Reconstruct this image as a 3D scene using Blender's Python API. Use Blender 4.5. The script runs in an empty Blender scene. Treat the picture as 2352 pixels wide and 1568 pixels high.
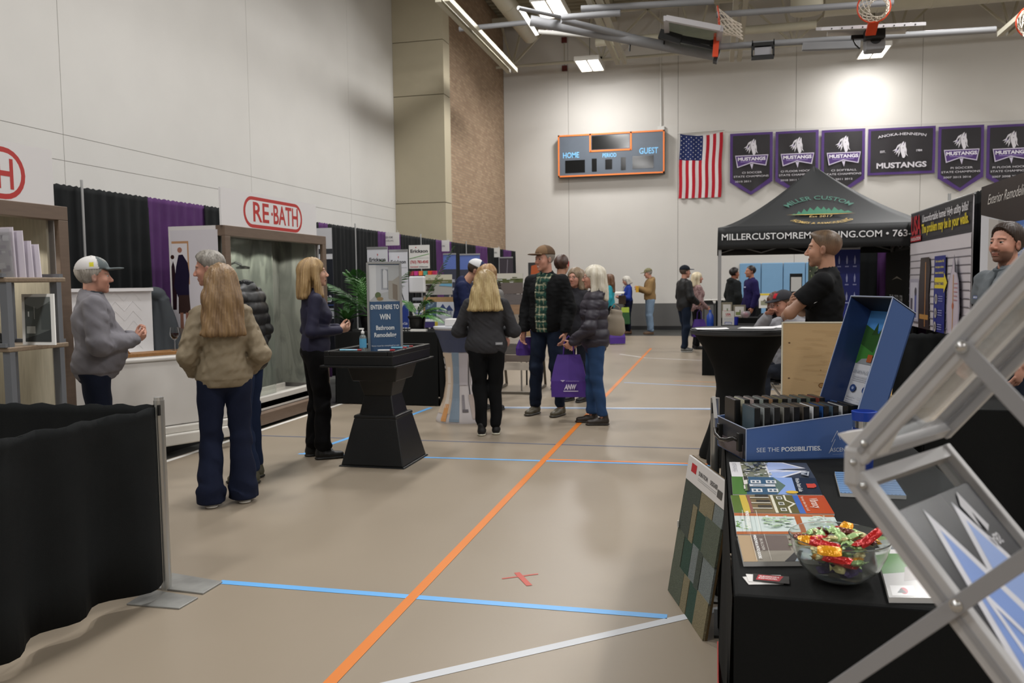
import bpy, math, random
import numpy as np
from mathutils import Matrix, Vector
# ---------------------------------------------------------------- camera, world, lamps, exposure
SC = bpy.context.scene
COL = SC.collection
FP, EYE, CX, CY = 1900.0, 1.47, 1176.0, 784.0


def cam_axes():
    y = np.array([1644 - CX, -(645 - CY), -FP]); y /= np.linalg.norm(y)
    hd = np.array([1, 0.012, 0.0])
    z = np.cross(hd, y); z /= np.linalg.norm(z)
    if z[1] < 0: z = -z
    return np.array([np.cross(y, z), y, z])


RW = cam_axes()
CP = np.array([0, 0, EYE])


def ray(px, py): return RW @ np.array([px - CX, -(py - CY), -FP])
def onz(px, py, z=0.0): d = ray(px, py); return CP + d * ((z - EYE) / d[2])
def ony(px, py, Y): d = ray(px, py); return CP + d * (Y / d[1])
def onx(px, py, X): d = ray(px, py); return CP + d * (X / d[0])
def onp(px, py, p, n): d = ray(px, py); n = np.array(n); return CP + d * (np.dot(np.array(p) - CP, n) / np.dot(d, n))


cd = bpy.data.cameras.new('camera'); cam = bpy.data.objects.new('camera', cd); COL.objects.link(cam)
M4 = Matrix([list(RW[i]) + [CP[i]] for i in range(3)] + [[0, 0, 0, 1]])
cam.matrix_world = M4
cd.sensor_width = 36; cd.lens = FP / 2352 * 36; cd.clip_start = 0.05; cd.clip_end = 200
cd.dof.use_dof = True; cd.dof.focus_distance = 3.3; cd.dof.aperture_fstop = 6.3
SC.camera = cam
w = bpy.data.worlds.new('world'); SC.world = w; w.use_nodes = True
w.node_tree.nodes['Background'].inputs[0].default_value = (0.9, 0.93, 1, 1)
w.node_tree.nodes['Background'].inputs[1].default_value = 0.05
SC.view_settings.view_transform = 'Standard'; SC.view_settings.look = 'None'
SC.view_settings.exposure = -0.1; SC.view_settings.gamma = 1; SC.view_settings.use_curve_mapping = False
SC.cycles.max_bounces = 8; SC.cycles.diffuse_bounces = 4; SC.cycles.transparent_max_bounces = 12
SC.cycles.sample_clamp_indirect = 6
LAMP_W = 112.0      # each half of a high-bay fixture, watts
LAMP_Z = 7.5
LAMPS = [(x, y) for y in (23.0, 18.3, 13.6, 8.9, 4.2, -0.5, -5.2) for x in (-3.55, 4.25, 12.1)]
LAMPS[0] = (-3.42, 23.25); LAMPS[1] = (4.03, 24.05)
for (x, y) in LAMPS:
    for s_ in (-1, 1):      # the two reflectors of a fixture throw light outwards along the hall
        ld = bpy.data.lights.new('bay_lamp', 'AREA'); ld.shape = 'RECTANGLE'; ld.size = 0.6; ld.size_y = 0.5
        ld.energy = LAMP_W * (.8 if y < 5 else .5 if y > 24 else .9 if y > 22 else 1.05); ld.color = (1.0, 0.985, 0.965); ld.spread = math.radians(168)
        lo = bpy.data.objects.new('bay_lamp', ld); lo.location = (x, y + s_ * .32, LAMP_Z - 0.17); lo.rotation_euler = (s_ * math.radians(20), 0, 0); COL.objects.link(lo)

# ---------------------------------------------------------------- helpers
random.seed(7); RNG = np.random.default_rng(7)


def lin(h):
    if not isinstance(h, str): return tuple(h)
    h = h.lstrip('#'); r = []
    for i in (0, 2, 4):
        c = int(h[i:i + 2], 16) / 255
        r.append(c / 12.92 if c <= 0.04045 else ((c + 0.055) / 1.055) ** 2.4)
    return tuple(r)


_M = {}


def mat(hexc, rough=0.6, metal=0.0, bump=0.0, bs=200.0, var=0.0, vs=3.0, emit=0.0, trans=0.0, ior=1.45, alpha=1.0, vcol=False, coat=0.0, sheen=0.0, stretch=None, spec=0.5):
    if rough >= .75 and spec == .5: spec = .18
    key = (hexc, rough, metal, bump, bs, var, vs, emit, trans, ior, alpha, vcol, coat, sheen, stretch, spec)
    if key in _M: return _M[key]
    m = bpy.data.materials.new('surface_' + (hexc if isinstance(hexc, str) else 'print').lstrip('#')); m.use_nodes = True
    nt = m.node_tree; N = nt.nodes; L = nt.links; b = N['Principled BSDF']
    c = lin(hexc) if hexc else (1, 1, 1)
    b.inputs['Base Color'].default_value = (*c, 1); b.inputs['Roughness'].default_value = rough
    b.inputs['Metallic'].default_value = metal; b.inputs['IOR'].default_value = ior
    b.inputs['Specular IOR Level'].default_value = spec
    if trans: b.inputs['Transmission Weight'].default_value = trans
    if alpha < 1: b.inputs['Alpha'].default_value = alpha
    if coat: b.inputs['Coat Weight'].default_value = coat; b.inputs['Coat Roughness'].default_value = 0.08
    if sheen: b.inputs['Sheen Weight'].default_value = sheen
    if emit:
        b.inputs['Emission Color'].default_value = (*c, 1); b.inputs['Emission Strength'].default_value = emit
    tc = N.new('ShaderNodeTexCoord'); src = tc.outputs['Object']
    if stretch:
        mp = N.new('ShaderNodeMapping'); mp.inputs['Scale'].default_value = stretch; L.new(src, mp.inputs[0]); src = mp.outputs[0]
    colsock = None
    if vcol:
        at = N.new('ShaderNodeAttribute'); at.attribute_name = 'Col'; colsock = at.outputs['Color']
        L.new(colsock, b.inputs['Base Color'])
    if var:
        n = N.new('ShaderNodeTexNoise'); n.inputs['Scale'].default_value = vs; n.inputs['Detail'].default_value = 6; L.new(src, n.inputs['Vector'])
        mr = N.new('ShaderNodeMapRange'); mr.inputs[1].default_value = 0.3; mr.inputs[2].default_value = 0.7
        mr.inputs[3].default_value = 1 - var; mr.inputs[4].default_value = 1 + var; L.new(n.outputs[0], mr.inputs[0])
        mx = N.new('ShaderNodeVectorMath'); mx.operation = 'SCALE'; L.new(mr.outputs[0], mx.inputs['Scale'])
        if colsock: L.new(colsock, mx.inputs[0])
        else: mx.inputs[0].default_value = c
        L.new(mx.outputs[0], b.inputs['Base Color'])
    if bump:
        n2 = N.new('ShaderNodeTexNoise'); n2.inputs['Scale'].default_value = bs; n2.inputs['Detail'].default_value = 3; L.new(src, n2.inputs['Vector'])
        bp = N.new('ShaderNodeBump'); bp.inputs['Strength'].default_value = bump; bp.inputs['Distance'].default_value = 0.01
        L.new(n2.outputs[0], bp.inputs['Height']); L.new(bp.outputs[0], b.inputs['Normal'])
    _M[key] = m; return m


def VC(rough=0.55, **k): return mat(None, rough=rough, vcol=True, **k)


def tag(o, label=None, cat=None, group=None, kind=None):
    if label: o['label'] = label
    if cat: o['category'] = cat
    if group: o['group'] = group
    if kind: o['kind'] = kind
    return o


def thing(name, loc, label, cat, rz=0.0, group=None):
    o = bpy.data.objects.new(name, None); COL.objects.link(o); o.location = loc; o.rotation_euler = (0, 0, math.radians(rz))
    o.empty_display_size = 0.1
    return tag(o, label, cat, group)


def link(name, me, m, parent=None, kind=None, label=None):
    o = bpy.data.objects.new(name, me); COL.objects.link(o)
    if m is not None and len(me.materials) == 0:
        for q in (m if isinstance(m, (list, tuple)) else [m]): me.materials.append(q)
    if parent is not None: o.parent = parent
    if kind: o['kind'] = kind
    if label: o['label'] = label
    return o


class B:
    """collects shapes into one mesh"""
    def __init__(s): s.v = []; s.f = []; s.c = []; s.mi = []; s.cur = (1, 1, 1); s.m = 0
    def add(s, vs, fs, c=None):
        o = len(s.v); s.v += [tuple(map(float, p)) for p in vs]
        for f in fs: s.f.append([i + o for i in f]); s.c.append(c or s.cur); s.mi.append(s.m)
        return s
    def box(s, x0, y0, z0, x1, y1, z1, c=None):
        vs = [(x, y, z) for z in (z0, z1) for y in (y0, y1) for x in (x0, x1)]
        return s.add(vs, [(0, 2, 3, 1), (4, 5, 7, 6), (0, 1, 5, 4), (2, 6, 7, 3), (0, 4, 6, 2), (1, 3, 7, 5)], c)
    def cbox(s, c0, size, rot=None, c=None):
        hx, hy, hz = [q / 2 for q in size]; vs = []
        for z in (-hz, hz):
            for y in (-hy, hy):
                for x in (-hx, hx):
                    p = Vector((x, y, z))
                    if rot is not None: p = rot @ p
                    vs.append(p + Vector(c0))
        return s.add(vs, [(0, 2, 3, 1), (4, 5, 7, 6), (0, 1, 5, 4), (2, 6, 7, 3), (0, 4, 6, 2), (1, 3, 7, 5)], c)
    def bar(s, a, b, w_, h_, up=(0, 0, 1), c=None):
        a = Vector(a); b = Vector(b); d = (b - a); L_ = d.length; d.normalize()
        r = d.cross(Vector(up))
        if r.length < 1e-4: r = d.cross(Vector((1, 0, 0)))
        r.normalize(); u = r.cross(d)
        vs = [a + d * t * L_ + r * i * w_ / 2 + u * j * h_ / 2 for t in (0, 1) for i, j in ((-1, -1), (1, -1), (1, 1), (-1, 1))]
        return s.add(vs, [(0, 1, 2, 3), (7, 6, 5, 4), (0, 4, 5, 1), (1, 5, 6, 2), (2, 6, 7, 3), (3, 7, 4, 0)], c)
    def tube(s, a, b, r0, r1=None, n=12, c=None, cap=True):
        r1 = r0 if r1 is None else r1
        a = Vector(a); b = Vector(b); d = (b - a).normalized()
        r = d.orthogonal().normalized(); u = d.cross(r)
        vs = []
        for p, q in ((a, r0), (b, r1)):
            for i in range(n):
                t = 2 * math.pi * i / n; vs.append(p + (r * math.cos(t) + u * math.sin(t)) * q)
        fs = [(i, (i + 1) % n, n + (i + 1) % n, n + i) for i in range(n)]
        if cap: fs += [tuple(range(n))[::-1], tuple(range(n, 2 * n))]
        return s.add(vs, fs, c)
    def path(s, pts, r, n=8, c=None, closed=False):
        P = [Vector(p) for p in pts]; k = len(P); vs = []; last = None
        for i, p in enumerate(P):
            if closed: t = (P[(i + 1) % k] - P[i - 1])
            else: t = P[min(i + 1, k - 1)] - P[max(i - 1, 0)]
            t.normalize()
            x = t.orthogonal().normalized() if last is None else (last - t * last.dot(t)).normalized()
            last = x; y = t.cross(x); rr = r[i] if isinstance(r, (list, tuple)) else r
            vs += [p + (x * math.cos(2 * math.pi * j / n) + y * math.sin(2 * math.pi * j / n)) * rr for j in range(n)]
        fs = []
        for i in range(k if closed else k - 1):
            q = (i + 1) % k
            fs += [(i * n + j, i * n + (j + 1) % n, q * n + (j + 1) % n, q * n + j) for j in range(n)]
        if not closed: fs += [tuple(range(n))[::-1], tuple(range((k - 1) * n, k * n))]
        return s.add(vs, fs, c)
    def lathe(s, prof, ctr=(0, 0, 0), n=32, c=None, sx=1, sy=1):
        vs = [(ctr[0] + r * sx * math.cos(2 * math.pi * i / n), ctr[1] + r * sy * math.sin(2 * math.pi * i / n), ctr[2] + z) for r, z in prof for i in range(n)]
        fs = [(k * n + i, k * n + (i + 1) % n, (k + 1) * n + (i + 1) % n, (k + 1) * n + i) for k in range(len(prof) - 1) for i in range(n)]
        return s.add(vs, fs, c)
    def prism(s, pts, vec, c=None):
        """extrude a 3d outline by vec"""
        n = len(pts); P = [Vector(p) for p in pts]; v = Vector(vec)
        return s.add(P + [p + v for p in P], [tuple(range(n))[::-1], tuple(range(n, 2 * n))] + [(i, (i + 1) % n, n + (i + 1) % n, n + i) for i in range(n)], c)
    def grid(s, fn, nu, nv, c=None, cf=None):
        o = len(s.v)
        for j in range(nv + 1):
            for i in range(nu + 1): s.v.append(tuple(map(float, fn(i / nu, j / nv))))
        for j in range(nv):
            for i in range(nu):
                a = o + j * (nu + 1) + i; s.f.append([a, a + 1, a + nu + 2, a + nu + 1])
                s.c.append(cf((i + .5) / nu, (j + .5) / nv) if cf else (c or s.cur)); s.mi.append(s.m)
        return s
    def obj(s, name, m, parent=None, smooth=None, bevel=0.0, solid=0.0, kind=None, label=None, world=False, sub=0):
        vs = s.v
        off = None
        if parent is None:
            A = np.array(vs); off = ((A[:, 0].min() + A[:, 0].max()) / 2, (A[:, 1].min() + A[:, 1].max()) / 2, A[:, 2].min())
        elif world:
            p = parent; off = (0, 0, 0)
            while p is not None:
                off = (off[0] + p.location[0], off[1] + p.location[1], off[2] + p.location[2]); p = p.parent
        if off: vs = [(a - off[0], b - off[1], c_ - off[2]) for a, b, c_ in vs]
        me = bpy.data.meshes.new(name); me.from_pydata(vs, [], s.f); me.update()
        if any(c != (1, 1, 1) for c in s.c):
            at = me.color_attributes.new('Col', 'FLOAT_COLOR', 'CORNER')
            arr = []
            for f, c in zip(s.f, s.c): arr += (list(lin(c)) + [1.0]) * len(f)
            at.data.foreach_set('color', arr)
        o = link(name, me, m, parent, kind, label)
        if any(s.mi): me.polygons.foreach_set('material_index', s.mi)
        if parent is None: o.location = off
        if smooth is not None:
            me.polygons.foreach_set('use_smooth', [True] * len(me.polygons)); me.set_sharp_from_angle(angle=math.radians(smooth))
        if solid: q = o.modifiers.new('t', 'SOLIDIFY'); q.thickness = solid; q.offset = 0
        if bevel: q = o.modifiers.new('b', 'BEVEL'); q.width = bevel; q.segments = 2; q.limit_method = 'ANGLE'; q.angle_limit = 0.6
        if sub: q = o.modifiers.new('s', 'SUBSURF'); q.levels = q.render_levels = sub
        return o


# ---- flat print: coloured outlines and lettering laid on a face
_T = {}


def text2d(s, bold=0.0, shear=0.0, sp=1.0):
    key = (s, bold, shear, sp)
    if key not in _T:
        cu = bpy.data.curves.new('lettering', 'FONT'); cu.body = s; cu.offset = bold; cu.shear = shear; cu.space_character = sp
        cu.resolution_u = 3; cu.size = 1.0
        ob = bpy.data.objects.new('lettering', cu); COL.objects.link(ob)
        bpy.context.view_layer.update()
        me = bpy.data.meshes.new_from_object(ob.evaluated_get(bpy.context.evaluated_depsgraph_get()))
        V = np.array([v.co[:2] for v in me.vertices]) if len(me.vertices) else np.zeros((0, 2)); Fs = [list(p.vertices) for p in me.polygons]
        bpy.data.objects.remove(ob); bpy.data.curves.remove(cu); bpy.data.meshes.remove(me)
        _T[key] = (V, Fs)
    return _T[key]


class Print:
    """draws in a w x h sheet (metres, origin lower left); fn(u,v,d) puts it in space"""
    def __init__(s, w_, h_, fn=None, O=None, U=None, V=None, lift=0.0006, step=0.00025, sub=None):
        s.w = w_; s.h = h_; s.b = B(); s.d = lift; s.step = step
        if fn is None:
            O = np.array(O, float); U = np.array(U, float); U /= np.linalg.norm(U); V = np.array(V, float); V /= np.linalg.norm(V); Nn = np.cross(U, V)
            fn = lambda u, v, d: O + U * u + V * v + Nn * d
        s.fn = fn
    def poly(s, pts, c):
        s.b.add([s.fn(u * s.w, v * s.h, s.d) for u, v in pts], [tuple(range(len(pts)))], c); s.d += s.step; return s
    def rect(s, x0, y0, x1, y1, c): return s.poly([(x0, y0), (x1, y0), (x1, y1), (x0, y1)], c)
    def circ(s, x, y, r, c, n=20, a0=0, a1=360, ry=None):
        k = s.w / s.h; ry = ry or r * k
        return s.poly([(x + r * math.cos(math.radians(a0 + (a1 - a0) * i / n)), y + ry * math.sin(math.radians(a0 + (a1 - a0) * i / n))) for i in range(n + (a1 - a0 < 360))], c)
    def line(s, p, q, wd, c):
        a = np.array([p[0] * s.w, p[1] * s.h]); b = np.array([q[0] * s.w, q[1] * s.h]); d = b - a; d /= max(np.linalg.norm(d), 1e-9); n = np.array([-d[1], d[0]]) * wd / 2
        P = [a + n, a - n, b - n, b + n]
        return s.poly([(x / s.w, y / s.h) for x, y in P], c)
    def text(s, t, x, y, h, c, wd=None, al='c', bold=0.0, shear=0.0, arc=None, warp=None, sp=1.0):
        """x,y fraction of sheet = baseline anchor; h cap height and wd width in metres"""
        V, Fs = text2d(t, bold, shear, sp)
        if len(V) == 0: return s
        k = h / 0.73; V = V.copy(); V[:, 0] -= V[:, 0].min(); V = V * k; W = V[:, 0].max()
        if wd: V[:, 0] *= wd / W; W = wd
        if arc:     # arc = (cx, cy, radius) in metres; text centred on angle x (degrees); radius<0: reads along the bottom
            cx, cy, R = arc; sg = 1 if R > 0 else -1; R = abs(R)
            th = math.radians(x) - sg * (V[:, 0] - W / 2) / R
            rr = R + sg * V[:, 1]; P = np.stack([cx + rr * np.cos(th), cy + rr * np.sin(th)], 1)
        else:
            ox = x * s.w - (W / 2 if al == 'c' else W if al == 'r' else 0); P = V + np.array([ox, y * s.h])
        if warp is not None: P = warp(P)
        s.b.add([s.fn(u, v, s.d) for u, v in P], Fs, c); s.d += s.step; return s
    def obj(s, name='print', parent=None, m=None, **k): return s.b.obj(name, m or VC(0.45), parent, **k)


def photo(p, x0, y0, x1, y1, cols, n=60, seed=1, smin=.05, smax=.25):
    """small patches of colour inside a rectangle of a print"""
    r = random.Random(seed)
    for _ in range(n):
        w_ = r.uniform(smin, smax) * (x1 - x0); h_ = r.uniform(smin, smax) * (y1 - y0) * .6; x = r.uniform(x0, x1 - w_); y = r.uniform(y0, y1 - h_)
        j = lambda: r.uniform(-.2, .2)
        p.poly([(x + w_ * .3 * abs(j()), y), (x + w_, y + h_ * abs(j())), (x + w_ * (1 - abs(j())), y + h_), (x, y + h_ * (1 - abs(j())))], r.choice(cols))


# ---- signed distance fields -> smooth meshes (figures, clothes, hair, plants pots)
class SDF:
    def __init__(s, lo, hi, vox):
        s.lo = np.array(lo, float); s.v = vox; s.n = np.ceil((np.array(hi) - s.lo) / vox).astype(int) + 1
        s.d = np.full(tuple(s.n), 0.5, np.float32)
        s.ax = [s.lo[i] + np.arange(s.n[i]) * vox for i in range(3)]
    def _sl(s, lo, hi):
        a = np.clip(np.floor((np.array(lo) - s.lo) / s.v).astype(int), 0, s.n - 1); b = np.clip(np.ceil((np.array(hi) - s.lo) / s.v).astype(int) + 1, 1, s.n)
        if np.any(b <= a): return None, None
        sl = tuple(slice(a[i], b[i]) for i in range(3))
        P = [s.ax[0][sl[0]][:, None, None], s.ax[1][sl[1]][None, :, None], s.ax[2][sl[2]][None, None, :]]
        return sl, P
    def _op(s, sl, d, k, op):
        o = s.d[sl]
        if op == 'u':
            if k > 0: h = np.clip(0.5 + 0.5 * (o - d) / k, 0, 1); r = o * (1 - h) + d * h - k * h * (1 - h)
            else: r = np.minimum(o, d)
        elif op == 's':
            d = -d
            if k > 0: h = np.clip(0.5 - 0.5 * (o - d) / k, 0, 1); r = o * (1 - h) + d * h + k * h * (1 - h)
            else: r = np.maximum(o, d)
        s.d[sl] = r
    def ell(s, c, r, R=None, k=0.02, op='u'):
        c = np.array(c, float); r = np.array(r if hasattr(r, '__len__') else (r, r, r), float); m = r.max() + 0.03 + k
        if R is None: ext = r + .03 + k
        else: ext = np.sqrt((np.array(R) ** 2) @ (r ** 2)) + .03 + k
        sl, P = s._sl(c - ext, c + ext)
        if sl is None: return s
        q = [P[i] - c[i] for i in range(3)]
        if R is not None:
            R = np.array(R); q = [q[0] * R[0, i] + q[1] * R[1, i] + q[2] * R[2, i] for i in range(3)]
        k0 = np.sqrt((q[0] / r[0]) ** 2 + (q[1] / r[1]) ** 2 + (q[2] / r[2]) ** 2); k1 = np.sqrt((q[0] / r[0] ** 2) ** 2 + (q[1] / r[1] ** 2) ** 2 + (q[2] / r[2] ** 2) ** 2) + 1e-6
        s._op(sl, k0 * (k0 - 1) / k1, k, op); return s
    def cone(s, a, b, ra, rb=None, k=0.02, op='u', sq=(1, 1, 1)):
        rb = ra if rb is None else rb; a = np.array(a, float); b = np.array(b, float); sq = np.array(sq, float); m = max(ra, rb) * max(sq) + 0.03 + k
        sl, P = s._sl(np.minimum(a, b) - m, np.maximum(a, b) + m)
        if sl is None: return s
        A = a / sq; D = b / sq - A; L2 = max((D ** 2).sum(), 1e-9)
        q = [P[i] / sq[i] - A[i] for i in range(3)]
        t = np.clip((q[0] * D[0] + q[1] * D[1] + q[2] * D[2]) / L2, 0, 1)
        d = np.sqrt((q[0] - t * D[0]) ** 2 + (q[1] - t * D[1]) ** 2 + (q[2] - t * D[2]) ** 2) - (ra + (rb - ra) * t)
        s._op(sl, d * min(sq), k, op); return s
    def cut(s, p, n, k=0.0):
        """remove the side the normal points to"""
        n = np.array(n, float); n /= np.linalg.norm(n); p = np.array(p, float)
        d = (s.ax[0][:, None, None] - p[0]) * n[0] + (s.ax[1][None, :, None] - p[1]) * n[1] + (s.ax[2][None, None, :] - p[2]) * n[2]
        s._op((slice(None),) * 3, -d, k, 's'); return s
    def cutbox(s, lo, hi):
        sl, P = s._sl(lo, hi)
        if sl is not None: s.d[sl] = np.maximum(s.d[sl], 0.01)
        return s
    def disp(s, fn):
        X, Y, Z = s.ax[0][:, None, None], s.ax[1][None, :, None], s.ax[2][None, None, :]
        s.d = s.d - fn(X, Y, Z).astype(np.float32); return s
    def mesh(s, name, cf=None, dec=1.0, mats=None):
        d = s.d; d[0] = d[-1] = 0.1; d[:, 0] = d[:, -1] = 0.1; d[:, :, 0] = d[:, :, -1] = 0.1
        sg = d < 0
        cnt = np.zeros(tuple(s.n - 1), np.int8)
        for i in (0, 1):
            for j in (0, 1):
                for k in (0, 1): cnt += sg[i:s.n[0] - 1 + i, j:s.n[1] - 1 + j, k:s.n[2] - 1 + k]
        idx = np.argwhere((cnt > 0) & (cnt < 8))
        cv = {}
        for i in (0, 1):
            for j in (0, 1):
                for k in (0, 1): cv[i, j, k] = d[idx[:, 0] + i, idx[:, 1] + j, idx[:, 2] + k]
        acc = np.zeros((len(idx), 3)); ct = np.zeros(len(idx))
        for a in cv:
            for ax in range(3):
                if a[ax] == 0:
                    b = list(a); b[ax] = 1; b = tuple(b); x = (cv[a] < 0) != (cv[b] < 0)
                    den = cv[a] - cv[b]; t = np.where(x, cv[a] / np.where(x, den, 1), 0); p = np.array(a, float)[None].repeat(len(idx), 0); p[:, ax] += t
                    acc += p * x[:, None]; ct += x
        V = s.lo + (idx + acc / ct[:, None]) * s.v
        im = np.full(tuple(s.n - 1), -1, np.int32); im[idx[:, 0], idx[:, 1], idx[:, 2]] = np.arange(len(idx))
        Q = []
        for ax in range(3):
            sh = [slice(None)] * 3; sh2 = list(sh); sh[ax] = slice(0, -1); sh2[ax] = slice(1, None)
            a_, b_ = sg[tuple(sh)], sg[tuple(sh2)]; e = np.argwhere(a_ != b_); inv = a_[e[:, 0], e[:, 1], e[:, 2]]
            o1, o2 = [(1, 2), (2, 0), (0, 1)][ax]
            cs = []
            for da, db in ((-1, -1), (0, -1), (0, 0), (-1, 0)):
                c = e.copy(); c[:, o1] += da; c[:, o2] += db; cs.append(im[c[:, 0], c[:, 1], c[:, 2]])
            q = np.stack(cs, 1); q[~inv] = q[~inv][:, ::-1]; Q.append(q)
        Q = np.concatenate(Q)
        me = bpy.data.meshes.new(name); me.vertices.add(len(V)); me.vertices.foreach_set('co', V.astype(np.float32).ravel())
        me.loops.add(len(Q) * 4); me.loops.foreach_set('vertex_index', Q.astype(np.int32).ravel())
        me.polygons.add(len(Q)); me.polygons.foreach_set('loop_start', np.arange(0, len(Q) * 4, 4, dtype=np.int32)); me.update(calc_edges=True)
        if dec < 1:
            ob = bpy.data.objects.new('tmp', me); COL.objects.link(ob); q = ob.modifiers.new('d', 'DECIMATE'); q.ratio = dec
            m2 = bpy.data.meshes.new_from_object(ob.evaluated_get(bpy.context.evaluated_depsgraph_get())); bpy.data.objects.remove(ob); bpy.data.meshes.remove(me); me = m2; me.name = name
        me.polygons.foreach_set('use_smooth', np.ones(len(me.polygons), bool))
        if cf is not None:
            n = len(me.vertices); co = np.empty(n * 3, np.float32); me.vertices.foreach_get('co', co); C = cf(co.reshape(-1, 3)).astype(np.float32)
            at = me.color_attributes.new('Col', 'FLOAT_COLOR', 'POINT'); at.data.foreach_set('color', np.concatenate([C, np.ones((n, 1), np.float32)], 1).ravel())
        me.update(); return me


def wob(seed, amp, fr):
    r = np.random.default_rng(seed); W = r.normal(size=(6, 3)) * np.array(fr); ph = r.uniform(0, 6.28, 6)
    def f(X, Y, Z):
        t = 0
        for i in range(6): t = t + np.sin(X * W[i, 0] + Y * W[i, 1] + Z * W[i, 2] + ph[i] + (0 if i == 0 else .8 * np.sin(t)))
        return t * amp / 3
    return f
# ---------------------------------------------------------------- the hall
XW, XB, YF, ZC = -7.34, -6.5, 25.65, 9.6      # left wall, brick wall, far wall, deck


def S(name, b, m, **k): return b.obj(name, m, kind='structure', **k)


def floor_mat():
    m = mat('#968a7a', 0.34, var=0.035, vs=0.8, bump=0.03, bs=9, spec=0.35); return m


fl = S('floor', B().box(-8.5, -12, -0.2, 20, YF + .3, 0), floor_mat())
FLZ = fl.location.z


def strip(pts, wd, hexc, name, z=0.0012):
    """painted court line: polyline on the floor"""
    b = B()
    for (x0, y0), (x1, y1) in zip(pts[:-1], pts[1:]):
        d = Vector((x1 - x0, y1 - y0, 0)).normalized(); n = Vector((-d.y, d.x, 0)) * wd / 2
        b.add([(x0 - n.x, y0 - n.y, z), (x1 - n.x, y1 - n.y, z), (x1 + n.x, y1 + n.y, z), (x0 + n.x, y0 + n.y, z)], [(0, 1, 2, 3)])
    o = b.obj(name, mat(hexc, 0.4, var=.04, vs=2), fl, world=True); return o


dk = '#41423f'
for (x0, y0, x1, y1) in ((-8, -12, -4.56, YF), (-4.56, 22.75, 20, YF)):
    B().add([(x0, y0, .0006), (x1, y0, .0006), (x1, y1, .0006), (x0, y1, .0006)], [(0, 1, 2, 3)]).obj('floor_border', mat(dk, .35, var=.05), fl, world=True)
strip([(-4.515, -12), (-4.515, 22.7)], .05, '#e8e6e1', 'court_line', .0012)
strip([(-1.382, -12), (-1.382, 18.45)], .052, '#d67a2c', 'court_line', .002)
strip([(-2.40, 3.57), (-0.2, 3.6)], .05, '#6aaeea', 'court_line', .0014)
strip([(-1.9, 2.15), (-.121, 3.618), (.3, 3.96)], .05, '#c6c9ce', 'court_line', .0014)
strip([(-3.55, 6.52), (.9, 6.75)], .045, '#6fb0ec', 'court_line', .0014)
strip([(-1.36, 6.69), (.9, 6.80)], .04, '#e9894a', 'court_line', .0013)
strip([(-3.5, 6.54), (-3.38, 7.9), (-3.3, 9.3)], .05, '#6aaeea', 'court_line', .0016)
strip([(-4.5, 7.25), (.9, 7.40)], .022, '#4a5d80', 'court_line', .0014)
strip([(-2.5, 9.47), (.9, 9.86)], .045, '#c9d6ea', 'court_line', .0014)
strip([(-2.5, 9.40), (.9, 9.79)], .03, '#86b4e8', 'court_line', .0013)
strip([(-1.9, 16.9), (-1.3, 16.1), (.8, 15.3)], .05, '#d5d3d2', 'court_line', .0014)
strip([(-1.3, 12.1), (.8, 11.6)], .045, '#9db9e0', 'court_line', .0014)
strip([(-.6, 12.4), (.8, 12.2)], .03, '#d9925e', 'court_line', .0014)
a, b_, c_, d_ = onz(1153, 1329), onz(1236, 1318), onz(1187, 1315), onz(1216, 1345)
for q, (p, r) in enumerate(((a, b_), (c_, d_))):
    strip([p[:2], r[:2]], (.014, .03)[q], '#b8402c', 'tape_cross', .0016 + q * .0004)

# left wall: precast panels with open joints
wl = S('wall_left', B().box(XW - .3, -12, 0, XW - .012, YF + .3, ZC), mat('#aeaba5', .8))
pm = mat('#cfcdc9', .75, var=.02, vs=1.5, bump=.04, bs=40)
ys = [-12, -7.6, -3.2, 1.2, 4.55, 8.2, 12.2, 16.0, 18.47]; zs = [0.0, 2.95, 3.22, ZC]
for i in range(len(ys) - 1):
    for z0, z1 in ((0, 2.95), (2.95, 3.25), (3.25, ZC)):
        B().box(XW - .012, ys[i] + .004, z0 + .003, XW, ys[i + 1] - .004, z1 - .003).obj('wall_panel', pm, wl, world=True)
# pilaster with precast faces
pl = S('trim_1', B().box(XW, 18.5, 0, -6.13, 18.93, ZC), mat('#6d6552', .8))
pp = mat('#b0a791', .75, var=.03, vs=2, bump=.03, bs=30)
for z0, z1 in ((0, 3.37), (3.37, 5.84), (5.84, 7.07), (7.07, ZC)):
    B().box(XW, 18.47, z0 + .008, -6.1, 18.5, z1 - .008).box(-6.13, 18.5, z0 + .008, -6.1, 18.93, z1 - .008).obj('facing_panel', pp, pl, world=True)
mb = mat('#8d7763', .8, bump=.2, bs=60)
nt = mb.node_tree; N = nt.nodes; Lk = nt.links
br = N.new('ShaderNodeTexBrick'); br.inputs['Color1'].default_value = (*lin('#ad957c'), 1); br.inputs['Color2'].default_value = (*lin('#98806a'), 1)
br.inputs['Mortar'].default_value = (*lin('#8c8071'), 1); br.inputs['Scale'].default_value = 1; br.inputs['Brick Width'].default_value = .21; br.inputs['Row Height'].default_value = .07; br.inputs['Mortar Size'].default_value = .006
tc = N.new('ShaderNodeTexCoord'); sp = N.new('ShaderNodeSeparateXYZ'); cb = N.new('ShaderNodeCombineXYZ')
Lk.new(tc.outputs['Object'], sp.inputs[0]); Lk.new(sp.outputs['Y'], cb.inputs['X']); Lk.new(sp.outputs['Z'], cb.inputs['Y']); Lk.new(cb.outputs[0], br.inputs['Vector'])
Lk.new(br.outputs['Color'], N['Principled BSDF'].inputs['Base Color'])
S('wall_brick', B().box(XB - .4, 18.93, 0, XB, YF, ZC), mb)
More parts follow.
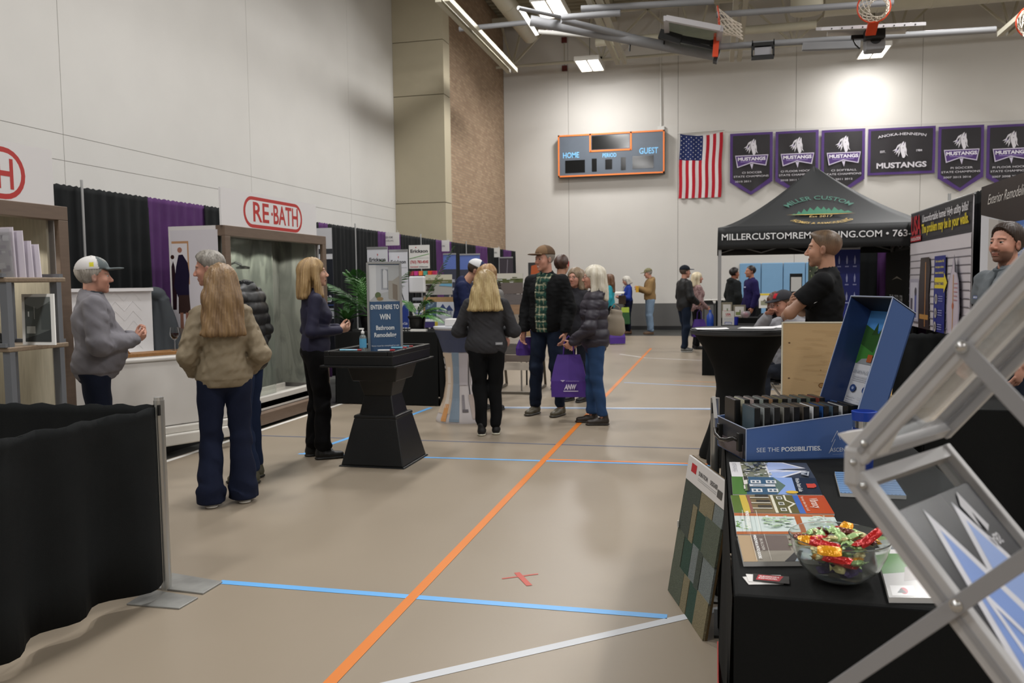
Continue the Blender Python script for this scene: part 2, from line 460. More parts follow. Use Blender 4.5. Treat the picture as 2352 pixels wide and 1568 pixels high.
# far wall
wf = S('wall_far', B().box(-7.6, YF + .02, 0, 20, YF + .3, ZC), mat('#8f8c86', .8))
fm = mat('#cfccc7', .7, var=.02, vs=1, bump=.04, bs=40)
xs = [-6.5, -4.45, -1.12, 2.23, 5.58, 8.95, 12.3, 15.7, 20]
for i in range(len(xs) - 1):
    B().box(xs[i] + .005, YF, 0, xs[i + 1] - .005, YF + .02, ZC).obj('wall_panel', fm, wf, world=True)
S('wall_right', B().box(20, -12, 0, 20.3, YF + .3, ZC), pm); S('wall_rear', B().box(-8, -12.3, 0, 20.3, -12, ZC), pm)
S('trim_2', B().box(-6.5, YF - .03, .12, .66, YF, .81), mat('#5c5b5a', .6, bump=.1, bs=30))
S('baseboard_far', B().box(-6.5, YF - .045, 0, 20, YF - .03, .12), mat('#1d1d1e', .5))
# deck with ribs running across
b = B(); y = -12.0; pr = []
while y < YF:
    pr += [(y, ZC), (y + .08, ZC), (y + .11, ZC + .09), (y + .24, ZC + .09), (y + .27, ZC)]; y += .3
b.add([(x, yy, zz) for x in (-8, 20) for yy, zz in pr], [(i, i + 1, len(pr) + i + 1, len(pr) + i) for i in range(len(pr) - 1)])
S('ceiling', b, mat('#a39d8a', .8))
S('ceiling_slab', B().box(-8, -12, ZC + .1, 20, YF + .3, ZC + .3), mat('#77736a', .8))

cream = mat('#b3ae9c', .6, var=.03); grey = mat('#a3a4a6', .4, metal=.5); greyp = mat('#88898c', .5, var=.03)
wht = mat('#d9d8d4', .45)
# roof trusses along the width, pairs of channel tracks along the length
for k, (ty, tz) in enumerate(((24.4, 7.9),)):
    t = thing('roof_truss', (6, ty, tz), ['cream steel roof truss nearest the scoreboard wall', 'cream steel roof truss over the folded basketball hoops', 'cream steel roof truss overhead', 'cream steel roof truss behind the photographer'][k], 'truss')
    tb = B().box(-7.3, ty - .05, 9.2, 20, ty + .05, 9.32); tb.obj('top_chord', cream, t, world=True)
    B().tube((-6.4, ty, tz), (20, ty, tz), .04).obj('bottom_chord', cream, t, world=True)
    x = -5.9 if k == 0 else -4.9
    while x < 19:
        for x2 in (x - 1.35, x - .35, x + .35, x + 1.35):
            B().bar((x, ty, tz + .02), (x2, ty, 9.22), .07, .05).obj('web_strut', cream, t, world=True)
        x += 2.65
    
for k, (x, lb) in enumerate(((-4.82, 'channel track beside the brick wall'), (-2.18, 'channel track above the gap left of the flag'), (.42, 'channel track above the mustang banners'), (5.9, 'channel track at the upper right corner'))):
    t = thing('ceiling_track', (x, 10, 6.6), 'cream double steel ' + lb, 'track', group=None)
    for s in (-1, 1): B().box(x + s * .085 - .05, 14.6, 6.56, x + s * .085 + .05, 19.9 if k != 2 else 20.4, 6.66).obj('channel', cream, t, world=True)
for k, (p0, p1, r, lb) in enumerate((((-4.75, 16.5, 7.95), (-4.75, 21.6, 7.95), .22, 'round cream duct running beside the brick wall'), ((2.6, 22.4, 8.35), (19.8, 22.4, 8.35), .34, 'wide round cream duct running across above the banners'), ((2.3, 21.6, 7.6), (-3, 21.6, 7.6), .1, 'slim cream pipe crossing behind the folded hoop'), ((1.75, 18, 9.5), (1.75, 18, 6.85), .31, 'thick round cream duct dropping straight down'))):
    b = B().tube(p0, p1, r, n=28); d = Vector(p1) - Vector(p0); q = Vector(p1)
    n = max(2, int(d.length / 1.2))
    for i in range(n + 1):
        c0 = Vector(p0) + d * (i / n); e = d.normalized() * .02
        b.tube(c0 - e, c0 + e, r * 1.03, n=28)
    tag(b.obj('duct', cream, smooth=40), lb, 'duct')
# ceiling cross beams for the deck
b = B()
for x in range(-6, 20, 3): tag(B().box(x - .06, -12, 9.32, x + .06, YF, 9.6).obj('purlin', cream, kind='structure'))
# lamps
lens = mat('#fff8ec', .5, emit=9.0); hous = mat('#d8d6d0', .5)
first = None
for i, (x, y) in enumerate(LAMPS):
    if (x, y) not in (LAMPS[0], LAMPS[1], (-3.55, 18.3)): continue
    pos = {(-3.55, 23.0): 'left of the cable above the scoreboard', (4.25, 23.0): 'under the middle basketball hoop'}
    lb = 'bright twin panel bay light ' + ({LAMPS[0]: 'above the scoreboard', LAMPS[1]: 'below the middle folded hoop', (-3.55, 18.3): 'at the top edge behind the folded hoop pole'}.get((x, y), 'high under the deck outside the view'))
    t = thing('bay_light', (x, y, LAMP_Z - .03), lb, 'light', group='twin panel bay lights')
    b = B().box(-.34, -.62, .03, .34, .62, .1).box(-.34, -.62, -.02, -.31, .62, .03).box(.31, -.62, -.02, .34, .62, .03).box(-.31, .59, -.02, .31, .62, .03).box(-.31, -.62, -.02, .31, -.59, .03).box(-.02, -.59, -.02, .02, .59, .03)
    b.obj('housing', hous, t)
    for s in (-1, 1): B().box(s * .165 - .14, -.58, -.005, s * .165 + .14, .58, .02).obj('lens', lens, t)
    B().tube((0, 0, .1), (0, 0, ZC - LAMP_Z), .012).obj('cord', mat('#77756c', .6), t)

# scoreboard
X0, X1, Z0, Z1 = -4.72, -1.5, 4.7, 5.97
YS = YF - .3
t = thing('scoreboard', ((X0 + X1) / 2, YS, Z0), 'grey scoreboard with orange edging reading HOME PERIOD GUEST', 'scoreboard')
B().box(X0, YS, Z0, X1, YF - .02, Z1).obj('cabinet', mat('#45484d', .5), t, world=True)
fce = B().box(X0, YS - .015, Z0, X1, YS, Z1).obj('face', mat('#5d6672', .42, var=.05), t, world=True)
o = B()
for q in ((X0, Z0, X1, Z0 + .045), (X0, Z1 - .045, X1, Z1), (X0, Z0, X0 + .045, Z1), (X1 - .045, Z0, X1, Z1), (-3.72, 5.42, -2.5, 5.47), (-3.75, 5.42, -3.70, Z1), (-2.52, 5.42, -2.47, Z1)):
    o.box(q[0], YS - .03, q[1], q[2], YS - .015, q[3])
o.obj('edging', mat('#f0823a', .45), t, world=True)
for q in ((-3.68, 5.49, -2.54, 5.9), (-4.5, 4.82, -3.89, 5.2), (-3.68, 4.83, -3.53, 5.22), (-3.27, 4.88, -3.06, 5.18), (-2.8, 4.84, -2.65, 5.22), (-2.45, 4.86, -1.82, 5.24)):
    B().box(q[0], YS - .022, q[1], q[2], YS - .015, q[3]).obj('display_window', mat('#121314', .15), t, world=True)
p = Print(X1 - X0, Z1 - Z0, O=(X0, YS - .017, Z0), U=(1, 0, 0), V=(0, 0, 1))
sky = '#7fc4f5'
p.text('HOME', .125, .455, .17, sky, wd=.5, bold=.02).text('PERIOD', .49, .43, .12, sky, wd=.42, bold=.02).text('GUEST', .855, .47, .18, sky, wd=.56, bold=.02)
p.obj('lettering', fce, world=True)
tag(B().tube((-1.62, YF - .06, 6.0), (-1.65, YF - .06, 9.5), .02).box(-1.72, YF - .1, 5.98, -1.52, YF - .01, 6.12).obj('conduit', wht), 'thin grey conduit dropping to the scoreboard corner', 'conduit')
ca, cb_ = ony(1297, 157, YF - .04), ony(1296, 92, YF - .04)
t = thing('alarm_strobe', (ca[0], YF, ca[2] - .1), 'dark red alarm boxes joined by a conduit above the scoreboard', 'alarm')
for c in (ca, cb_): B().cbox(c, (.16, .08, .16)).obj('alarm_box', mat('#5d1f18', .5), t, world=True)
B().tube(ca, cb_, .012).obj('conduit', cream, t, world=True)
c = ony(1302, 606, YF - .05)
t = thing('fire_alarm', (c[0], YF, c[2] - .08), 'small red and white fire alarm on the far wall', 'alarm')
B().cbox(c, (.13, .07, .17)).obj('alarm_box', mat('#b52a25', .4), t, world=True); B().cbox(c - np.array((0, .04, .03)), (.07, .03, .05)).obj('strobe', wht, t, world=True)

# stars and stripes, hung by its short side
xa, xb, zt, zb = -1.06, .18, 5.86, 3.95
def fn(u, v, d): return Vector((xa + (xb - xa) * u - .04 * (1 - v) + .01 * math.sin(v * 9), YF - .07 - d - .035 * math.sin(u * 22 + v * 2) * (1.1 - v * .5), zb + (zt - zb) * v - .1 * math.sin(math.pi * u) * max(0, v - .2)))
t = thing('flag', ((xa + xb) / 2, YF - .05, zb), 'american flag hanging vertically between scoreboard and banners', 'flag')
b = B(); nu = 26
RD, WT, NV = '#b02633', '#d9d5d6', '#26305c'
def fc(u, v): return NV if (u < .5385 and v > .6) else (RD if int(u * 13) % 2 == 0 else WT)
b.grid(lambda u, v: fn(u, v, 0), 52, 40, cf=fc); b.obj('cloth', VC(.75), t, world=True, smooth=60)
b = B()
for r in range(11):
    for c in range(9):
        if (r + c) % 2 == 0:
            u = .03 + c * .058; v = .625 + r * .034
            b.add([fn(u + .016 * (1 if k % 2 == 0 else .42) * math.sin(k * math.pi / 5), v + .0105 * (1 if k % 2 == 0 else .42) * math.cos(k * math.pi / 5), .004) for k in range(10)], [tuple(range(10))], '#e6e6e8')
b.obj('stars', VC(.7), t, world=True)
B().tube((xa - .06, YF - .06, zt + .02), (xb + .05, YF - .06, zt + .06), .012).obj('rod', wht, t, world=True)
tag(B().tube((.2, YF - .09, 5.86), (8.6, YF - .09, 5.74), .006).obj('hanging_rope', wht, None), 'thin white cord carrying the row of banners', 'cord')

# championship banners
PU, BK, LT = '#4c2f74', '#252226', '#d9d6de'
def horse(p, cx, cy, s):
    """white horse head with streaming mane on a print; s = height in metres"""
    k = lambda pts: [(cx + x * s / p.w, cy + y * s / p.h) for x, y in pts]
    for q in ([(.02, .42), (.1, .5), (.12, .36), (.18, .46), (.2, .3), (.2, .1), (.16, -.08), (.2, -.28), (.13, -.4), (.05, -.38), (-.0, -.22), (-.06, -.02), (-.08, .22)],):
        p.poly(k(q), LT)
    for q in ([(-.02, .4), (-.2, .3), (-.3, .1), (-.46, .0), (-.3, .02), (-.38, -.12), (-.24, -.02), (-.3, -.22), (-.16, -.06), (-.18, -.34), (-.08, -.1), (-.1, .2)],
              [(.2, .2), (.25, .05), (.24, -.15), (.32, -.32), (.2, -.2), (.18, 0)]):
        p.poly(k(q), LT)
    p.poly(k([(-.12, .26), (-.24, .12), (-.2, .0), (-.14, .12)]), BK).poly(k([(-.2, .12), (-.32, -.04), (-.22, .02)]), '#6a559a').poly(k([(-.1, .06), (-.18, -.1), (-.12, -.04)]), BK).poly(k([(.03, .14), (.08, .17), (.07, .11)]), BK).poly(k([(.06, .3), (.1, .43), (.1, .3)]), PU)


def banner(x0, x1, z1, lines, wide=False, lb='', y=YF - .1):
    W = x1 - x0; Hh = (1.8 if not wide else 1.3)
    sh = [(0, 1), (0, .21), (.5, 0), (1, .21), (1, 1)] if not wide else [(0, 1), (0, 0), (1, 0), (1, 1)]
    zz = z1 - Hh
    wv = lambda u, v: .018 * math.sin(u * 14 + x0) * (1 - v) + .01 * math.sin(u * 5 + v * 6)
    def f(u, v, d): return (x0 + u, y - d - .004 - (wv(u / W, v / Hh) if d < .02 else 0), zz + v)
    t = thing('banner', ((x0 + x1) / 2, y, zz), lb, 'banner', group='school championship banners')
    def cloth(sc, c, dd, name):
        b = B(); nu, nv = 16, 20
        def low(u):
            return 0 if wide else .21 * abs(u - .5) * 2
        def g(u, v):
            uu = .5 + (u - .5) * sc[0]; vl = low(u) * 1.0 + (1 - sc[1]) * (.5 if wide else .62); vt = 1 - (1 - sc[1]) * .42
            return f(uu * W, (vl + (vt - vl) * v) * Hh, dd)
        b.grid(g, nu, nv); return b.obj(name, mat(c, .55, var=.1, vs=4, bump=.25, bs=3), t, world=True, smooth=80)
    cloth((1, 1), PU, 0, 'border'); cloth((.87 if not wide else .92, .91 if not wide else .89), BK, .004, 'field')
    p = Print(W, Hh, fn=f, lift=.03, step=.0012)
    if wide:
        V = '#cfccd4'
        p.text('ANOKA-HENNEPIN', 90, 0, .075, V, arc=(W / 2, -1.9, 2.98), wd=1.25, bold=.01).text('EST.', .22, .47, .06, V, bold=.02).text('1984', .76, .47, .06, V, bold=.02).text('MUSTANGS', .5, .14, .15, V, wd=1.3, bold=.035)
        horse(p, .5, .5, .52)
    else:
        horse(p, .52, .755, .52)
        p.poly([(.12, .64), (.9, .64), (.85, .46), (.5, .51), (.17, .44)], '#c9c2d6').poly([(.14, .625), (.88, .625), (.83, .478), (.5, .527), (.19, .46)], PU)
        p.poly([(.47, .5), (.55, .5), (.52, .41)], '#c9c2d6')
        p.text('MUSTANGS', .51, .555, .095, '#e6e2ee', wd=.78, bold=.04).rect(.25, .528, .75, .54, '#8d78b4')
        p.text(lines[0], .52, .345, .055, '#d4d1d8', bold=.005, wd=min(.95, len(lines[0]) * .062)).text(lines[1], .5, .285, .055, '#d4d1d8', wd=.98, bold=.005)
        p.text(lines[2], .12, .205, .052, '#d4d1d8', bold=.005, al='l', wd=len(lines[2]) * .05)
    p.obj('lettering', t, m=VC(.5), world=True)
    return t


banner(.39, 1.59, 5.78, ('CI SOCCER', 'STATE CHAMPIONS', '2010 2011'), lb='pointed purple and black banner reading CI SOCCER, next to the flag')
banner(1.67, 2.85, 5.77, ('CI FLOOR HOCKEY', 'STATE CHAMPIONS', '2010 2011 2012'), lb='pointed banner reading CI FLOOR HOCKEY above the tent peak')
banner(2.93, 4.1, 5.74, ('CI SOFTBALL', 'STATE CHAMPIONS', '2010 2011 2012'), lb='pointed purple bordered banner reading CI SOFTBALL')
banner(4.18, 5.93, 5.71, None, wide=True, lb='wide rectangular banner reading ANOKA-HENNEPIN MUSTANGS EST. 1984')
banner(6.0, 7.15, 5.67, ('PI SOCCER', 'STATE CHAMPIONS', '2007 2015 2016'), lb='pointed purple bordered banner reading PI SOCCER')
banner(7.22, 8.4, 5.64, ('PI FLOOR HOCKEY', 'STATE CHAMPIONS', '2007 2008 2010'), lb='pointed banner reading PI FLOOR HOCKEY cut by the right edge')

# blue wall pads
x = .68
for w_ in ('leftmost of the row', 'second from the left', 'third from the left', 'fourth, half hidden by the polo shirt man'):
    o = B().box(x + .008, YF - .1, .08, x + .612, YF - .03, 1.98).obj('wall_pad', mat('#7ba6cb', .5, var=.03), bevel=.02)
    tag(o, 'pale blue vertical wall pad behind the tent, ' + w_, 'wall pad', 'blue wall pads behind the tent'); x += .62

# folded basketball hoop, seen from the side
def net(t, c, ax, dr, r0=.225, r1=.13, L_=.46):
    ax = Vector(ax); a = ax.orthogonal().normalized(); b2 = ax.cross(a); b = B(); n = 12; R_ = 6
    P = lambda i, j: Vector(c) + Vector(dr) * (L_ * j / R_) + (a * math.cos(2 * math.pi * (i + .5 * j) / n) + b2 * math.sin(2 * math.pi * (i + .5 * j) / n)) * (r0 + (r1 - r0) * min(1, j / 4))
    for i in range(n):
        for j in range(R_):
            for s in (0, -1): b.tube(P(i, j), P(i + s, j + 1), .007, n=5, cap=False)
    b.obj('net', mat('#d8cfc2', .8), t, world=True)


def ring(c, ax, r, th=.012, n=28):
    ax = Vector(ax); a = ax.orthogonal().normalized(); b2 = ax.cross(a)
    return B().path([Vector(c) + (a * math.cos(2 * math.pi * i / n) + b2 * math.sin(2 * math.pi * i / n)) * r for i in range(n)], th, 8, closed=True)


glass = mat('#c8d4cc', .08, trans=.92, ior=1.1); orange = mat('#d8471f', .4)
A_, B_, C_ = ony(1530, 42, 14.9), ony(1655, 66, 14.9), ony(1645, 128, 16.7); D_ = A_ + (C_ - B_)
t = thing('basketball_hoop', tuple((A_ + C_) / 2), 'folded basketball hoop with glass board, side on, left of the duct', 'basketball hoop')
up = Vector((0, 0, .03))
B().prism([A_, B_, C_, D_], (0, 0, .03)).obj('glass_board', glass, t, world=True)
f = B()
for p_, q_ in ((A_, B_), (B_, C_), (C_, D_), (D_, A_)): f.bar(p_, q_, .09, .09)
f.obj('board_frame', mat('#b9b7bb', .4), t, world=True)
m0, m1 = ony(1218, 47, 15.4), ony(1646, 128, 16.3)
B().tube(m0, m1, .095, n=20).obj('mast', greyp, t, world=True, smooth=40)
B().tube(ony(1290, 46, 15.2), ony(1480, 92, 16.0), .06).obj('brace', greyp, t, world=True, smooth=40)
B().tube(ony(1190, 18, 14.6), ony(1300, 42, 15.6), .035).obj('brace', greyp, t, world=True, smooth=40)
B().tube(ony(1055, 67, 16.6), ony(1226, 50, 16.6), .05).obj('hanger_pipe', greyp, t, world=True, smooth=40)
B().tube(ony(1236, 73, 16.4), ony(1360, 82, 16.6), .04).obj('brace', wht, t, world=True)
B().prism([ony(1192, 24, 15.4), ony(1208, 28, 15.4), ony(1238, 80, 15.4), ony(1230, 82, 15.4)], (0, .03, 0)).obj('gusset', wht, t, world=True)
bk = mat('#161616', .5)
f = B()
f.bar(ony(1516, 78, 15.7), ony(1648, 102, 15.7), .06, .08).bar(ony(1560, 94, 15.7), ony(1640, 112, 15.7), .05, .05).bar(ony(1515, 78, 15.7), ony(1565, 92, 15.7), .12, .16).tube(ony(1644, 92, 15.8), ony(1641, 112, 15.8), .1)
f.obj('height_adjuster', bk, t, world=True)
B().cbox(ony(1646, 130, 15.7), (.07, .2, .22), Matrix.Rotation(.3, 3, 'Y')).obj('end_plate', bk, t, world=True)
rc = ony(1651, 48, 15.5)
ring(rc, (1, 0, .1), .25).obj('rim', orange, t, world=True); B().bar(rc - np.array((.03, 0, .2)), rc - np.array((.06, 0, .62)), .04, .1).obj('rim_bracket', orange, t, world=True)
net(t, rc, (1, 0, .1), Vector((.8, 0, -.45)).normalized())
for q in (1448, 1527): B().tube(ony(q, 96 if q < 1500 else 80, 15.9), ony(q - 2, 118 if q < 1500 else 102, 15.9), .015).obj('clamp', bk, t, world=True)
# second hoop, seen from its front edge
nc = ony(2377, 48, 14); t = thing('basketball_net', tuple(nc), 'third basketball net just cut by the upper right edge', 'net'); ring(nc, (.3, 1, 0), .235).obj('rim', orange, t, world=True); net(t, nc, (.3, 1, 0), Vector((-.3, -.7, -.4)).normalized()); B().bar(nc + np.array((.1, .1, .2)), nc + np.array((1.5, .6, .5)), .08, .08).obj('support_arm', greyp, t, world=True)
t = thing('basketball_hoop', tuple(ony(2007, 66, 14.5)), 'folded basketball hoop facing the camera with its net hanging over the board', 'basketball hoop')
bl, brr = ony(1887, 70, 14.3), ony(2127, 58, 14.3)
f = B().prism([bl, brr, brr + np.array((0, .8, .23)), bl + np.array((0, .8, .23))], (0, 0, .05)); f.obj('board_frame', mat('#c2c0c4', .4), t, world=True)
f = B()
for i in range(9):
    q = bl + (brr - bl) * (.1 + i * .1); f.tube(q + np.array((0, -.004, .02)), q + np.array((0, .01, .02)), .012)
f.obj('bolts', bk, t, world=True)
rc = ony(2007, 16, 13.9); ring(rc, (0, 1, 0), .235).obj('rim', orange, t, world=True); net(t, rc, (0, 1, 0), Vector((0, -.85, -.3)).normalized())
B().bar(rc + np.array((0, 0, -.22)), rc + np.array((0, .25, -.34)), .15, .04).obj('rim_bracket', orange, t, world=True)
B().tube(ony(1900, 78, 15), ony(2080, 72, 15), .04).obj('brace', wht, t, world=True)
c = ony(2008, 98, 14.9)
B().cbox(c, (.3, .3, .3)).obj('motor_housing', greyp, t, world=True, bevel=.03); B().tube(c + np.array((0, -.16, .03)), c + np.array((0, -.1, .03)), .09, n=24).obj('motor_disc', bk, t, world=True)
f = B().cbox(ony(2008, 80, 14.7), (.3, .2, .14)).bar(ony(1955, 86, 14.9), ony(2000, 84, 14.9), .06, .06).path([ony(1958, 88, 14.9), ony(1965, 103, 14.9), ony(1975, 112, 14.9)], .012)
f.obj('winch', bk, t, world=True)
B().bar(ony(1843, 108, 15.6), ony(1975, 103, 15.6), .12, .12).obj('support_beam', greyp, t, world=True)
for k, (p_, q_, lb) in enumerate((((1640, 108, 15.6), (2287, 68, 15.6), 'long grey steel pipe crossing below the middle hoop'), ((1645, 34, 15.6), (2052, 6, 15.6), 'grey steel pipe crossing behind the middle hoop net'), ((1335, 20, 15), (1640, 3, 15), 'grey steel pipe crossing at the top beside the bay light'), ((1290, 40, 15), (1425, 30, 15), 'short pale steel pipe right of the near bay light'))):
    tag(B().tube(ony(*p_), ony(*q_), .055, n=16).obj('steel_pipe', greyp, smooth=40), lb, 'pipe')
c = ony(1752, 117, 15.5)
t = thing('wall_speaker', tuple(c - np.array((0, 0, .15))), 'black caged projector hanging from the long pipe', 'projector')
f = B()
for dx in (-.18, .18):
    for dy in (-.12, .12): f.box(c[0] + dx - .01, c[1] + dy - .01, c[2] - .12, c[0] + dx + .01, c[1] + dy + .01, c[2] + .16)
f.box(c[0] - .19, c[1] - .13, c[2] + .06, c[0] + .19, c[1] + .13, c[2] + .12).box(c[0] - .19, c[1] - .13, c[2] - .12, c[0] + .19, c[1] + .13, c[2] - .1); f.obj('cage', bk, t, world=True)
B().box(c[0] - .14, c[1] - .1, c[2] - .09, c[0] + .14, c[1] + .1, c[2] + .04).obj('projector_body', mat('#9a9aa0', .4), t, world=True); t.name = 'caged_projector'
# ---------------------------------------------------------------- pipe and drape, left booths
def drape(name, p, q, z0, z1, hexc, label, group=None, amp=.035, per=.17, seed=0, header=.11, flare=1.0, cat='drape', drop=None, rough=.85):
    p = np.array(p[:2], float); q = np.array(q[:2], float); L_ = np.linalg.norm(q - p); d = (q - p) / L_; n = np.array([d[1], -d[0]])
    r = random.Random(seed); ph = [r.uniform(0, 6.28) for _ in range(4)]
    def g(u, v):
        x = u * L_; k = 2 * math.pi / per
        a = amp * (1 - v) ** .5 * flare + amp * .15
        if (z1 - z0) * (1 - v) < header: a = amp * .35 * (1 + .4 * math.sin(x * 61))
        o = a * (math.sin(k * x + ph[0] + 1.3 * math.sin(x * 2.1 + ph[1])) * .7 + .4 * math.sin(k * .43 * x + ph[2]))
        zz = z0 + (z1 - z0) * v
        if v < .001 and drop: zz += drop * math.sin(x * 3 + ph[3])
        if v > .999: zz += .006 * math.sin(k * 2.1 * x)
        pt = p + d * x + n * o
        return (pt[0], pt[1], zz)
    b = B(); nu = max(8, int(L_ / per * 9))
    b.grid(g, nu, 2); vs = b.v; b = B()
    hv = 1 - header / (z1 - z0)
    lv = [0, .25, .5, .75, hv - .03, hv, 1 - (1 - hv) * .5, 1]
    b.v = [g(i / nu, v) for v in lv for i in range(nu + 1)]
    b.f = [[j * (nu + 1) + i, j * (nu + 1) + i + 1, (j + 1) * (nu + 1) + i + 1, (j + 1) * (nu + 1) + i] for j in range(len(lv) - 1) for i in range(nu)]
    b.c = [(1, 1, 1)] * len(b.f); b.mi = [0] * len(b.f)
    o = b.obj(name, mat(hexc, rough, var=.12, vs=5, bump=.15, bs=300,), smooth=70, solid=.004)
    return tag(o, label, cat, group)


BLK = '#1a1c1d'; PRP = '#4e2f5c'
segs = [(3.2, 5.0, BLK, 'hidden behind the near shower display'), (5.0, 7.75, BLK, 'behind the man in the grey pullover'), (7.75, 8.8, PRP, 'left of the second shower display'), (8.8, 11.7, BLK, 'peeking out just left of the RE-BATH sign'), (11.7, 12.02, PRP, 'in a thin strip right of the RE-BATH sign'), (12.02, 13.97, BLK, 'behind the tall palm'), (13.97, 15.1, PRP, 'behind the first hanging booth card'), (15.1, 17.2, BLK, 'behind the square contractor sign'), (17.2, 18.26, PRP, 'behind the second hanging booth card'), (18.26, 20.3, BLK, 'above the pair of blue roller banners'), (20.3, 21.45, PRP, 'above the man in the two-tone navy cap'), (21.45, 23.1, BLK, 'behind the smallest hanging booth card'), (23.1, 24.1, PRP, 'second from the far end of the row'), (24.1, 24.57, BLK, 'at the far end of the row')]
for i, (y0, y1, c, w_) in enumerate(segs):
    drape('backdrop_drape', (-5.93, y0 - .02), (-5.93, y1 + .02), .03, 2.44, c, ('tall black' if c == BLK else 'tall purple') + ' booth drape ' + w_, 'tall drapes along the left booths', seed=i, amp=.03, per=.16)
alu = mat('#b9babb', .35, metal=.7, bump=.02)
for y, w_ in ((6.76, 'beside the grey pullover man cap'), (9.85, 'behind the second shower display'), (12.93, 'above the palm'), (16.11, 'above the square contractor sign'), (19.29, 'above the blue roller banners'), (22.4, 'near the far end')):
    t = thing('drape_upright', (-5.87, y, 0), 'slim silver drape upright ' + w_, 'pole')
    B().tube((-5.87, y, 0), (-5.87, y, 2.5), .013).obj('tube', alu, t, world=True); B().box(-5.97, y - .15, 0, -5.67, y + .15, .012).obj('base_plate', alu, t, world=True)
tag(B().tube((-6.0, 3.2, 2.38), (-6.0, 24.55, 2.38), .012).obj('drape_rail', alu), 'long silver rail carrying the tall left drapes', 'rail')
# hanging booth cards
for (x0, x1, y0_, y1_, Y, l1, l2, w_) in ((864, 917, 534, 565, 14.4, 'BECKER HOME', 'REMODELING', 'nearest, above the twin contractor banners'), (995, 1032, 552, 578, 17.6, 'MY HOME STORE', '', 'above the left blue roller banner'), (1125, 1148, 569, 591, 22.1, 'PAVERS', '', 'smallest, near the far end of the drapes')):
    a, c = ony(x0, (y0_ + y1_) / 2, Y), ony(x1, (y0_ + y1_) / 2, Y); h = (y1_ - y0_) / 1900 * Y * 1.02; W = c[0] - a[0]
    t = thing('booth_card', ((a[0] + c[0]) / 2, Y, a[2] - h / 2), 'white hanging booth name card, ' + w_, 'sign', group='hanging booth name cards')
    B().box(a[0], Y, a[2] - h / 2, c[0], Y + .006, a[2] + h / 2).obj('card', wht, t, world=True)
    p = Print(W, h, O=(a[0], Y, a[2] - h / 2), U=(1, 0, 0), V=(0, 0, 1)); p.text(l1, .5, .55 if l2 else .4, h * .16, '#4a4a4c', wd=W * .45, bold=.02)
    if l2: p.text(l2, .5, .3, h * .14, '#4a4a4c', wd=W * .5)
    p.obj('lettering', t, world=True)
    for xx in (a[0] + .03, c[0] - .03): B().tube((xx, Y, a[2] + h / 2 - .01), (xx, Y, a[2] + h / 2 + .04), .003).obj('string', wht, t, world=True)

brn = mat('#6b5a4d', .5, var=.08, vs=6, stretch=(1, 1, 8))
RED = '#b5322e'


def pill(p, cx, cy, w_, h_, th, c, bg):
    """rounded loop in metres on a print"""
    for ww, hh, cc in ((w_, h_, c), (w_ - 2 * th, h_ - 2 * th, bg)):
        r = hh / 2; pts = []
        for s, a0 in ((1, -90), (-1, 90)):
            for i in range(13):
                a = math.radians(a0 + i * 15); pts.append(((cx + s * (ww / 2 - r) + r * math.cos(a)) / p.w, (cy + r * math.sin(a)) / p.h))
        p.poly(pts, cc)


def bath_sign(t, y0, y1, z0, z1, cy):
    x = -4.58; sb = B().box(x - .02, y0, z0, x, y1, z1).obj('sign_board', mat('#dcdadb', .5), t, world=True)
    p = Print(y1 - y0, z1 - z0, O=(x, y0, z0), U=(0, 1, 0), V=(0, 0, 1)); hh = (z1 - z0) * .88
    pill(p, cy - y0, (z1 - z0) * .46, 1.21, hh, .035, RED, '#dcdadb')
    p.text('RE', (cy - .27 - y0) / p.w, .21, .205, RED, wd=.31, bold=.018).circ((cy - .055 - y0) / p.w, .48, .018 / p.w, RED).text('BATH', (cy + .24 - y0) / p.w, .21, .205, RED, wd=.53, bold=.018)
    p.obj('lettering', sb, world=True)


def marble(name, c1, c2, sc):
    m = mat(c1, .25, var=.01, vs=sc); nt = m.node_tree; N = nt.nodes; L = nt.links
    tc = N.new('ShaderNodeTexCoord'); mp = N.new('ShaderNodeMapping'); mp.inputs['Scale'].default_value = (1.6, 1.6, .55); mp.inputs['Rotation'].default_value = (.5, .35, .0)
    n1 = N.new('ShaderNodeTexNoise'); n1.inputs['Scale'].default_value = 2.2; n1.inputs['Detail'].default_value = 7; n1.inputs['Distortion'].default_value = 1.6
    cr = N.new('ShaderNodeValToRGB'); e = cr.color_ramp.elements
    e[0].position = .36; e[0].color = (*lin(c2), 1); e[1].position = .7; e[1].color = (*lin(c1), 1)
    q = e.new(.47); q.color = (*lin('#686b65'), 1); q = e.new(.52); q.color = (*lin('#767972'), 1); q = e.new(.57); q.color = (*lin('#767972'), 1)
    L.new(tc.outputs['Object'], mp.inputs[0]); L.new(mp.outputs[0], n1.inputs['Vector']); L.new(n1.outputs[0], cr.inputs[0]); L.new(cr.outputs[0], N['Principled BSDF'].inputs['Base Color'])
    return m


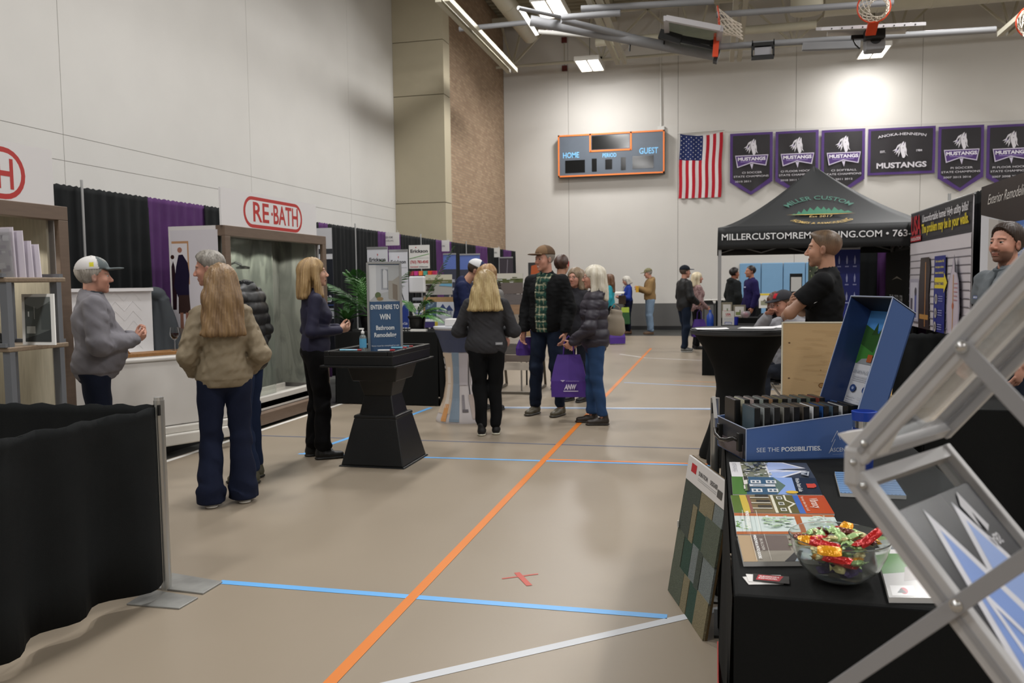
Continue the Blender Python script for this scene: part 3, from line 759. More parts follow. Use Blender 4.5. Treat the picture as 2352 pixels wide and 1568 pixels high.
def booth(y0, y1, label, wallm, side_white, sign, panes=3, XK=-5.36):
    XF = -4.6; zt = 2.06
    t = thing('shower_display', (XF, (y0 + y1) / 2, 0), label, 'shower display', group='walk-in shower displays')
    f = B(); f.box(XF - .06, y0, zt - .1, XF + .04, y1, zt); f.obj('head_frame', brn, t, world=True, bevel=.004)
    for a in (y0, y1 - .09): B().box(XF + .0, a, .06, XF + .04, a + .09, zt - .1).obj('post', brn, t, world=True, bevel=.004)
    B().box(XF - .06, y0, .0 + .03, XF + .04, y1, .15).obj('sill_frame', brn, t, world=True, bevel=.004)
    n = panes; yy0, yy1 = y0 + .08, y1 - .08; wdt = (yy1 - yy0) / n
    for i in range(n): B().box(XK - .02, yy0 + i * wdt + .002, .3, XK, yy0 + (i + 1) * wdt - .002, zt - .06).obj('wall_tile', wallm, t, world=True)
    for a in (y0 + .08, y1 - .1): B().box(XK, a, .3, XF - .06, a + .02, zt - .06).obj('wall_tile', wallm, t, world=True)
    B().box(XK - .04, y0, .0, XK - .02, y1, zt).box(XK - .02, y0, 0.0, XF - .06, y0 + .03, zt).box(XK - .02, y1 - .03, 0.0, XF - .06, y1, zt).obj('outer_shell', mat('#d4d0d0', .35), t, world=True)
    B().box(XK - .02, y0 + .03, zt - .06, XF - .06, y1 - .03, zt - .03).obj('canopy', mat('#4a4844', .6), t, world=True)
    b = B().box(XK, y0 + .1, .15, XF - .06, y1 - .1, .25).box(XF - .14, y0 + .1, .17, XF - .06, y1 - .1, .3).box(XK, y0 + .1, .17, XK + .04, y1 - .1, .3)
    b.obj('shower_pan', mat('#cfccc6', .2), t, world=True, bevel=.01)
    for k in range(3):
        yy = y0 + (y1 - y0) * (.22 + .27 * k)
        B().tube((XK + .3, yy, zt - .075), (XK + .3, yy, zt - .06), .03).obj('downlight', mat('#fff6e8', .4, emit=6), t, world=True)
        if y0 > 6 or k == 2: ld = bpy.data.lights.new('downlight_lamp', 'SPOT'); ld.energy = 22; ld.spot_size = 2.4; ld.color = (1, .95, .86); ld.shadow_soft_size = .03; lo = bpy.data.objects.new('downlight_lamp', ld); lo.location = (XK + .3, yy, zt - .09); COL.objects.link(lo)
    bath_sign(t, *sign)
    return t


mar = marble('m', '#7e827c', '#5a5d58', 1)
t = booth(7.08, 9.2, 'shower display with grey marbled walls, behind the woman in navy', mar, True, (7.06, 9.0, 2.06, 2.42, 8.05), XK=-5.14)
XK = -5.14
B().path([(XK, 8.0, 1.7), (XK + .1, 8.0, 1.73), (XK + .16, 8.02, 1.7)], .012).lathe([(0, 0), (.07, 0), (.075, .02), (.03, .035), (0, .035)], (XK + .17, 8.03, 1.66)).obj('shower_head', mat('#8f9092', .2, metal=1), t, world=True)
B().box(XK, 7.9, 1.1, XK + .1, 8.35, 1.125).obj('corner_shelf', mat('#b7bab5', .2), t, world=True)
B().path([(XK + .01, 7.45, 1.25), (XK + .06, 7.45, 1.25), (XK + .06, 7.75, 1.05), (XK + .01, 7.75, 1.05)], .012).obj('grab_bar', mat('#8f9092', .2, metal=1), t, world=True)
B().tube((XK, 8.2, 1.22), (XK + .06, 8.2, 1.22), .04).obj('valve', mat('#8f9092', .2, metal=1), t, world=True)
B().box(-4.72, 7.2, .3, -4.712, 8.2, 1.95).obj('glass_door', mat('#e6ece8', .02, trans=.97, ior=1.05), t, world=True)
# printed picture on the side facing the camera
p = Print(.52, 1.9, O=(-5.16, 7.08, .15), U=(1, 0, 0), V=(0, 0, 1))
p.rect(0, 0, 1, .985, '#cdc9cf')
p.rect(.02, .71, .38, .93, '#b58b68').rect(.02, .722, .35, .918, '#d6d2d6')
ink = '#231d33'
p.poly([(.0, .58), (.0, .8), (.04, .83), (.07, .8), (.1, .68), (.08, .58)], '#2a1a20').circ(.03, .85, .04, '#3a2520')
p.poly([(.1, .66), (.04, .7), (.1, .8), (.16, .86), (.25, .862), (.35, .82), (.38, .76), (.36, .7), (.36, .645), (.12, .645)], ink).circ(.19, .885, .05, '#a07060').poly([(.13, .655), (.36, .655), (.38, .56), (.12, .56)], '#3b2c2a').rect(.15, .44, .22, .565, '#8d6354').rect(.27, .44, .34, .565, '#8d6354').poly([(0, .3), (.6, .3), (.45, .46), (0, .5)], '#8d7f76').rect(0, 0, .6, .3, '#8d7f76')
p.obj('printed_picture', t, m=VC(.2), world=True)
wood = mat('#aaa392', .35, var=.1, vs=10, stretch=(6, 6, .5))
t = booth(2.95, 5.1, 'shower display with beige wood-grain walls at the left edge', wood, False, (3.0, 5.0, 2.06, 2.45, 4.15))
B().box(-5.3, 4.6, .3, -4.95, 5.0, .48).prism([(-5.3, 4.1, .3), (-5.3, 4.6, .3), (-5.3, 4.5, .75), (-5.3, 4.1, .75)], (.3, 0, 0)).obj('shower_seat', mat('#d5d2ca', .2), t, world=True, bevel=.012)
B().tube((-5.34, 4.0, 1.33), (-5.28, 4.0, 1.33), .1, n=28).obj('valve_plate', mat('#8a8070', .2, metal=.9), t, world=True)
# black strip under the displays
tag(B().box(-5.4, 5.25, .0, -4.72, 7.0, .1).obj('plinth', mat('#17181a', .6)), 'low black plinth under the bathtub display', 'plinth')

# bathtub display, turned towards the aisle
t = thing('bathtub_display', (-4.62, 6.2, .1), 'white boxed bathtub display with patterned white back panel', 'bathtub', rz=0)
ux = Vector((.463, .886, 0)); nx = Vector((-.886, .463, 0)); P0 = Vector((-5.1, 5.28, 0))
def loc(a, n_, z): return P0 + ux * a + nx * n_ + Vector((0, 0, z))
def obx(b, a0, a1, n0, n1, z0, z1): return b.prism([loc(a0, n0, z0), loc(a1, n0, z0), loc(a1, n1, z0), loc(a0, n1, z0)], (0, 0, z1 - z0))
wm = mat('#d6d3cf', .3, var=.01)
LN = 1.62
obx(B(), 0, LN, 0, .03, .27, .84).obj('apron', wm, t, world=True, bevel=.01)
b = B(); obx(b, -.02, LN + .02, -.06, .03, .10, .2); obx(b, -.02, LN + .02, -.03, .03, .2, .265); b.obj('skirting', mat('#dad7d0', .35), t, world=True, bevel=.012)
b = B(); obx(b, 0, LN, -.015, .1, .84, .875); obx(b, 0, LN, .62, .72, .84, .875); obx(b, 0, .1, .1, .62, .84, .875); obx(b, LN - .1, LN, .1, .62, .84, .875); b.obj('rim', wm, t, world=True, bevel=.012)
b = B(); obx(b, .1, LN - .1, .1, .12, .45, .84); obx(b, .1, LN - .1, .6, .62, .45, .84); obx(b, .1, LN - .1, .1, .62, .43, .45); obx(b, .08, .1, .1, .62, .43, .84); obx(b, LN - .1, LN - .08, .1, .62, .43, .84); b.obj('basin', wm, t, world=True)
b = B(); obx(b, 0, 1.28, .72, .76, .1, 1.47); obx(b, 0, 1.28, .68, .78, 1.44, 1.47); b.obj('back_panel', mat('#dbd9da', .35), t, world=True)
for j in range(6):      # raised zigzag relief on the panel
    b = B()
    for i in range(7):
        for s in (0, 1): b.bar(loc(.06 + i * .16 + s * .08, .719, .9 + j * .09 + (0 if s == 0 else .09)), loc(.14 + i * .16 + s * .08, .719, .9 + j * .09 + (.09 if s == 0 else 0)), .003, .003)
    b.obj('zigzag_relief', mat('#dcdadb', .35), t, world=True)
tw = mat('#8c6337', .5, var=.15, vs=12, stretch=(1, 6, 6))
b = B(); obx(b, .42, 1.4, .08, .3, .88, .91); o = b.obj('bath_tray', tw, bevel=.004); tag(o, 'wooden bath tray across the white tub rim', 'tray')
t = thing('book_stand', tuple(loc(.62, .2, .91)), 'wooden angled stand with a red edged card on the bath tray', 'stand')
B().prism([loc(.55, .12, .91), loc(.8, .12, .91), loc(.68, .12, 1.09), loc(.62, .12, 1.09)], tuple(nx * .02)).obj('board', tw, t, world=True)
B().prism([loc(.56, .11, .95), loc(.62, .11, 1.11), loc(.66, .11, 1.11), loc(.6, .11, .95)], tuple(nx * .01)).obj('card', mat('#a5262a', .5), t, world=True)
def wineglass(c):
    t = thing('wine_glass', c, 'glass of red wine standing on the bath tray', 'wine glass')
    gm = mat('#f2f4f3', .02, trans=1.0, ior=1.3)
    B().lathe([(0, 0), (.035, 0), (.035, .003), (.004, .006), (.004, .09), (.02, .1), (.038, .13), (.04, .16), (.033, .205), (.0318, .205), (.0385, .16), (.0365, .13), (.018, .102), (0, .098)], n=28).obj('glass', gm, t, smooth=50)
    B().lathe([(0, .1), (.017, .103), (.036, .131), (.0375, .155), (0, .155)], n=28).obj('wine', mat('#2a0610', .1), t, smooth=50)
wineglass(tuple(loc(1.22, .18, .91)))
# grey coat hung over the panel corner
s = SDF((-.35, -.2, -.1), (.35, .2, .85), .012)
s.cone((-.05, 0, .72), (-.16, 0, .1), .05, .07, k=.05, sq=(1, .7, 1)).cone((.02, 0, .74), (.03, 0, .02), .07, .13, k=.06, sq=(1, .5, 1)).cone((.1, 0, .68), (.21, .02, .12), .05, .06, k=.03).ell((.0, 0, .75), (.1, .07, .05), k=.04)
s.disp(lambda X, Y, Z: .008 * np.sin(X * 60 + Z * 4) * (Z < .7)); s.cut((0, 0, .04), (0, 0, -1))
o = link('hanging_coat', s.mesh('coat', dec=.5), mat('#45494d', .8, bump=.2, bs=200)); o.location = loc(1.34, .80, .66); o.rotation_euler = (0, 0, math.radians(20))
tag(o, 'charcoal coat hung over the corner of the white bathtub panel', 'coat')

# steel and wood shelf rack in front of the first display
t = thing('shelf_rack', (-4.15, 4.08, 0), 'grey steel rack with wooden shelves at the left edge', 'rack')
rm = mat('#7f838a', .4, metal=.3); X0r, X1r = -4.38, -3.932
for x in (X0r + .1, X1r):
    for y in (3.9, 4.27): B().box(x - .025, y - .018, 0, x + .025, y + .018, 1.515).obj('upright', rm, t, world=True)
for z in (1.511, 1.112, .59):
    B().box(X0r, 3.87, z, X1r + .032, 4.32, z + .028).obj('shelf', mat('#8d7c69', .5, var=.15, vs=8, stretch=(1, 8, 8)), t, world=True, bevel=.006)
    for y in (3.86, 4.28): B().box(X0r, y, z + .028, X1r + .02, y + .03, z + .05).obj('shelf_rail', rm, t, world=True)
t = thing('brochure_holder', (-4.15, 4.08, 1.54), 'clear acrylic holder with lilac bathroom leaflets on top shelf', 'holder')
ac = mat('#e9ecec', .05, trans=.9, ior=1.1)
for i, (dx, hh) in enumerate(((0, .3), (.05, .28), (.085, .22), (.12, .2))):
    o_ = Vector((-4.25 + dx * .75, 4.05 + i * .03, 1.54)); b = B(); b.prism([o_, o_ + Vector((.25, 0, 0)), o_ + Vector((.19, .05, hh)), o_ + Vector((-.06, .05, hh))], (0, .006, 0)); b.obj('leaflet', mat('#c9c2cd', .4), t, world=True)
    if i == 0:
        p = Print(.25, hh, fn=lambda u, v, d: (o_[0] + u - .06 * v / .3, o_[1] + .05 * v / .3 - d, o_[2] + v)); photo(p, .1, .05, .95, .9, ['#b7aebf', '#e4e0e8', '#9d95a6', '#7f7787', '#d7d1dd'], 26, 3); p.rect(.3, .1, .6, .16, '#8a6a55').obj('print', t, world=True)
B().prism([(-4.27, 4.03, 1.54), (-4.0, 4.03, 1.54), (-4.06, 4.075, 1.83), (-4.33, 4.075, 1.83)], (0, .003, 0)).obj('acrylic_front', ac, t, world=True)
t = thing('framed_photo', (-4.1, 4.1, 1.141), 'white framed grey bathroom photo leaning on the second shelf', 'framed photo')
o_ = Vector((ony(52, 780, 4.07)[0], 4.07, 1.141)); W, Hh = .23, .30
fn = lambda u, v, d: (o_[0] + u - .09 * v / Hh, o_[1] + .1 * v / Hh - d, o_[2] + v)
B().prism([fn(0, 0, 0), fn(W, 0, 0), fn(W, Hh, 0), fn(0, Hh, 0)], (0, .01, 0)).obj('frame', wht, t, world=True)
p = Print(W, Hh, fn=fn, lift=.002); p.rect(.1, .06, .9, .94, '#565a58').poly([(.1, .06), (.9, .06), (.9, .3), (.5, .2), (.1, .12)], '#3c3f3f').rect(.6, .3, .9, .8, '#484c4b').rect(.15, .22, .42, .36, '#a9aba6').poly([(.1, .8), (.5, .7), (.9, .85), (.9, .94), (.1, .94)], '#6f7371').rect(.2, .55, .24, .65, '#c7c9c6').line((.4, .5), (.4, .75), .004, '#a5a7a4').obj('print', t, m=VC(.15), world=True)
o = SDF((-.15, -.1, -.02), (.15, .12, .12), .006).ell((0, 0, .02), (.1, .06, .04)).ell((.02, 0, .05), (.05, .04, .03)); o.cut((0, 0, .0), (0, 0, -1)); o = link('black_pouch', o.mesh('p', dec=.5), mat('#101112', .5)); o.location = (-4.12, 3.98, 1.141); tag(o, 'small black pouch on the rack beside the framed photo', 'pouch')

# low drape barrier, left foreground
PX, PY = -2.6, 3.43
t = thing('barrier_post', (PX, PY, 0), 'short silver drape post with slotted top by the grey floor plates', 'post')
B().tube((PX, PY, .0), (PX, PY, .93), .0245, n=20).obj('tube', mat('#b5b5b2', .3, metal=.8, var=.05), t, world=True, smooth=40)
B().tube((PX, PY, .93), (PX, PY, .945), .022, n=20).obj('cap', mat('#d0d0ce', .3, metal=.8), t, world=True)
B().box(PX + .012, PY - .03, .86, PX + .022, PY - .018, .91).box(PX - .02, PY - .03, .87, PX - .012, PY - .018, .91).obj('slot', bk, t, world=True)
st = mat('#8f8f8c', .45, metal=.35, var=.2, vs=9)
for k, (pts, w_) in enumerate((([(290, 1384), (411, 1394), (455, 1369), (345, 1350)], 'in front of the low drape'), ([(378, 1350), (466, 1360), (511, 1333), (385, 1323)], 'behind the short post'))):
    P = [onz(*q, .012) for q in pts]; P = [(x, y, .0) for x, y, z in P]
    if k == 1: P[0] = (-2.72, 3.42, 0); P[3] = (-2.72, 3.62, 0)
    o = B().prism(P, (0, 0, .008 if k == 0 else .009)).obj('base_plate', st, bevel=.002)
    tag(o, 'flat scuffed steel floor plate ' + w_, 'floor plate')
drape('low_drape', (-2.60, 3.40), (-2.72, 1.6), .05, .90, BLK, 'low black drape running towards the camera at the left edge', seed=5, amp=.05, per=.42, header=.09, flare=1.15, drop=.012)
drape('low_drape', (-2.63, 3.43), (-4.2, 3.3), .05, .905, BLK, 'low black drape crossing behind the near one at left', seed=9, amp=.03, per=.3, header=.09)

# black pedestal entry table with sign
t = thing('pedestal_table', (-2.69, 6.4, 0), 'black moulded pedestal table with stepped foot beside the aisle', 'table')
pb = mat('#1b1c1d', .33, bump=.05, bs=80); cx, cy = -2.69, 6.4
def frus(b, z0, z1, a0, d0, a1, d1):
    vs = [(cx + sx * a / 2, cy + sy * d / 2, z) for z, a, d in ((z0, a0, d0), (z1, a1, d1)) for sx, sy in ((-1, -1), (1, -1), (1, 1), (-1, 1))]
    return b.add(vs, [(3, 2, 1, 0), (4, 5, 6, 7), (0, 1, 5, 4), (1, 2, 6, 5), (2, 3, 7, 6), (3, 0, 4, 7)])
b = B(); frus(b, 0, .012, .58, .58, .56, .56); frus(b, .012, .385, .54, .54, .37, .37); frus(b, .385, .41, .38, .38, .37, .37); b.obj('foot', pb, t, world=True, bevel=.008)
b = B(); frus(b, .40, .57, .31, .31, .24, .24); b.obj('lower_column', pb, t, world=True, bevel=.008)
b = B(); frus(b, .56, .70, .24, .24, .31, .31); frus(b, .69, .85, .38, .38, .46, .46); b.obj('upper_column', pb, t, world=True, bevel=.008)
x0, x1, y0, y1 = -2.97, -2.35, 5.82, 6.72
B().box(x0, y0, .84, x1, y1, .855).obj('lip', pb, t, world=True, bevel=.004)
b = B().box(x0 + .025, y0 + .025, .855, x1 - .025, y1 - .025, .93)
b.box(x0 + .025, y0 + .025, .93, x0 + .07, y1 - .025, .965).box(x1 - .07, y0 + .025, .93, x1 - .025, y1 - .025, .965).box(x0 + .07, y0 + .025, .93, x1 - .07, y0 + .07, .965).box(x0 + .07, y1 - .07, .93, x1 - .07, y1 - .025, .965)
b.obj('tray', pb, t, world=True, bevel=.006)
t = thing('standing_sign', (-2.58, 6.15, .93), 'framed standing sign reading ENTER HERE TO WIN Bathroom Remodeling', 'sign')
O_ = np.array(ony(844, 600, 6.05)); xL, xR = O_[0], O_[0] + .215
zb_, zt_ = .935, 1.645; yL, yR = 6.05, 6.2
fn = lambda u, v, d: (xL + u - .0, yL + (yR - yL) * u / (xR - xL) - d, zb_ + v)
W, Hh = xR - xL, zt_ - zb_
b_ = B().prism([fn(0, 0, 0), fn(W, 0, 0), fn(W, Hh, 0), fn(0, Hh, 0)], (0, .012, 0)); bkg = b_.obj('backing', mat('#1a1a1a', .5), t, world=True)
b = B()
for a, c in (((0, 0), (W, 0)), ((W, 0), (W, Hh)), ((W, Hh), (0, Hh)), ((0, Hh), (0, 0))): b.bar(fn(*a, .004), fn(*c, .004), .012, .016)
b.obj('frame', mat('#a9abad', .35, metal=.5), t, world=True)
p = Print(W, Hh, fn=fn, lift=.001)
p.rect(0, 0, 1, 1, '#3f5878').rect(0, .985, 1, 1, '#cfd5d8').rect(.02, .57, .98, .975, '#a9adb0')
p.poly([(.02, .57), (.25, .65), (.25, .975), (.02, .975)], '#c9ccd0').poly([(.25, .65), (.62, .68), (.62, .95), (.25, .975)], '#b8bcc2').rect(.4, .7, .62, .93, '#9ba0a8').poly([(.45, .72), (.6, .72), (.6, .9), (.5, .93), (.45, .9)], '#c2c6cc').poly([(.62, .6), (.98, .57), (.98, .86), (.75, .8), (.62, .8)], '#9a9892').poly([(.75, .6), (.9, .58), (.9, .75), (.75, .77)], '#7d756c').circ(.3, .64, .09, '#5d6a4c', ry=.035).circ(.36, .6, .1, '#8c7a5c', ry=.02)
for q in ((.45, .72, .45, .93), (.6, .7, .6, .92)): p.line(q[:2], q[2:], .002, '#5a5f66')
LTT = '#dfe4e8'
p.text('ENTER HERE TO', .5, .485, .036, LTT, wd=.185, bold=.02).text('WIN', .5, .37, .045, LTT, wd=.07, bold=.02).text('Bathroom', .5, .255, .036, LTT, wd=.12, bold=.02).text('Remodeling', .5, .175, .036, LTT, wd=.145, bold=.02).text('Entry must be completed to win', .5, .07, .012, LTT, wd=.18)
p.obj('print', bkg, m=VC(.25), world=True)
b = B().box(xL - .09, 6.27, .93, xL + .0, 6.29, zt_ + .01); b.obj('rear_panel', mat('#191614', .5), t, world=True); B().box(xL - .1, 6.265, .93, xL - .09, 6.29, zt_ + .01).box(xL - .09, 6.265, zt_ - .04, xL, 6.27, zt_ - .005).obj('rear_edge', mat('#8c7a5e', .4), t, world=True)
B().box(xL - .1, 6.1, .93, xR + .02, 6.32, .945).obj('foot', mat('#151515', .4), t, world=True)
c = (ony(834, 800, 5.95)[0], 5.95, .966)
t = thing('sanitizer_bottle', c, 'clear pump bottle of hand sanitizer with blue label on pedestal table', 'bottle')
B().lathe([(0, 0), (.026, 0), (.028, .01), (.028, .1), (.02, .115), (.012, .12), (.012, .13), (0, .13)], n=24, sy=.75).obj('body', mat('#d8e6ea', .05, trans=.85, ior=1.33), t, smooth=50)
B().lathe([(.0285, .02), (.0285, .09)], n=24, sy=.76).obj('bottle_label', mat('#58a0c8', .4), t, smooth=50)
B().lathe([(0, .13), (.013, .13), (.013, .145), (.005, .15), (.005, .165), (0, .165)], n=16).box(-.03, -.006, .16, .008, .006, .172).obj('pump', mat('#e6e8e8', .3), t)
rp = random.Random(4)
for i, (x, y, cc, w_) in enumerate(((765, 812, '#7cc0dc', 'at the front left corner'), (800, 808, '#8fc6de', 'left of the sanitizer'), (860, 812, '#d8dadc', 'before the standing sign'), (930, 800, '#7cc0dc', 'right of the standing sign'), (965, 797, '#8fc6de', 'at the back right corner'), (905, 806, '#d8dadc', 'by the sign foot'))):
    q = onz(x, y, .967); q[0] = min(max(q[0], x0 + .06), x1 - .08); q[1] = min(max(q[1], y0 + .05), y1 - .05)
    t = thing('pen', (q[0], q[1], .9665), 'small blue, white and red pen ' + w_ + ' of the pedestal table', 'pen', group='pens on the pedestal table')
    B().tube((-.07, 0, .006), (.02, .02, .006), .006, n=8).obj('barrel', mat(cc, .35), t); B().tube((.02, .02, .006), (.05, .027, .006), .0065, n=8).obj('pen_cap', mat('#a8262a', .35), t)

# fabric covered demonstration kiosk
cx, cy = -2.66, 8.45
t = thing('demo_kiosk', (cx, cy, 0), 'waisted fabric kiosk with dark blue band and bathroom picture print', 'kiosk')
prof = [(0, .27), (.03, .275), (.12, .235), (.25, .185), (.42, .155), (.6, .16), (.75, .185), (.88, .225), (.98, .27), (1.0, .275)]
def rad(z):
    for (a, r0), (c, r1) in zip(prof[:-1], prof[1:]):
        if a <= z <= c: return r0 + (r1 - r0) * (z - a) / (c - a)
    return .27
b = B().lathe([(r, z) for z, r in prof], (cx, cy, 0), 40, sy=.8); b.obj('fabric', mat('#cdc7c8', .6), t, world=True, smooth=60)
def kf(u, v, d):
    a = math.radians(188 + u * 200); r = rad(v) + d + .004; return (cx + r * math.cos(a), cy + .8 * r * math.sin(a), v)
p = Print(1, 1, fn=kf)
def kr(x0, y0, x1, y1, c):
    n = max(1, int((x1 - x0) / .03)); m_ = max(1, int((y1 - y0) / .03))
    for i in range(n):
        for j in range(m_):
            a0, a1 = x0 + (x1 - x0) * i / n, x0 + (x1 - x0) * (i + 1) / n; b0, b1 = y0 + (y1 - y0) * j / m_, y0 + (y1 - y0) * (j + 1) / m_
            p.b.add([kf(a, c_, p.d) for a, c_ in ((a0, b0), (a1, b0), (a1, b1), (a0, b1))], [(0, 1, 2, 3)], c)
    p.d += p.step
kr(0, .75, 1, .985, '#454c66'); kr(.34, .02, .46, .75, '#8193a5'); kr(0, .1, .33, .74, '#cbb9a6'); kr(.05, .2, .12, .7, '#b39c84'); kr(.2, .16, .28, .6, '#d9cfc6'); kr(.22, .02, .3, .2, '#d49a62'); kr(.02, .55, .14, .7, '#4d4745'); kr(.035, .57, .125, .68, '#ded9d8')
kr(.46, .4, .62, .74, '#b9b3b8'); kr(.64, .3, .66, .7, '#3f3c40'); kr(.62, .05, .9, .3, '#b8a9a2'); kr(.5, .15, .54, .3, '#8f8a90'); kr(.7, .4, .95, .66, '#e0dbdf'); kr(.5, .12, .58, .15, '#6a6468')
p.obj('print', t, m=VC(.55), world=True)
B().lathe([(0, 1.0), (.285, 1.0), (.285, 1.02), (0, 1.02)], (cx, cy, 0), 40, sy=.8).obj('top', mat('#c9ccd4', .3), t, world=True)
tag(B().box(cx - .15, cy - .05, 1.02, cx + .02, cy + .1, 1.1).obj('tissue_box', mat('#d8d6d4', .5), bevel=.008), 'small white box on top of the waisted kiosk', 'box')
# ---------------------------------------------------------------- people
def rotm(yaw=0, pitch=0, roll=0):
    return np.array(Matrix.Rotation(math.radians(yaw), 3, 'Z') @ Matrix.Rotation(math.radians(pitch), 3, 'X') @ Matrix.Rotation(math.radians(roll), 3, 'Y'))


SK = {'fair': '#c59a84', 'pink': '#bf8c78', 'tan': '#b58870', 'brown': '#8f5a45', 'sienna': '#b07a62', 'pale': '#d3a78e'}


def place(px, depth):
    d = ray(px, 650) / FP; return float(d[0] * depth), float(d[1] * depth)


def sm(x, a, b): t = np.clip((x - a) / (b - a), 0, 1); return t * t * (3 - 2 * t)


def person(label, xy, yaw, h, skin='fair', top=None, bot=None, shoes='#1a1a1c', hair=None, cap=None, L=None, R=None, hd=(0, 0), hfwd=0.0, vox=.007, wide=1.0, belly=0.0, fem=False, sit=False, feet=((-.1, 0, 0), (.1, 0, 0)), face=None, curl=.5, seed=1, dl=None, dr=None, legw=1.0, nl=None, nr=None):
    s = h / 1.75; dz = -.43 if sit else 0.0; sw = (.165 if fem else .188) * wide
    top = dict(top or {}); bot = dict(bot or {}); hair = dict(hair or {}); face = dict(face or {})
    V = lambda *a: np.array(a, float) * s
    up = V(0, 0, dz)
    Rh = rotm(hd[0], hd[1]); piv = V(0, -.01 + hfwd * .6, 1.49 + face.get('neck', 0)) + up; Hc = piv + Rh @ V(0, .02 + hfwd * .4, .135)
    def hp(x, y, z): return Hc + Rh @ (np.array((x, y, z)) * min(s, 1.06) * 1.05)
    hs = min(s, 1.06) * 1.05
    arms = {}
    for sd, A, dd, nn in ((-1, L, dl, nl), (1, R, dr, nr)):
        sh = V(sd * (sw - top.get('w', .022) * .45), -.01, 1.40 - top.get('w', .022) * .3) + up
        el, wr = (V(*A[0]), V(*A[1])) if A is not None else (V(sd * (sw + .045), -.03, 1.13) + up, V(sd * (sw + .05), .06, .88) + up)
        d = (wr - el) / np.linalg.norm(wr - el) if dd is None else np.array(dd, float) / np.linalg.norm(dd)
        n = np.array((-sd, .25, 0.0)) if nn is None else np.array(nn, float); n = n - d * np.dot(n, d); n /= np.linalg.norm(n); arms[sd] = (sh, el, wr, d, n)
    hips = V(0, -.01, .95) + up; legs = {}
    for i, sd in enumerate((-1, 1)):
        f = V(*feet[i]); hj = V(sd * .088 * (1.05 if fem else 1), -.01, .92) + up
        if sit: kn = V(sd * .11, .42, .5); an = V(sd * .12, .42, .08)
        else: an = V(f[0] / s, f[1] / s - .03, .09); kn = (hj + an) / 2 + V(0, .03, .02); kn[2] = (.50 * s)
        legs[sd] = (hj, kn, an)
    xs = [a[k][0] for a in arms.values() for k in (0, 1, 2)] + [l[k][0] for l in legs.values() for k in (0, 1, 2)]
    ysl = [a[k][1] for a in arms.values() for k in (1, 2)] + [l[k][1] for l in legs.values() for k in (1, 2)]
    lo = (min(xs + [-.2]) - .2, min(ysl + [-.12]) - .2, -.03); hi = (max(xs + [.2]) + .2, max(ysl + [.12]) + .26, h + .1 + dz * s)
    # ---- body
    b = SDF(lo, hi, vox)
    b.cone(hips, V(0, 0, 1.2) + up, .085 * s, .09 * s, sq=(1.25, .8, 1)).cone(V(0, 0, 1.2) + up, V(0, -.01, 1.4) + up, .09 * s, .07 * s, sq=(1.35, .8, 1))
    b.cone(V(-sw * .66, -.01, 1.39) + up, V(sw * .66, -.01, 1.39) + up, .036 * s, .036 * s, k=.03)
    b.cone(V(0, -.02, 1.4) + up, hp(0, -.022, -.06), .058 * s * (.88 if fem else 1), .05 * hs * (.86 if fem else 1), k=.03)
    for sd, (sh, el, wr, d, n) in arms.items():
        fm = .85 if fem else 1.0
        b.cone(sh, el, .042 * s * fm, .038 * s * fm, k=.02).cone(el, wr, .042 * s * fm, .026 * s * fm, k=.02)
        w_ = np.cross(d, n); q = .92 if fem else 1.0
        Rm = np.stack([w_, n, d], 1)
        b.ell(wr + d * .055 * s * q, (.04 * s * q, .016 * s, .055 * s * q), Rm, k=.012)
        for j, (o, ln) in enumerate(((-.03, .062), (-.01, .075), (.01, .072), (.029, .056))):
            o *= s * q; ln *= s * q; p0 = wr + d * .088 * s * q + w_ * o; c_ = curl
            d1 = d * math.cos(c_) + n * math.sin(c_); d2 = d * math.cos(c_ * 2.1) + n * math.sin(c_ * 2.1)
            p1 = p0 + d1 * ln * .55; p2 = p1 + d2 * ln * .5
            b.cone(p0, p1, .0092 * s * q, .0085 * s * q, k=.004).cone(p1, p2, .0086 * s * q, .0072 * s * q, k=.003)
        tsd = -sd if np.dot(w_, np.array((0, 1, 0))) * sd < 0 else sd
        tw = w_ if np.dot(w_, np.array((0., 1., .3))) > 0 else -w_
        t0 = wr + d * .03 * s + tw * .028 * s; t1 = t0 + (d * .6 + tw * .6 + n * .35) * .045 * s; b.cone(t0, t1, .0125 * s * q, .0105 * s * q, k=.006).cone(t1, t1 + (d * .8 + tw * .1 + n * .45) * .03 * s, .0102 * s * q, .0085 * s * q, k=.004)
    for sd, (hj, kn, an) in legs.items():
        b.cone(hj, kn, .075 * s, .048 * s, k=.03).cone(kn, an, .048 * s, .034 * s, k=.02).cone(an - V(0, .02, .03), an + V(0, .12, -.05), .03 * s, .022 * s, k=.02)
    # head
    E = lambda c, r, k=.012, op='u': b.ell(hp(*c), np.array(r) * hs, Rh, k=k, op=op)
    E((0, -.018, .032), (.076, .095, .086)); E((0, .02, -.02), (.064, .07, .088)); E((0, .028, -.07), (.052 if not fem else .046, .052, .04), .02); E((0, .068, -.1), (.021 if not fem else .016, .018, .016), .02)
    E((0, .07, .024), (.05, .019, .013), .012); b.cone(hp(0, .084, .008), hp(0, .106, -.03), .0085 * hs, .0125 * hs, k=.012)
    for sd in (-1, 1):
        E((sd * .012, .097, -.036), (.009, .012, .008), .005); E((sd * .036, .058, -.03), (.022, .022, .024), .02)
        E((sd * .031, .091, .001), (.0165, .011, .0085), .006, 's'); E((sd * .031, .077, .009), (.0165, .009, .0045), .003); E((sd * .031, .077, -.0075), (.0155, .008, .0035), .003)
        E((sd * .077, -.008, -.012), (.009, .018, .031), .006); E((sd * .085, .0, -.012), (.006, .009, .016), .004, 's')
    E((0, .082, -.064), (.024, .012, .006), .005); E((0, .08, -.076), (.02, .012, .0065), .005)
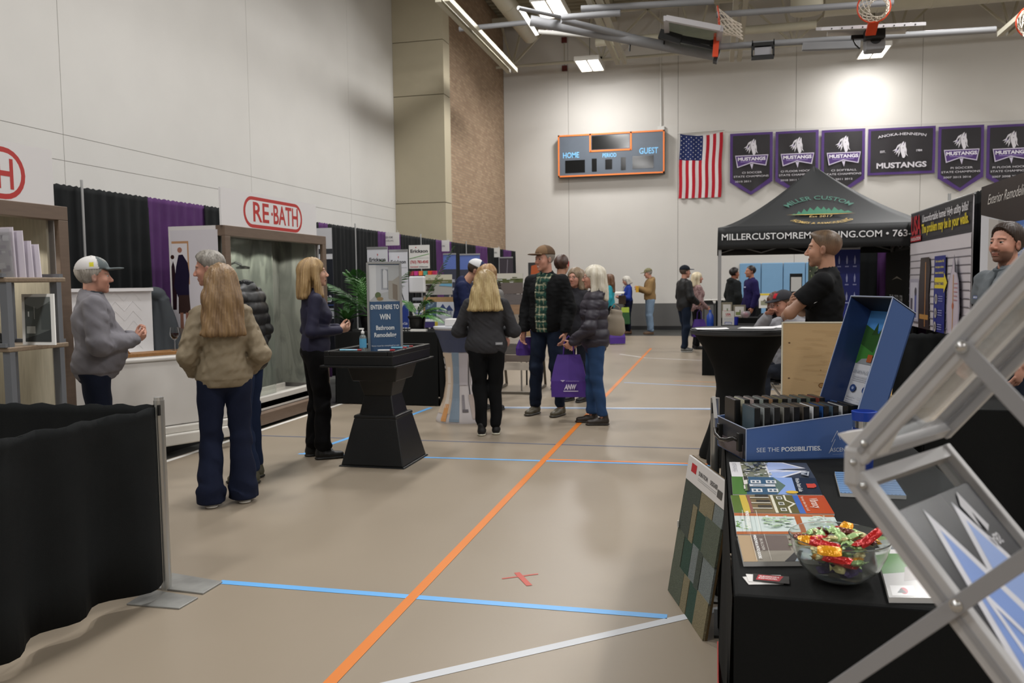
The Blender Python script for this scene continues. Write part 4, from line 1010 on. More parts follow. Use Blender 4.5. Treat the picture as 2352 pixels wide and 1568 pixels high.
    sk = np.array(lin(SK[skin])); hcol = np.array(lin(hair.get('c', '#4a3828')))
    bm = face.get('beard', 0)
    def bcf(P):
        q = (P - Hc) @ Rh / hs; C = np.tile(sk, (len(P), 1))
        x, y, z = q[:, 0], q[:, 1], q[:, 2]
        red = np.exp(-((x / .045) ** 2 + ((z + .03) / .03) ** 2)) * (y > .05) * .35 + np.exp(-(((np.abs(x) - .08) / .012) ** 2)) * (np.abs(z + .01) < .04) * .4
        C = C * (1 - red[:, None] * np.array((.05, .28, .3)))
        lip = ((np.abs(x) < .024) & (np.abs(z + .07) < .0085) & (y > .07)); C[lip] = C[lip] * .55 + np.array(lin('#9c4a45')) * .45
        mouth = ((np.abs(x) < .022) & (np.abs(z + .0702) < .002) & (y > .07)); C[mouth] = np.array(lin('#4a1f1c'))
        if face.get('smile'):
            tt = ((np.abs(x) < .019) & (np.abs(z + .070) < .0038) & (y > .084)); C[tt] = np.array(lin('#e6ddd2'))
        br = ((np.abs(np.abs(x) - .031) < .018) & (np.abs(z - .022 + (np.abs(x) - .03) ** 2 * 9) < .0042) & (y > .05)); C[br] = C[br] * .3 + hcol * .7 * .8
        if bm:
            w_ = sm(-z, .045, .06) * (y > -.0) * (y > -.005 - .3 * (z + .05)) * (1 - ((np.abs(x) < .02) & (np.abs(z + .07) < .008))) * bm
            w_ = np.maximum(w_, ((np.abs(x) < .028) & (np.abs(z + .053) < .009) & (y > .06)) * bm)
            C = C * (1 - w_[:, None]) + np.array(lin(face.get('bc', '#4a3526'))) * w_[:, None]
        if hair.get('kind') in ('crop', 'short') :
            n_ = sm(-y, -.03, .03) * sm(z, -.07, -.03) * (np.abs(x) > .02) * .55 * (z < .1); C = C * (1 - n_[:, None]) + hcol * n_[:, None]
        return C
    me = b.mesh('person', bcf, dec=.42 if vox < .008 else .6)
    root = link('person', me, VC(.5, bump=.08, bs=500)); root.location = (xy[0], xy[1], 0); root.rotation_euler = (0, 0, math.radians(yaw) + math.atan2(-xy[0], xy[1])); tag(root, label, 'person')
    for sd in (-1, 1):
        c = hp(sd * .031, .0735, .0005); e = B(); n = 14
        vs = []; 
        for j in range(9):
            a = math.pi * j / 8
            for i in range(n): vs.append(c + Rh @ (np.array((math.sin(a) * math.cos(2 * math.pi * i / n), math.cos(a), math.sin(a) * math.sin(2 * math.pi * i / n))) * .0112 * hs))
        for j in range(8):
            cc = '#0c0908' if j < 1 else ('#3a3a34' if j < 2 else '#b5aca6')
            e.add(vs[j * n:(j + 2) * n], [(i, (i + 1) % n, n + (i + 1) % n, n + i) for i in range(n)], cc)
        e.obj('eye', VC(.15), root, smooth=70)
    # ---- trousers
    infl = bot.get('w', .012); t = SDF((lo[0], lo[1], -.01), (hi[0], hi[1], 1.12 * s), max(vox, .008) * 1.15)
    fl = bot.get('flare', 0)
    t.ell(hips + V(0, -.012, -.01), np.array((.155 * (1.08 if fem else 1) * wide, .115 + belly * .2, .13)) * s, k=.03)
    t.cone(hips + V(0, 0, .0), hips + V(0, .005 + belly * .1, .1), .1 * s, .1 * s, sq=(1.25 * wide, .95, 1), k=.03)
    for sd, (hj, kn, an) in legs.items():
        t.cone(hj + V(sd * .0, -.005, -.02), kn, (.085 * legw + infl) * s, (.056 * legw + infl) * s, k=.025).cone(kn, an + V(0, 0, .03), (.058 * legw + infl) * s, (.044 * legw + infl + fl) * s, k=.02)
        if fl > .02: t.cone(an + V(0, 0, .02), an + V(0, .01, -.055), (.044 * legw + infl + fl) * s, (.05 * legw + infl + fl) * s, k=.02)
    wb = wob(seed + 3, .005, (18, 18, 26)); t.disp(lambda X, Y, Z: wb(X, Y, Z) * (1 + 1.2 * np.exp(-((Z - .5 * s) / .08) ** 2) + 1.5 * np.exp(-((Z - .13 * s) / .08) ** 2)))
    t.cut(hips + V(0, 0, .12), (0, 0, 1)); 
    if not sit: t.cut((0, 0, bot.get('hem', .06 if not fl else .03) * s), (0, 0, -1))
    link('trousers', t.mesh('trousers', dec=.5), mat(bot.get('c', '#22262f'), .85, bump=.15, bs=250, var=bot.get('var', .12), vs=6), root)
    # ---- top
    k_ = top.get('kind', 'shirt'); ti = top.get('w', .022) * s; zh = top.get('hem', .9) * s + up[2]; tv = max(vox, .0075) * 1.1
    T = SDF((lo[0], lo[1], zh - .05), (hi[0], hi[1], 1.62 * s + up[2]), tv)
    A = lambda *v: V(*v) + up
    T.ell(A(0, -.012, .96), np.array((.15 * (1.08 if fem else 1) * wide, .112 + belly * .15, .15)) * s + ti, k=.05)
    T.ell(A(0, belly * .75, 1.08), np.array(((.125 if fem else .14) * wide + belly * .15, .1 + belly * .6, .17)) * s + ti, k=.05)
    T.ell(A(0, -.005, 1.27), np.array(((.14 if fem else .158) * wide, .108, .17)) * s + ti, k=.05)
    if fem: T.ell(A(-.065, .075, 1.25), np.array((.062, .055, .065)) * s + ti * .5, k=.04).ell(A(.065, .075, 1.25), np.array((.062, .055, .065)) * s + ti * .5, k=.04)
    T.cone(A(0, -.02, 1.435), A(-sw * .8, -.012, 1.395 - ti * .4), .05 * s + ti * .4, .045 * s + ti * .5, k=.05).cone(A(0, -.02, 1.435), A(sw * .8, -.012, 1.395 - ti * .4), .05 * s + ti * .4, .045 * s + ti * .5, k=.05).cone(A(0, -.03, 1.4), A(0, -.025, 1.47), .075 * s, .058 * s, k=.04)
    rib = top.get('rib', 0); short = top.get('short', False)
    for sd, (sh, el, wr, d, n) in arms.items():
        fm = .88 if fem else 1.0
        if short:
            m_ = sh + (el - sh) * .82; T.cone(sh, m_, (.058 * fm) * s + ti * .6, (.056 * fm) * s + ti, k=.03)
            dd = (el - sh) / np.linalg.norm(el - sh); T.cone(m_, m_ + dd * .08, .09, .09, k=.012, op='s')
        else:
            T.cone(sh, el, .053 * s * fm + ti * .65, .044 * s * fm + ti * .8, k=.03).cone(el, wr - (wr - el) * .04, .047 * s * fm + ti * .8, .034 * s * fm + ti * .6, k=.025)
    if top.get('hood'): T.cone(A(-.07, -.085, 1.46), A(.07, -.085, 1.46), .055 * s, k=.04).cone(A(0, -.1, 1.36), A(0, -.09, 1.47), .05 * s, .055 * s, k=.04)
    amp = top.get('fold', .006); wb2 = wob(seed, amp * .5, (12, 12, 16)); wb3 = wob(seed + 9, amp * .4, (44, 44, 60))
    T.disp(lambda X, Y, Z: wb2(X, Y, Z) + wb3(X, Y, Z))
    if rib: T.disp(lambda X, Y, Z: -.014 * (1 - np.abs(np.sin(math.pi * (Z - zh) / rib)) ** .6) + 0 * X + 0 * Y)
    if top.get('band'): T.disp(lambda X, Y, Z: -.007 * (Z < zh + .05) * (1 + 0 * X + 0 * Y))
    T.cut((0, 0, zh), (0, -top.get('tilt', 0), -1), k=.01)
    T.cone(A(0, -.012 + hfwd * .3, 1.43), hp(0, -.02, -.04), .055 * s * (.9 if fem else 1), .064 * s, k=.004, op='s')
    if top.get('zip'): T.cutbox(A(-.004, .05, top['zip']), A(.004, .3, 1.5))
    cf = top.get('cf'); m = VC(top.get('rough', .8), bump=.15, bs=300) if cf else mat(top.get('c', '#333333'), top.get('rough', .8), bump=top.get('bump', .2), bs=top.get('bs', 300), var=top.get('var', .08), vs=5)
    link(top.get('name', 'shirt'), T.mesh('top', (lambda P: cf(P / s)) if cf else None, dec=.5), m, root)
    if top.get('collar'):
        c = SDF(A(-.13, -.15, 1.36), A(.13, .16, 1.58), .0055)
        hi_ = top.get('ch', .045)
        c.cone(A(0, -.02, 1.43), A(0, -.02 + .02, 1.455 + hi_), (.083 * s + ti * .35) * (.9 if fem else 1), .072 * s * (.9 if fem else 1), k=0, sq=(1, .95, 1)); c.cone(A(0, -.02, 1.40), A(0, .0, 1.6), .07 * s * (.9 if fem else 1), .064 * s * (.9 if fem else 1), k=0, op='s', sq=(1, .95, 1))
        c.cut(A(0, .0, 1.462 + hi_), (0, .25, 1)); c.cut(A(0, 0, 1.40), (0, -.5, -1))
        c.cone(A(0, .06, 1.5), A(0, .12, 1.42), .022 * s, .008 * s, k=0, op='s')
        link('collar', c.mesh('collar', dec=.6), mat(top['collar'], .8, bump=.1, bs=300), root)
    # ---- shoes
    for i, sd in enumerate((-1, 1)):
        hj, kn, an = legs[sd]; f = SDF(an + V(-.07, -.1, -.12), an + V(.07, .24, .07), .006)
        f.cone(an + V(0, -.025, -.045), an + V(0, .06, -.04), .038 * s, .036 * s, k=.02).cone(an + V(0, .05, -.05), an + V(0, .15, -.055), .04 * s, .034 * s, k=.02, sq=(1.1, 1, .8)).cone(an + V(0, -.02, -.04), an + V(0, -.015, .02), .04 * s, .04 * s, k=.02)
        f.cone(an + V(0, -.03, -.078), an + V(0, .155, -.078), .042 * s, .042 * s, k=.0, sq=(1.08, 1, .3)); f.cut(an + V(0, 0, -.09), (0, 0, -1))
        so = np.array(lin(bot.get('sole', '#161616'))); uc = np.array(lin(shoes)); zz = (an + V(0, 0, -.07))[2]
        link('shoe', f.mesh('shoe', lambda P: np.where((P[:, 2] < zz)[:, None], so, uc), dec=.5), VC(.5), root)
    # ---- hair
    hk = hair.get('kind'); 
    if hk:
        ln = hair.get('len', .3); Hn = SDF(np.minimum(hp(-.16, -.24, .14), Hc - .26) - (0, 0, ln), Hc + np.array((.2, .2, .2)), .0055 if vox < .0075 else .008)
        G = lambda c, r, k=.015, op='u': Hn.ell(hp(*c), np.array(r) * hs, Rh, k=k, op=op)
        if hk in ('crop', 'short'):
            th = .006 if hk == 'crop' else .014
            th = .0035 if hk == 'crop' else .007
            G((0, -.019, .033), (.0765 + th, .0955 + th, .0865 + th))
            if hk == 'short': G((0, .0, .062), (.07, .088, .072), .02)
            if hair.get('quiff'): G((0, .03, .082), (.056, .06, .036), .02)
            n_ = Rh @ np.array((0, .80, -.60)); Hn.cut(hp(0, .07, .082), n_, k=.004)
            Hn.cut(hp(0, -.05, -.075), Rh @ np.array((0, 0, -1)))
        else:
            G((0, -.02, .036), (.089, .106, .096)); bk2 = hair.get('back', .03); mid = [hp(q * .03 * (1 + hair.get('out', 0) * .5), -.075 - bk2 * .6, -.13) for q in (-1, 1)]
            for q in (0, 1): Hn.cone(hp((q * 2 - 1) * .03, -.06, .02), mid[q], .07, .062, k=.03, sq=(1, .75, 1)).cone(mid[q], hp((q * 2 - 1) * .035 * (1 + hair.get('out', 0)), -.08 - bk2, -ln), .062, .058, k=.04, sq=(1, .6, 1))
            Hn.cone(hp(0, -.09 - bk2 * .3, .0), hp(0, -.085 - bk2, -ln + .01), .06, .06, k=.05, sq=(1.2, .6, 1))
            for sd in (-1, 1): Hn.cone(hp(sd * .07, -.005, .04), hp(sd * (.08 + .02 * hair.get('out', 0)), hair.get('fy', -.01), -min(ln, .22)), .03, .034, k=.03)
            G((0, .12, -.03), (.056, .085, .106), .01, 's'); Hn.cut(hp(0, 0, -ln), Rh @ np.array((0, 0, -1)), k=.03)
        fq = hair.get('fq', 34); sa = .0035 if hk != 'crop' else .001
        Hn.disp(lambda X, Y, Z: sa * np.sin(np.arctan2(X - Hc[0], Y - Hc[1] + .02) * fq + Z * 9 + 2 * np.sin(Z * 14)) + .002 * np.sin(X * 90 + Z * 40))
        c2 = np.array(lin(hair.get('c2', hair.get('c', '#4a3828')))); ctop = hair.get('ctop')
        def hcf(P):
            a = np.arctan2(P[:, 0] - Hc[0], P[:, 1] - Hc[1] + .02); q = .5 + .5 * np.sin(a * fq * 1.7 + P[:, 2] * 12 + 2 * np.sin(P[:, 2] * 11 + a * 5)); q = q * .6 + .4 * (.5 + .5 * np.sin(a * 9 + P[:, 2] * 5))
            C = hcol * (1 - q[:, None]) + c2 * q[:, None]
            if hair.get('fade'):
                w_ = (1 - sm(P[:, 2], Hc[2] - .03, Hc[2] + .07)) * .6; C = C * (1 - w_[:, None]) + sk * .75 * w_[:, None]
            if ctop:
                w_ = sm(P[:, 2], Hc[2] - .02, Hc[2] + .1) * .75; C = C * (1 - w_[:, None]) + np.array(lin(ctop)) * w_[:, None]
            return C
        link('hair', Hn.mesh('hair', hcf, dec=.55), VC(.45, bump=.1, bs=400), root)
    if cap:
        K = SDF(Hc - .2, Hc + .24, .0055); Rc = Rh @ rotm(0, cap.get('tip', 0)); G = lambda c, r, k=.01, op='u': K.ell(hp(*c), np.array(r) * hs, Rc, k=k, op=op)
        G((0, -.014, .05), (.089, .107, .088)); K.cut(hp(0, 0, .045), Rc @ np.array((0, 0, -1))); 
        K.ell(hp(0, .115, .05), np.array((.072, .075, .009)) * hs, Rc, k=.012); K.ell(hp(0, .135, .02), np.array((.09, .09, .022)) * hs, Rc, k=.004, op='s'); G((0, -.014, .135), (.012, .012, .006), .004)
        if cap.get('back'): G((0, -.12, .055), (.03, .03, .022), .004, 's')
        f_, bk_, vz = [np.array(lin(cap[k])) for k in ('c', 'cb', 'cv')] if 'cb' in cap else [np.array(lin(cap['c']))] * 3
        if 'cv' in cap: vz = np.array(lin(cap['cv']))
        def ccf(P):
            q = (P - Hc) @ Rh / hs; C = np.where((q[:, 1] > .025 - .2 * (q[:, 2] - .05))[:, None], f_, bk_); C = np.where(((q[:, 1] > .085) & (q[:, 2] < .072))[:, None], vz, C)
            if 'emb' in cap: e = ((np.abs(q[:, 0]) < .026) & (np.abs(q[:, 2] - .095) < .022) & (q[:, 1] > .04)); C[e] = np.array(lin(cap['emb']))
            if 'side' in cap: e = ((np.abs(q[:, 2] - .078) < .014) & (np.abs(q[:, 1] + .02) < .014)); C[e] = np.array(lin(cap['side']))
            if 'camo' in cap: e = np.sin(q[:, 0] * 130 + 3 * np.sin(q[:, 1] * 70)) + np.sin(q[:, 2] * 150 + q[:, 1] * 90) > .4; C[e] = np.array(lin(cap['camo']))
            return C
        link('cap', K.mesh('cap', ccf, dec=.6), VC(.75, bump=.1, bs=400), root)
    if face.get('glasses'):
        e = B()
        for sd in (-1, 1):
            c = hp(sd * .032, .098, .0); a1, a2 = Rh @ np.array((1, 0, 0)), Rh @ np.array((0, 0, 1))
            e.path([c + a1 * .021 * math.cos(k * math.pi / 8) + a2 * .016 * math.sin(k * math.pi / 8) for k in range(16)], .0016, 5, closed=True)
            e.path([hp(sd * .054, .094, .003), hp(sd * .08, .04, .005), hp(sd * .08, -.01, .0)], .0016, 5)
        e.path([hp(-.01, .1, .004), hp(.01, .1, .004)], .0016, 5); e.obj('glasses', mat('#2a2522', .3), root, smooth=60)
    return root, dict(Hc=Hc, arms=arms, s=s)


def to_world(root, p):
    a = root.rotation_euler.z; return np.array((root.location.x + p[0] * math.cos(a) - p[1] * math.sin(a), root.location.y + p[0] * math.sin(a) + p[1] * math.cos(a), p[2]))


def patch(root, name, W, Hh, c, n, draw, up=(0, 0, 1)):
    """small embroidered mark on a garment; c,n in the figure's own frame"""
    n = np.array(n, float); n /= np.linalg.norm(n); u = np.cross(np.array(up, float), n); u /= np.linalg.norm(u); v = np.cross(n, u)
    p = Print(W, Hh, O=np.array(c) - u * W / 2 - v * Hh / 2 + n * .004, U=u, V=v); draw(p); p.b.obj(name, VC(.6), root)


# left group
xy = place(214, 5.75)
P1, i1 = person('man in grey quarter-zip pullover and white-and-grey cap clasping his hands', xy, -86, 1.70, 'pink', dict(name='pullover', c='#76747a', w=.034, hem=.86, collar='#3c4045', ch=.035, fold=.012, zip=1.3, band=True), dict(c='#1c2233'), hair=dict(kind='short', c='#8d877f', c2='#b5afa6', high=None), cap=dict(c='#5c6466', cb='#cfcdcb', cv='#5c6466', emb='#8c9497', side='#c9c23a', tip=4), belly=.055, face=dict(smile=1, neck=-.025), wide=1.14, L=((-.27, .0, 1.12), (-.06, .25, 1.15)), R=((.27, .0, 1.12), (.07, .24, 1.14)), nl=(.7, 0, .7), nr=(-.7, 0, .7), dl=(.35, .8, .35), dr=(-.45, .7, .1), curl=.9, seed=2)
P2, i2 = person('woman with long light brown hair in a tan bomber jacket, seen from behind', (-3.2, 4.9), 2, 1.62, 'fair', dict(name='jacket', c='#857862', w=.038, hem=.87, band=True, fold=.013, rough=.7), dict(c='#191f33', flare=.035, w=.016, sole='#d8d4cc'), shoes='#c9c6c0', hair=dict(kind='long', c='#6a523a', c2='#917551', len=.37, out=1.5, back=.08), L=((-.25, -.05, 1.1), (-.2, .12, .98)), R=((.25, -.05, 1.1), (.2, .12, .98)), fem=True, feet=((-.12, 0, 0), (.11, .05, 0)), seed=5, wide=.98, legw=1.0, vox=.0075)
P3, i3 = person('grey-haired man in black quilted puffer jacket, hidden behind the tan jacket', place(557, 6.2), 66, 1.75, 'pink', dict(name='puffer_jacket', c='#17181a', w=.045, hem=.84, rib=.085, rough=.45, collar='#1a1b1d', ch=.05), dict(c='#1c2740', sole='#1a1a18'), shoes='#4d4b3c', hair=dict(kind='short', c='#6b6660', c2='#9a958d'), hd=(12, -8), hfwd=.22, wide=1.15, feet=((-.1, -.03, 0), (.1, .02, 0)), seed=8, vox=.0075)
P4, i4 = person('blonde woman in navy zip top and black trousers, facing right', (-3.3, 6.42), -84, 1.70, 'fair', dict(name='zip_top', c='#1c1b35', w=.014, hem=.9, fold=.004, collar='#1a1930', ch=.03, rough=.7), dict(c='#0c0c0e', flare=.012), shoes='#0d0d0e', hair=dict(kind='long', c='#7d623f', c2='#ae9164', len=.21, out=.9, fy=.02), L=((-.2, -.06, 1.12), (-.04, .2, 1.14)), R=((.2, -.06, 1.12), (.05, .2, 1.12)), nl=(.7, 0, .7), nr=(-.7, 0, .7), dl=(.25, .9, .1), dr=(-.3, .9, .1), curl=.8, fem=True, hd=(0, 4), seed=11, feet=((-.08, -.02, 0), (.09, .05, 0)))
P5, i5 = person('woman with blonde shoulder-length hair in charcoal sweater, seen from behind', (-2.16, 7.72), -4, 1.60, 'fair', dict(name='sweater', c='#37373a', w=.03, hem=.86, fold=.008, tilt=.12), dict(c='#0e0f11', sole='#cfcbb8'), shoes='#121214', hair=dict(kind='long', c='#937a50', c2='#c9b584', ctop='#7d663f', len=.29, out=2.4, back=.07), L=((-.3, .0, 1.1), (-.14, .2, 1.1)), R=((.3, .0, 1.1), (.14, .2, 1.1)), fem=True, wide=1.2, seed=14, feet=((-.06, -.02, 0), (.09, .05, 0)), vox=.0075, legw=1.1)
patch(P5, 'waist_label', .07, .025, (.13, -.14, .9), (.3, -1, 0), lambda p: p.rect(0, 0, 1, 1, '#8a8c90').rect(.1, .4, .9, .6, '#b9bbc0'))
P6, i6 = person('man in navy pullover and navy-and-white cap looking down behind the kiosk', place(1066, 10.3), -95, 1.80, 'tan', dict(name='pullover', c='#1a2142', w=.025, hem=.88), dict(c='#1a1c22'), hair=dict(kind='crop', c='#3a2c22'), cap=dict(c='#232a4f', cb='#c9c9cb', cv='#232a4f', emb='#d5d8de'), hd=(0, -28), hfwd=.08, L=((-.24, .05, 1.12), (-.1, .3, 1.08)), R=((.24, .05, 1.12), (.1, .3, 1.08)), vox=.009, seed=17)
P6b, _ = person('person with light brown hair between the navy cap and the blonde woman', place(1120, 9.5), -30, 1.69, 'pink', dict(name='shirt', c='#7c7a78', w=.02, hem=.88), dict(c='#22262f'), hair=dict(kind='long', c='#7b5a38', c2='#a58458', len=.12), hd=(-20, -6), vox=.0095, seed=19, fem=True)
# plaid-shirt man
def plaid(P):
    x, y, z = P[:, 0], P[:, 1], P[:, 2]; C = np.tile(np.array(lin('#121315')), (len(P), 1))
    f = (np.abs(x + .01) < .062 + .25 * np.clip(z - 1.36, 0, .2)) & (y > .02) & (z < 1.5)
    g = np.array(lin('#1f3a33')); u = np.where((x % .044) < .007, 1, 0); v = np.where((z % .075) < .014, 1, 0); Q = np.tile(g, (len(P), 1)) * (1 + .8 * ((z % .075) > .045)[:, None]); Q[(u > 0) | (v > 0)] = np.array(lin('#8d8f77')); Q[(u > 0) & (v > 0)] = np.array(lin('#d0cdb4'))
    C[f] = Q[f]; return C
P7, i7 = person('tall smiling man in black jacket over green plaid shirt and brown cap', (-1.82, 9.0), 150, 1.87, 'pink', dict(name='jacket', cf=plaid, w=.04, hem=.87, collar='#131416', ch=.03, fold=.008), dict(c='#1c2536', sole='#2a241d'), shoes='#4c4637', hair=dict(kind='crop', c='#8c857c'), cap=dict(c='#7a6149', cb='#5f4c3b', cv='#5c4836', tip=6), hd=(-22, -4), face=dict(smile=1), L=((-.25, -.03, 1.12), (-.26, .08, .87)), R=((.25, -.03, 1.12), (.24, .07, .87)), feet=((-.14, .0, 0), (.14, .04, 0)), seed=21, wide=1.03)
P8, i8 = person('woman with silver-blonde hair in dark plum puffer coat and blue jeans', (-1.22, 8.5), 93, 1.64, 'pink', dict(name='puffer_coat', c='#2c2833', w=.05, hem=.74, rib=.1, rough=.5, hood=True), dict(c='#2c4468', sole='#221c18', hem=.1), shoes='#2e2722', hair=dict(kind='long', c='#b9b09c', c2='#ddd8cb', len=.25, out=.3), face=dict(glasses=1), L=((-.24, .06, 1.08), (-.16, .24, .93)), R=((.24, .0, 1.08), (.2, .18, .9)), fem=True, feet=((-.09, -.06, 0), (.1, .05, 0)), seed=25, vox=.007)
P9, _ = person('woman with ash-brown hair peering between plaid-shirt man and silver-blonde woman', place(1322, 10.2), 150, 1.65, 'pink', dict(name='jacket', c='#2b2b30', w=.03, hem=.85), dict(c='#1d212b'), hair=dict(kind='long', c='#6b5a45', c2='#93806a', len=.16), face=dict(glasses=1), fem=True, vox=.009, seed=28)
P10, _ = person('person with auburn-brown hair standing behind the tall man in the cap', place(1290, 11.3), -30, 1.84, 'tan', dict(name='jacket', c='#1b1c20', w=.03, hem=.85), dict(c='#15161a'), hair=dict(kind='short', c='#33201a', c2='#4a3024'), vox=.0095, seed=30)
# far group
P11, _ = person('woman with long auburn hair in teal jacket by the far wall', place(1399, 20.6), 88, 1.67, 'pink', dict(name='jacket', c='#2f8f9f', w=.03, hem=.86, collar='#2f8f9f'), dict(c='#16161a', sole='#d0ccc6'), hair=dict(kind='long', c='#4f3422', c2='#6d4c33', len=.34, out=.5), fem=True, vox=.011, seed=33)
P12, _ = person('older woman with silver bob in royal blue jacket reading a paper', place(1441, 23.4), 112, 1.64, 'pink', dict(name='jacket', cf=lambda P: np.where(((np.abs(P[:, 0]) < .05) & (P[:, 1] > 0))[:, None], np.array(lin('#b5b3a4')), np.where((P[:, 2] > 1.02)[:, None], np.array(lin('#2a3f94')), np.array(lin('#161b38')))), w=.035, hem=.84), dict(c='#15182a'), shoes='#6d4a2e', hair=dict(kind='long', c='#b4b0a6', c2='#d6d3cb', len=.13), L=((-.23, .05, 1.1), (-.08, .28, 1.12)), R=((.23, .05, 1.1), (.08, .28, 1.12)), hd=(0, -18), fem=True, vox=.0115, seed=36, wide=1.1)
P13, _ = person('man in tan work jacket, camouflage cap and light blue jeans', place(1492, 23.1), 98, 1.84, 'pink', dict(name='jacket', c='#8f744f', w=.045, hem=.92, hood=True), dict(c='#75899f', w=.03, sole='#5a4632'), shoes='#5c452f', hair=dict(kind='crop', c='#8a8178'), cap=dict(c='#6f6a50', camo='#8f8b6a'), L=((-.22, .05, 1.14), (-.06, .3, 1.24)), R=((.24, .05, 1.14), (.05, .3, 1.2)), hd=(0, -14), vox=.0115, seed=39)
P14, _ = person('man in black vest over dark sleeves, black cap and jeans', place(1573, 17.2), -62, 1.79, 'pink', dict(name='vest', c='#17181a', w=.04, hem=.84, rough=.6), dict(c='#1b2536', w=.014, sole='#c5c3bd'), shoes='#6a6a68', hair=dict(kind='crop', c='#4c4038'), cap=dict(c='#191d26', cv='#3a4254'), L=((-.24, .0, 1.12), (-.12, .22, 1.05)), R=((.24, .0, 1.12), (.12, .22, 1.0)), vox=.0105, seed=42, feet=((-.12, .1, 0), (.12, -.05, 0)))
P15, _ = person('woman with pale blonde hair in dusty pink patterned jacket, hands folded', place(1602, 17.9), -78, 1.66, 'pink', dict(name='jacket', cf=lambda P: np.where((np.sin(P[:, 0] * 150 + 2 * np.sin(P[:, 2] * 90)) * np.sin(P[:, 2] * 140) > .1)[:, None], np.array(lin('#7d5f60')), np.array(lin('#a58a88'))), w=.035, hem=.86), dict(c='#141417'), hair=dict(kind='long', c='#bfae8c', c2='#dcd0b4', len=.2), L=((-.2, .0, 1.1), (-.03, .2, .95)), R=((.2, .0, 1.1), (.03, .2, .95)), fem=True, vox=.0105, seed=45)
P16, _ = person('dark-haired man in black hooded sweatshirt beside the blue wall pads', place(1686, 18.8), -60, 1.76, 'brown', dict(name='hoodie', c='#1d2021', w=.045, hem=.84, hood=True), dict(c='#17181b'), hair=dict(kind='short', c='#17110f'), vox=.0105, seed=48)
P17, _ = person('man with close-cropped dark hair in deep purple pullover facing left', place(1724, 17.8), 112, 1.79, 'sienna', dict(name='pullover', c='#221c4a', w=.03, hem=.86), dict(c='#15151a'), hair=dict(kind='crop', c='#1c1512'), vox=.0105, seed=51, wide=1.12)
patch(P17, 'chest_logo', .06, .04, (-.09, .16, 1.33), (-.3, 1, .1), lambda p: p.rect(0, .2, 1, .8, '#b9bed8'))
# seated pair
P18, i18 = person('seated man in black cap with red emblem and light grey sweatshirt', place(1814, 8.9), 132, 1.80, 'pink', dict(name='sweatshirt', c='#8e8e93', w=.035, hem=.92, hood=True, zip=1.2), dict(c='#22262f'), hair=dict(kind='crop', c='#5b4636'), cap=dict(c='#35353a', emb='#b2202c', cv='#23242a'), hd=(-5, -12), hfwd=.05, sit=True, R=((.27, .22, .84), (.08, .22, 1.05)), L=((-.24, .1, .78), (-.1, .34, .8)), vox=.008, seed=54)
P19, i19 = person('seated person with reddish brown hair left of the black and red cap', place(1783, 11.2), 15, 1.74, 'tan', dict(name='shirt', c='#15161a', w=.03, hem=.92), dict(c='#15161a'), hair=dict(kind='long', c='#3d2018', c2='#54301f', len=.2), sit=True, hd=(0, -20), vox=.0095, seed=57)
for (r_, w_) in ((P18, 'man in the red emblem cap'), (P19, 'person with reddish hair')):
    t = thing('folding_chair', tuple(r_.location), 'black folding chair under the seated ' + w_, 'chair', rz=math.degrees(r_.rotation_euler.z))
    sh = 1.03 if r_ is P18 else 1.0
    B().box(-.22, -.18, .365 * sh, .22, .24, .39 * sh).obj('seat', bk, t, bevel=.01); B().box(-.2, -.24, .62, .2, -.22, .84).obj('backrest', bk, t, bevel=.01)
    for sx in (-1, 1):
        B().tube((sx * .22, -.235, .84), (sx * .22, .2, .0), .012).obj('leg', alu, t); B().tube((sx * .21, .1, .37), (sx * .21, -.25, .0), .012).obj('leg', alu, t)
# two men in polo shirts at the right
P20, i20 = person('man with short brown hair in black polo shirt, arms crossed, facing left', place(1893, 5.95), 84, 1.82, 'tan', dict(name='polo_shirt', c='#0f1012', w=.022, hem=.86, short=True, collar='#121315', ch=.02, fold=.006), dict(c='#1a1c22'), hair=dict(kind='crop', c='#4a3a2c', c2='#67523c', fade=1, quiff=1), L=((-.235, .19, 1.19), (.06, .27, 1.16)), R=((.235, .17, 1.19), (-.1, .2, 1.25)), dl=(.95, -.05, .1), dr=(-.9, -.15, .2), nl=(0, -1, 0), nr=(0, -1, .1), curl=.35, wide=1.13, face=dict(beard=.35, bc='#5d4532'), vox=.005, seed=61)
patch(P20, 'chest_logo', .05, .02, (-.13, .168, 1.33), (-.45, 1, .1), lambda p: p.poly([(0, .2), (.4, 1), (.6, 1), (.2, .2)], '#c9d0da').rect(.5, .2, 1, .5, '#3a5fa0'))
patch(P20, 'sleeve_mark', .035, .016, (-.262, .03, 1.31), (-1, .1, .25), lambda p: p.poly([(0, .7), (.3, .1), (1, 1), (.3, .4)], '#e4e6e8'))
P21, i21 = person('bearded man with dark brown hair in grey polo shirt at the right edge', place(2308, 5.45), 128, 1.82, 'pink', dict(name='polo_shirt', c='#6a7075', w=.02, hem=.86, short=True, collar='#596066', ch=.02, fold=.006, zip=1.32), dict(c='#1e2430'), hair=dict(kind='short', c='#251a14', c2='#3a2a20', high=-.02), hd=(12, 4), face=dict(beard=.75, bc='#3d2a20'), vox=.005, seed=64, wide=1.05)
patch(P21, 'chest_logo', .075, .022, (.085, .142, 1.34), (.3, 1, .1), lambda p: p.rect(0, .0, 1, 1, '#4a5a8a').text('AMBRON', .5, .25, .012, '#d8dce4', wd=.065, bold=.02))
# ---------------------------------------------------------------- right side: tent, booths, tables
cl = mat('#131414', .85, bump=.12, bs=350, var=.06, vs=4)


def frame3(o, ax, ay, az):
    o, ax, ay, az = [Vector(q) for q in (o, ax, ay, az)]
    return lambda x, y, z: o + ax * x + ay * y + az * z


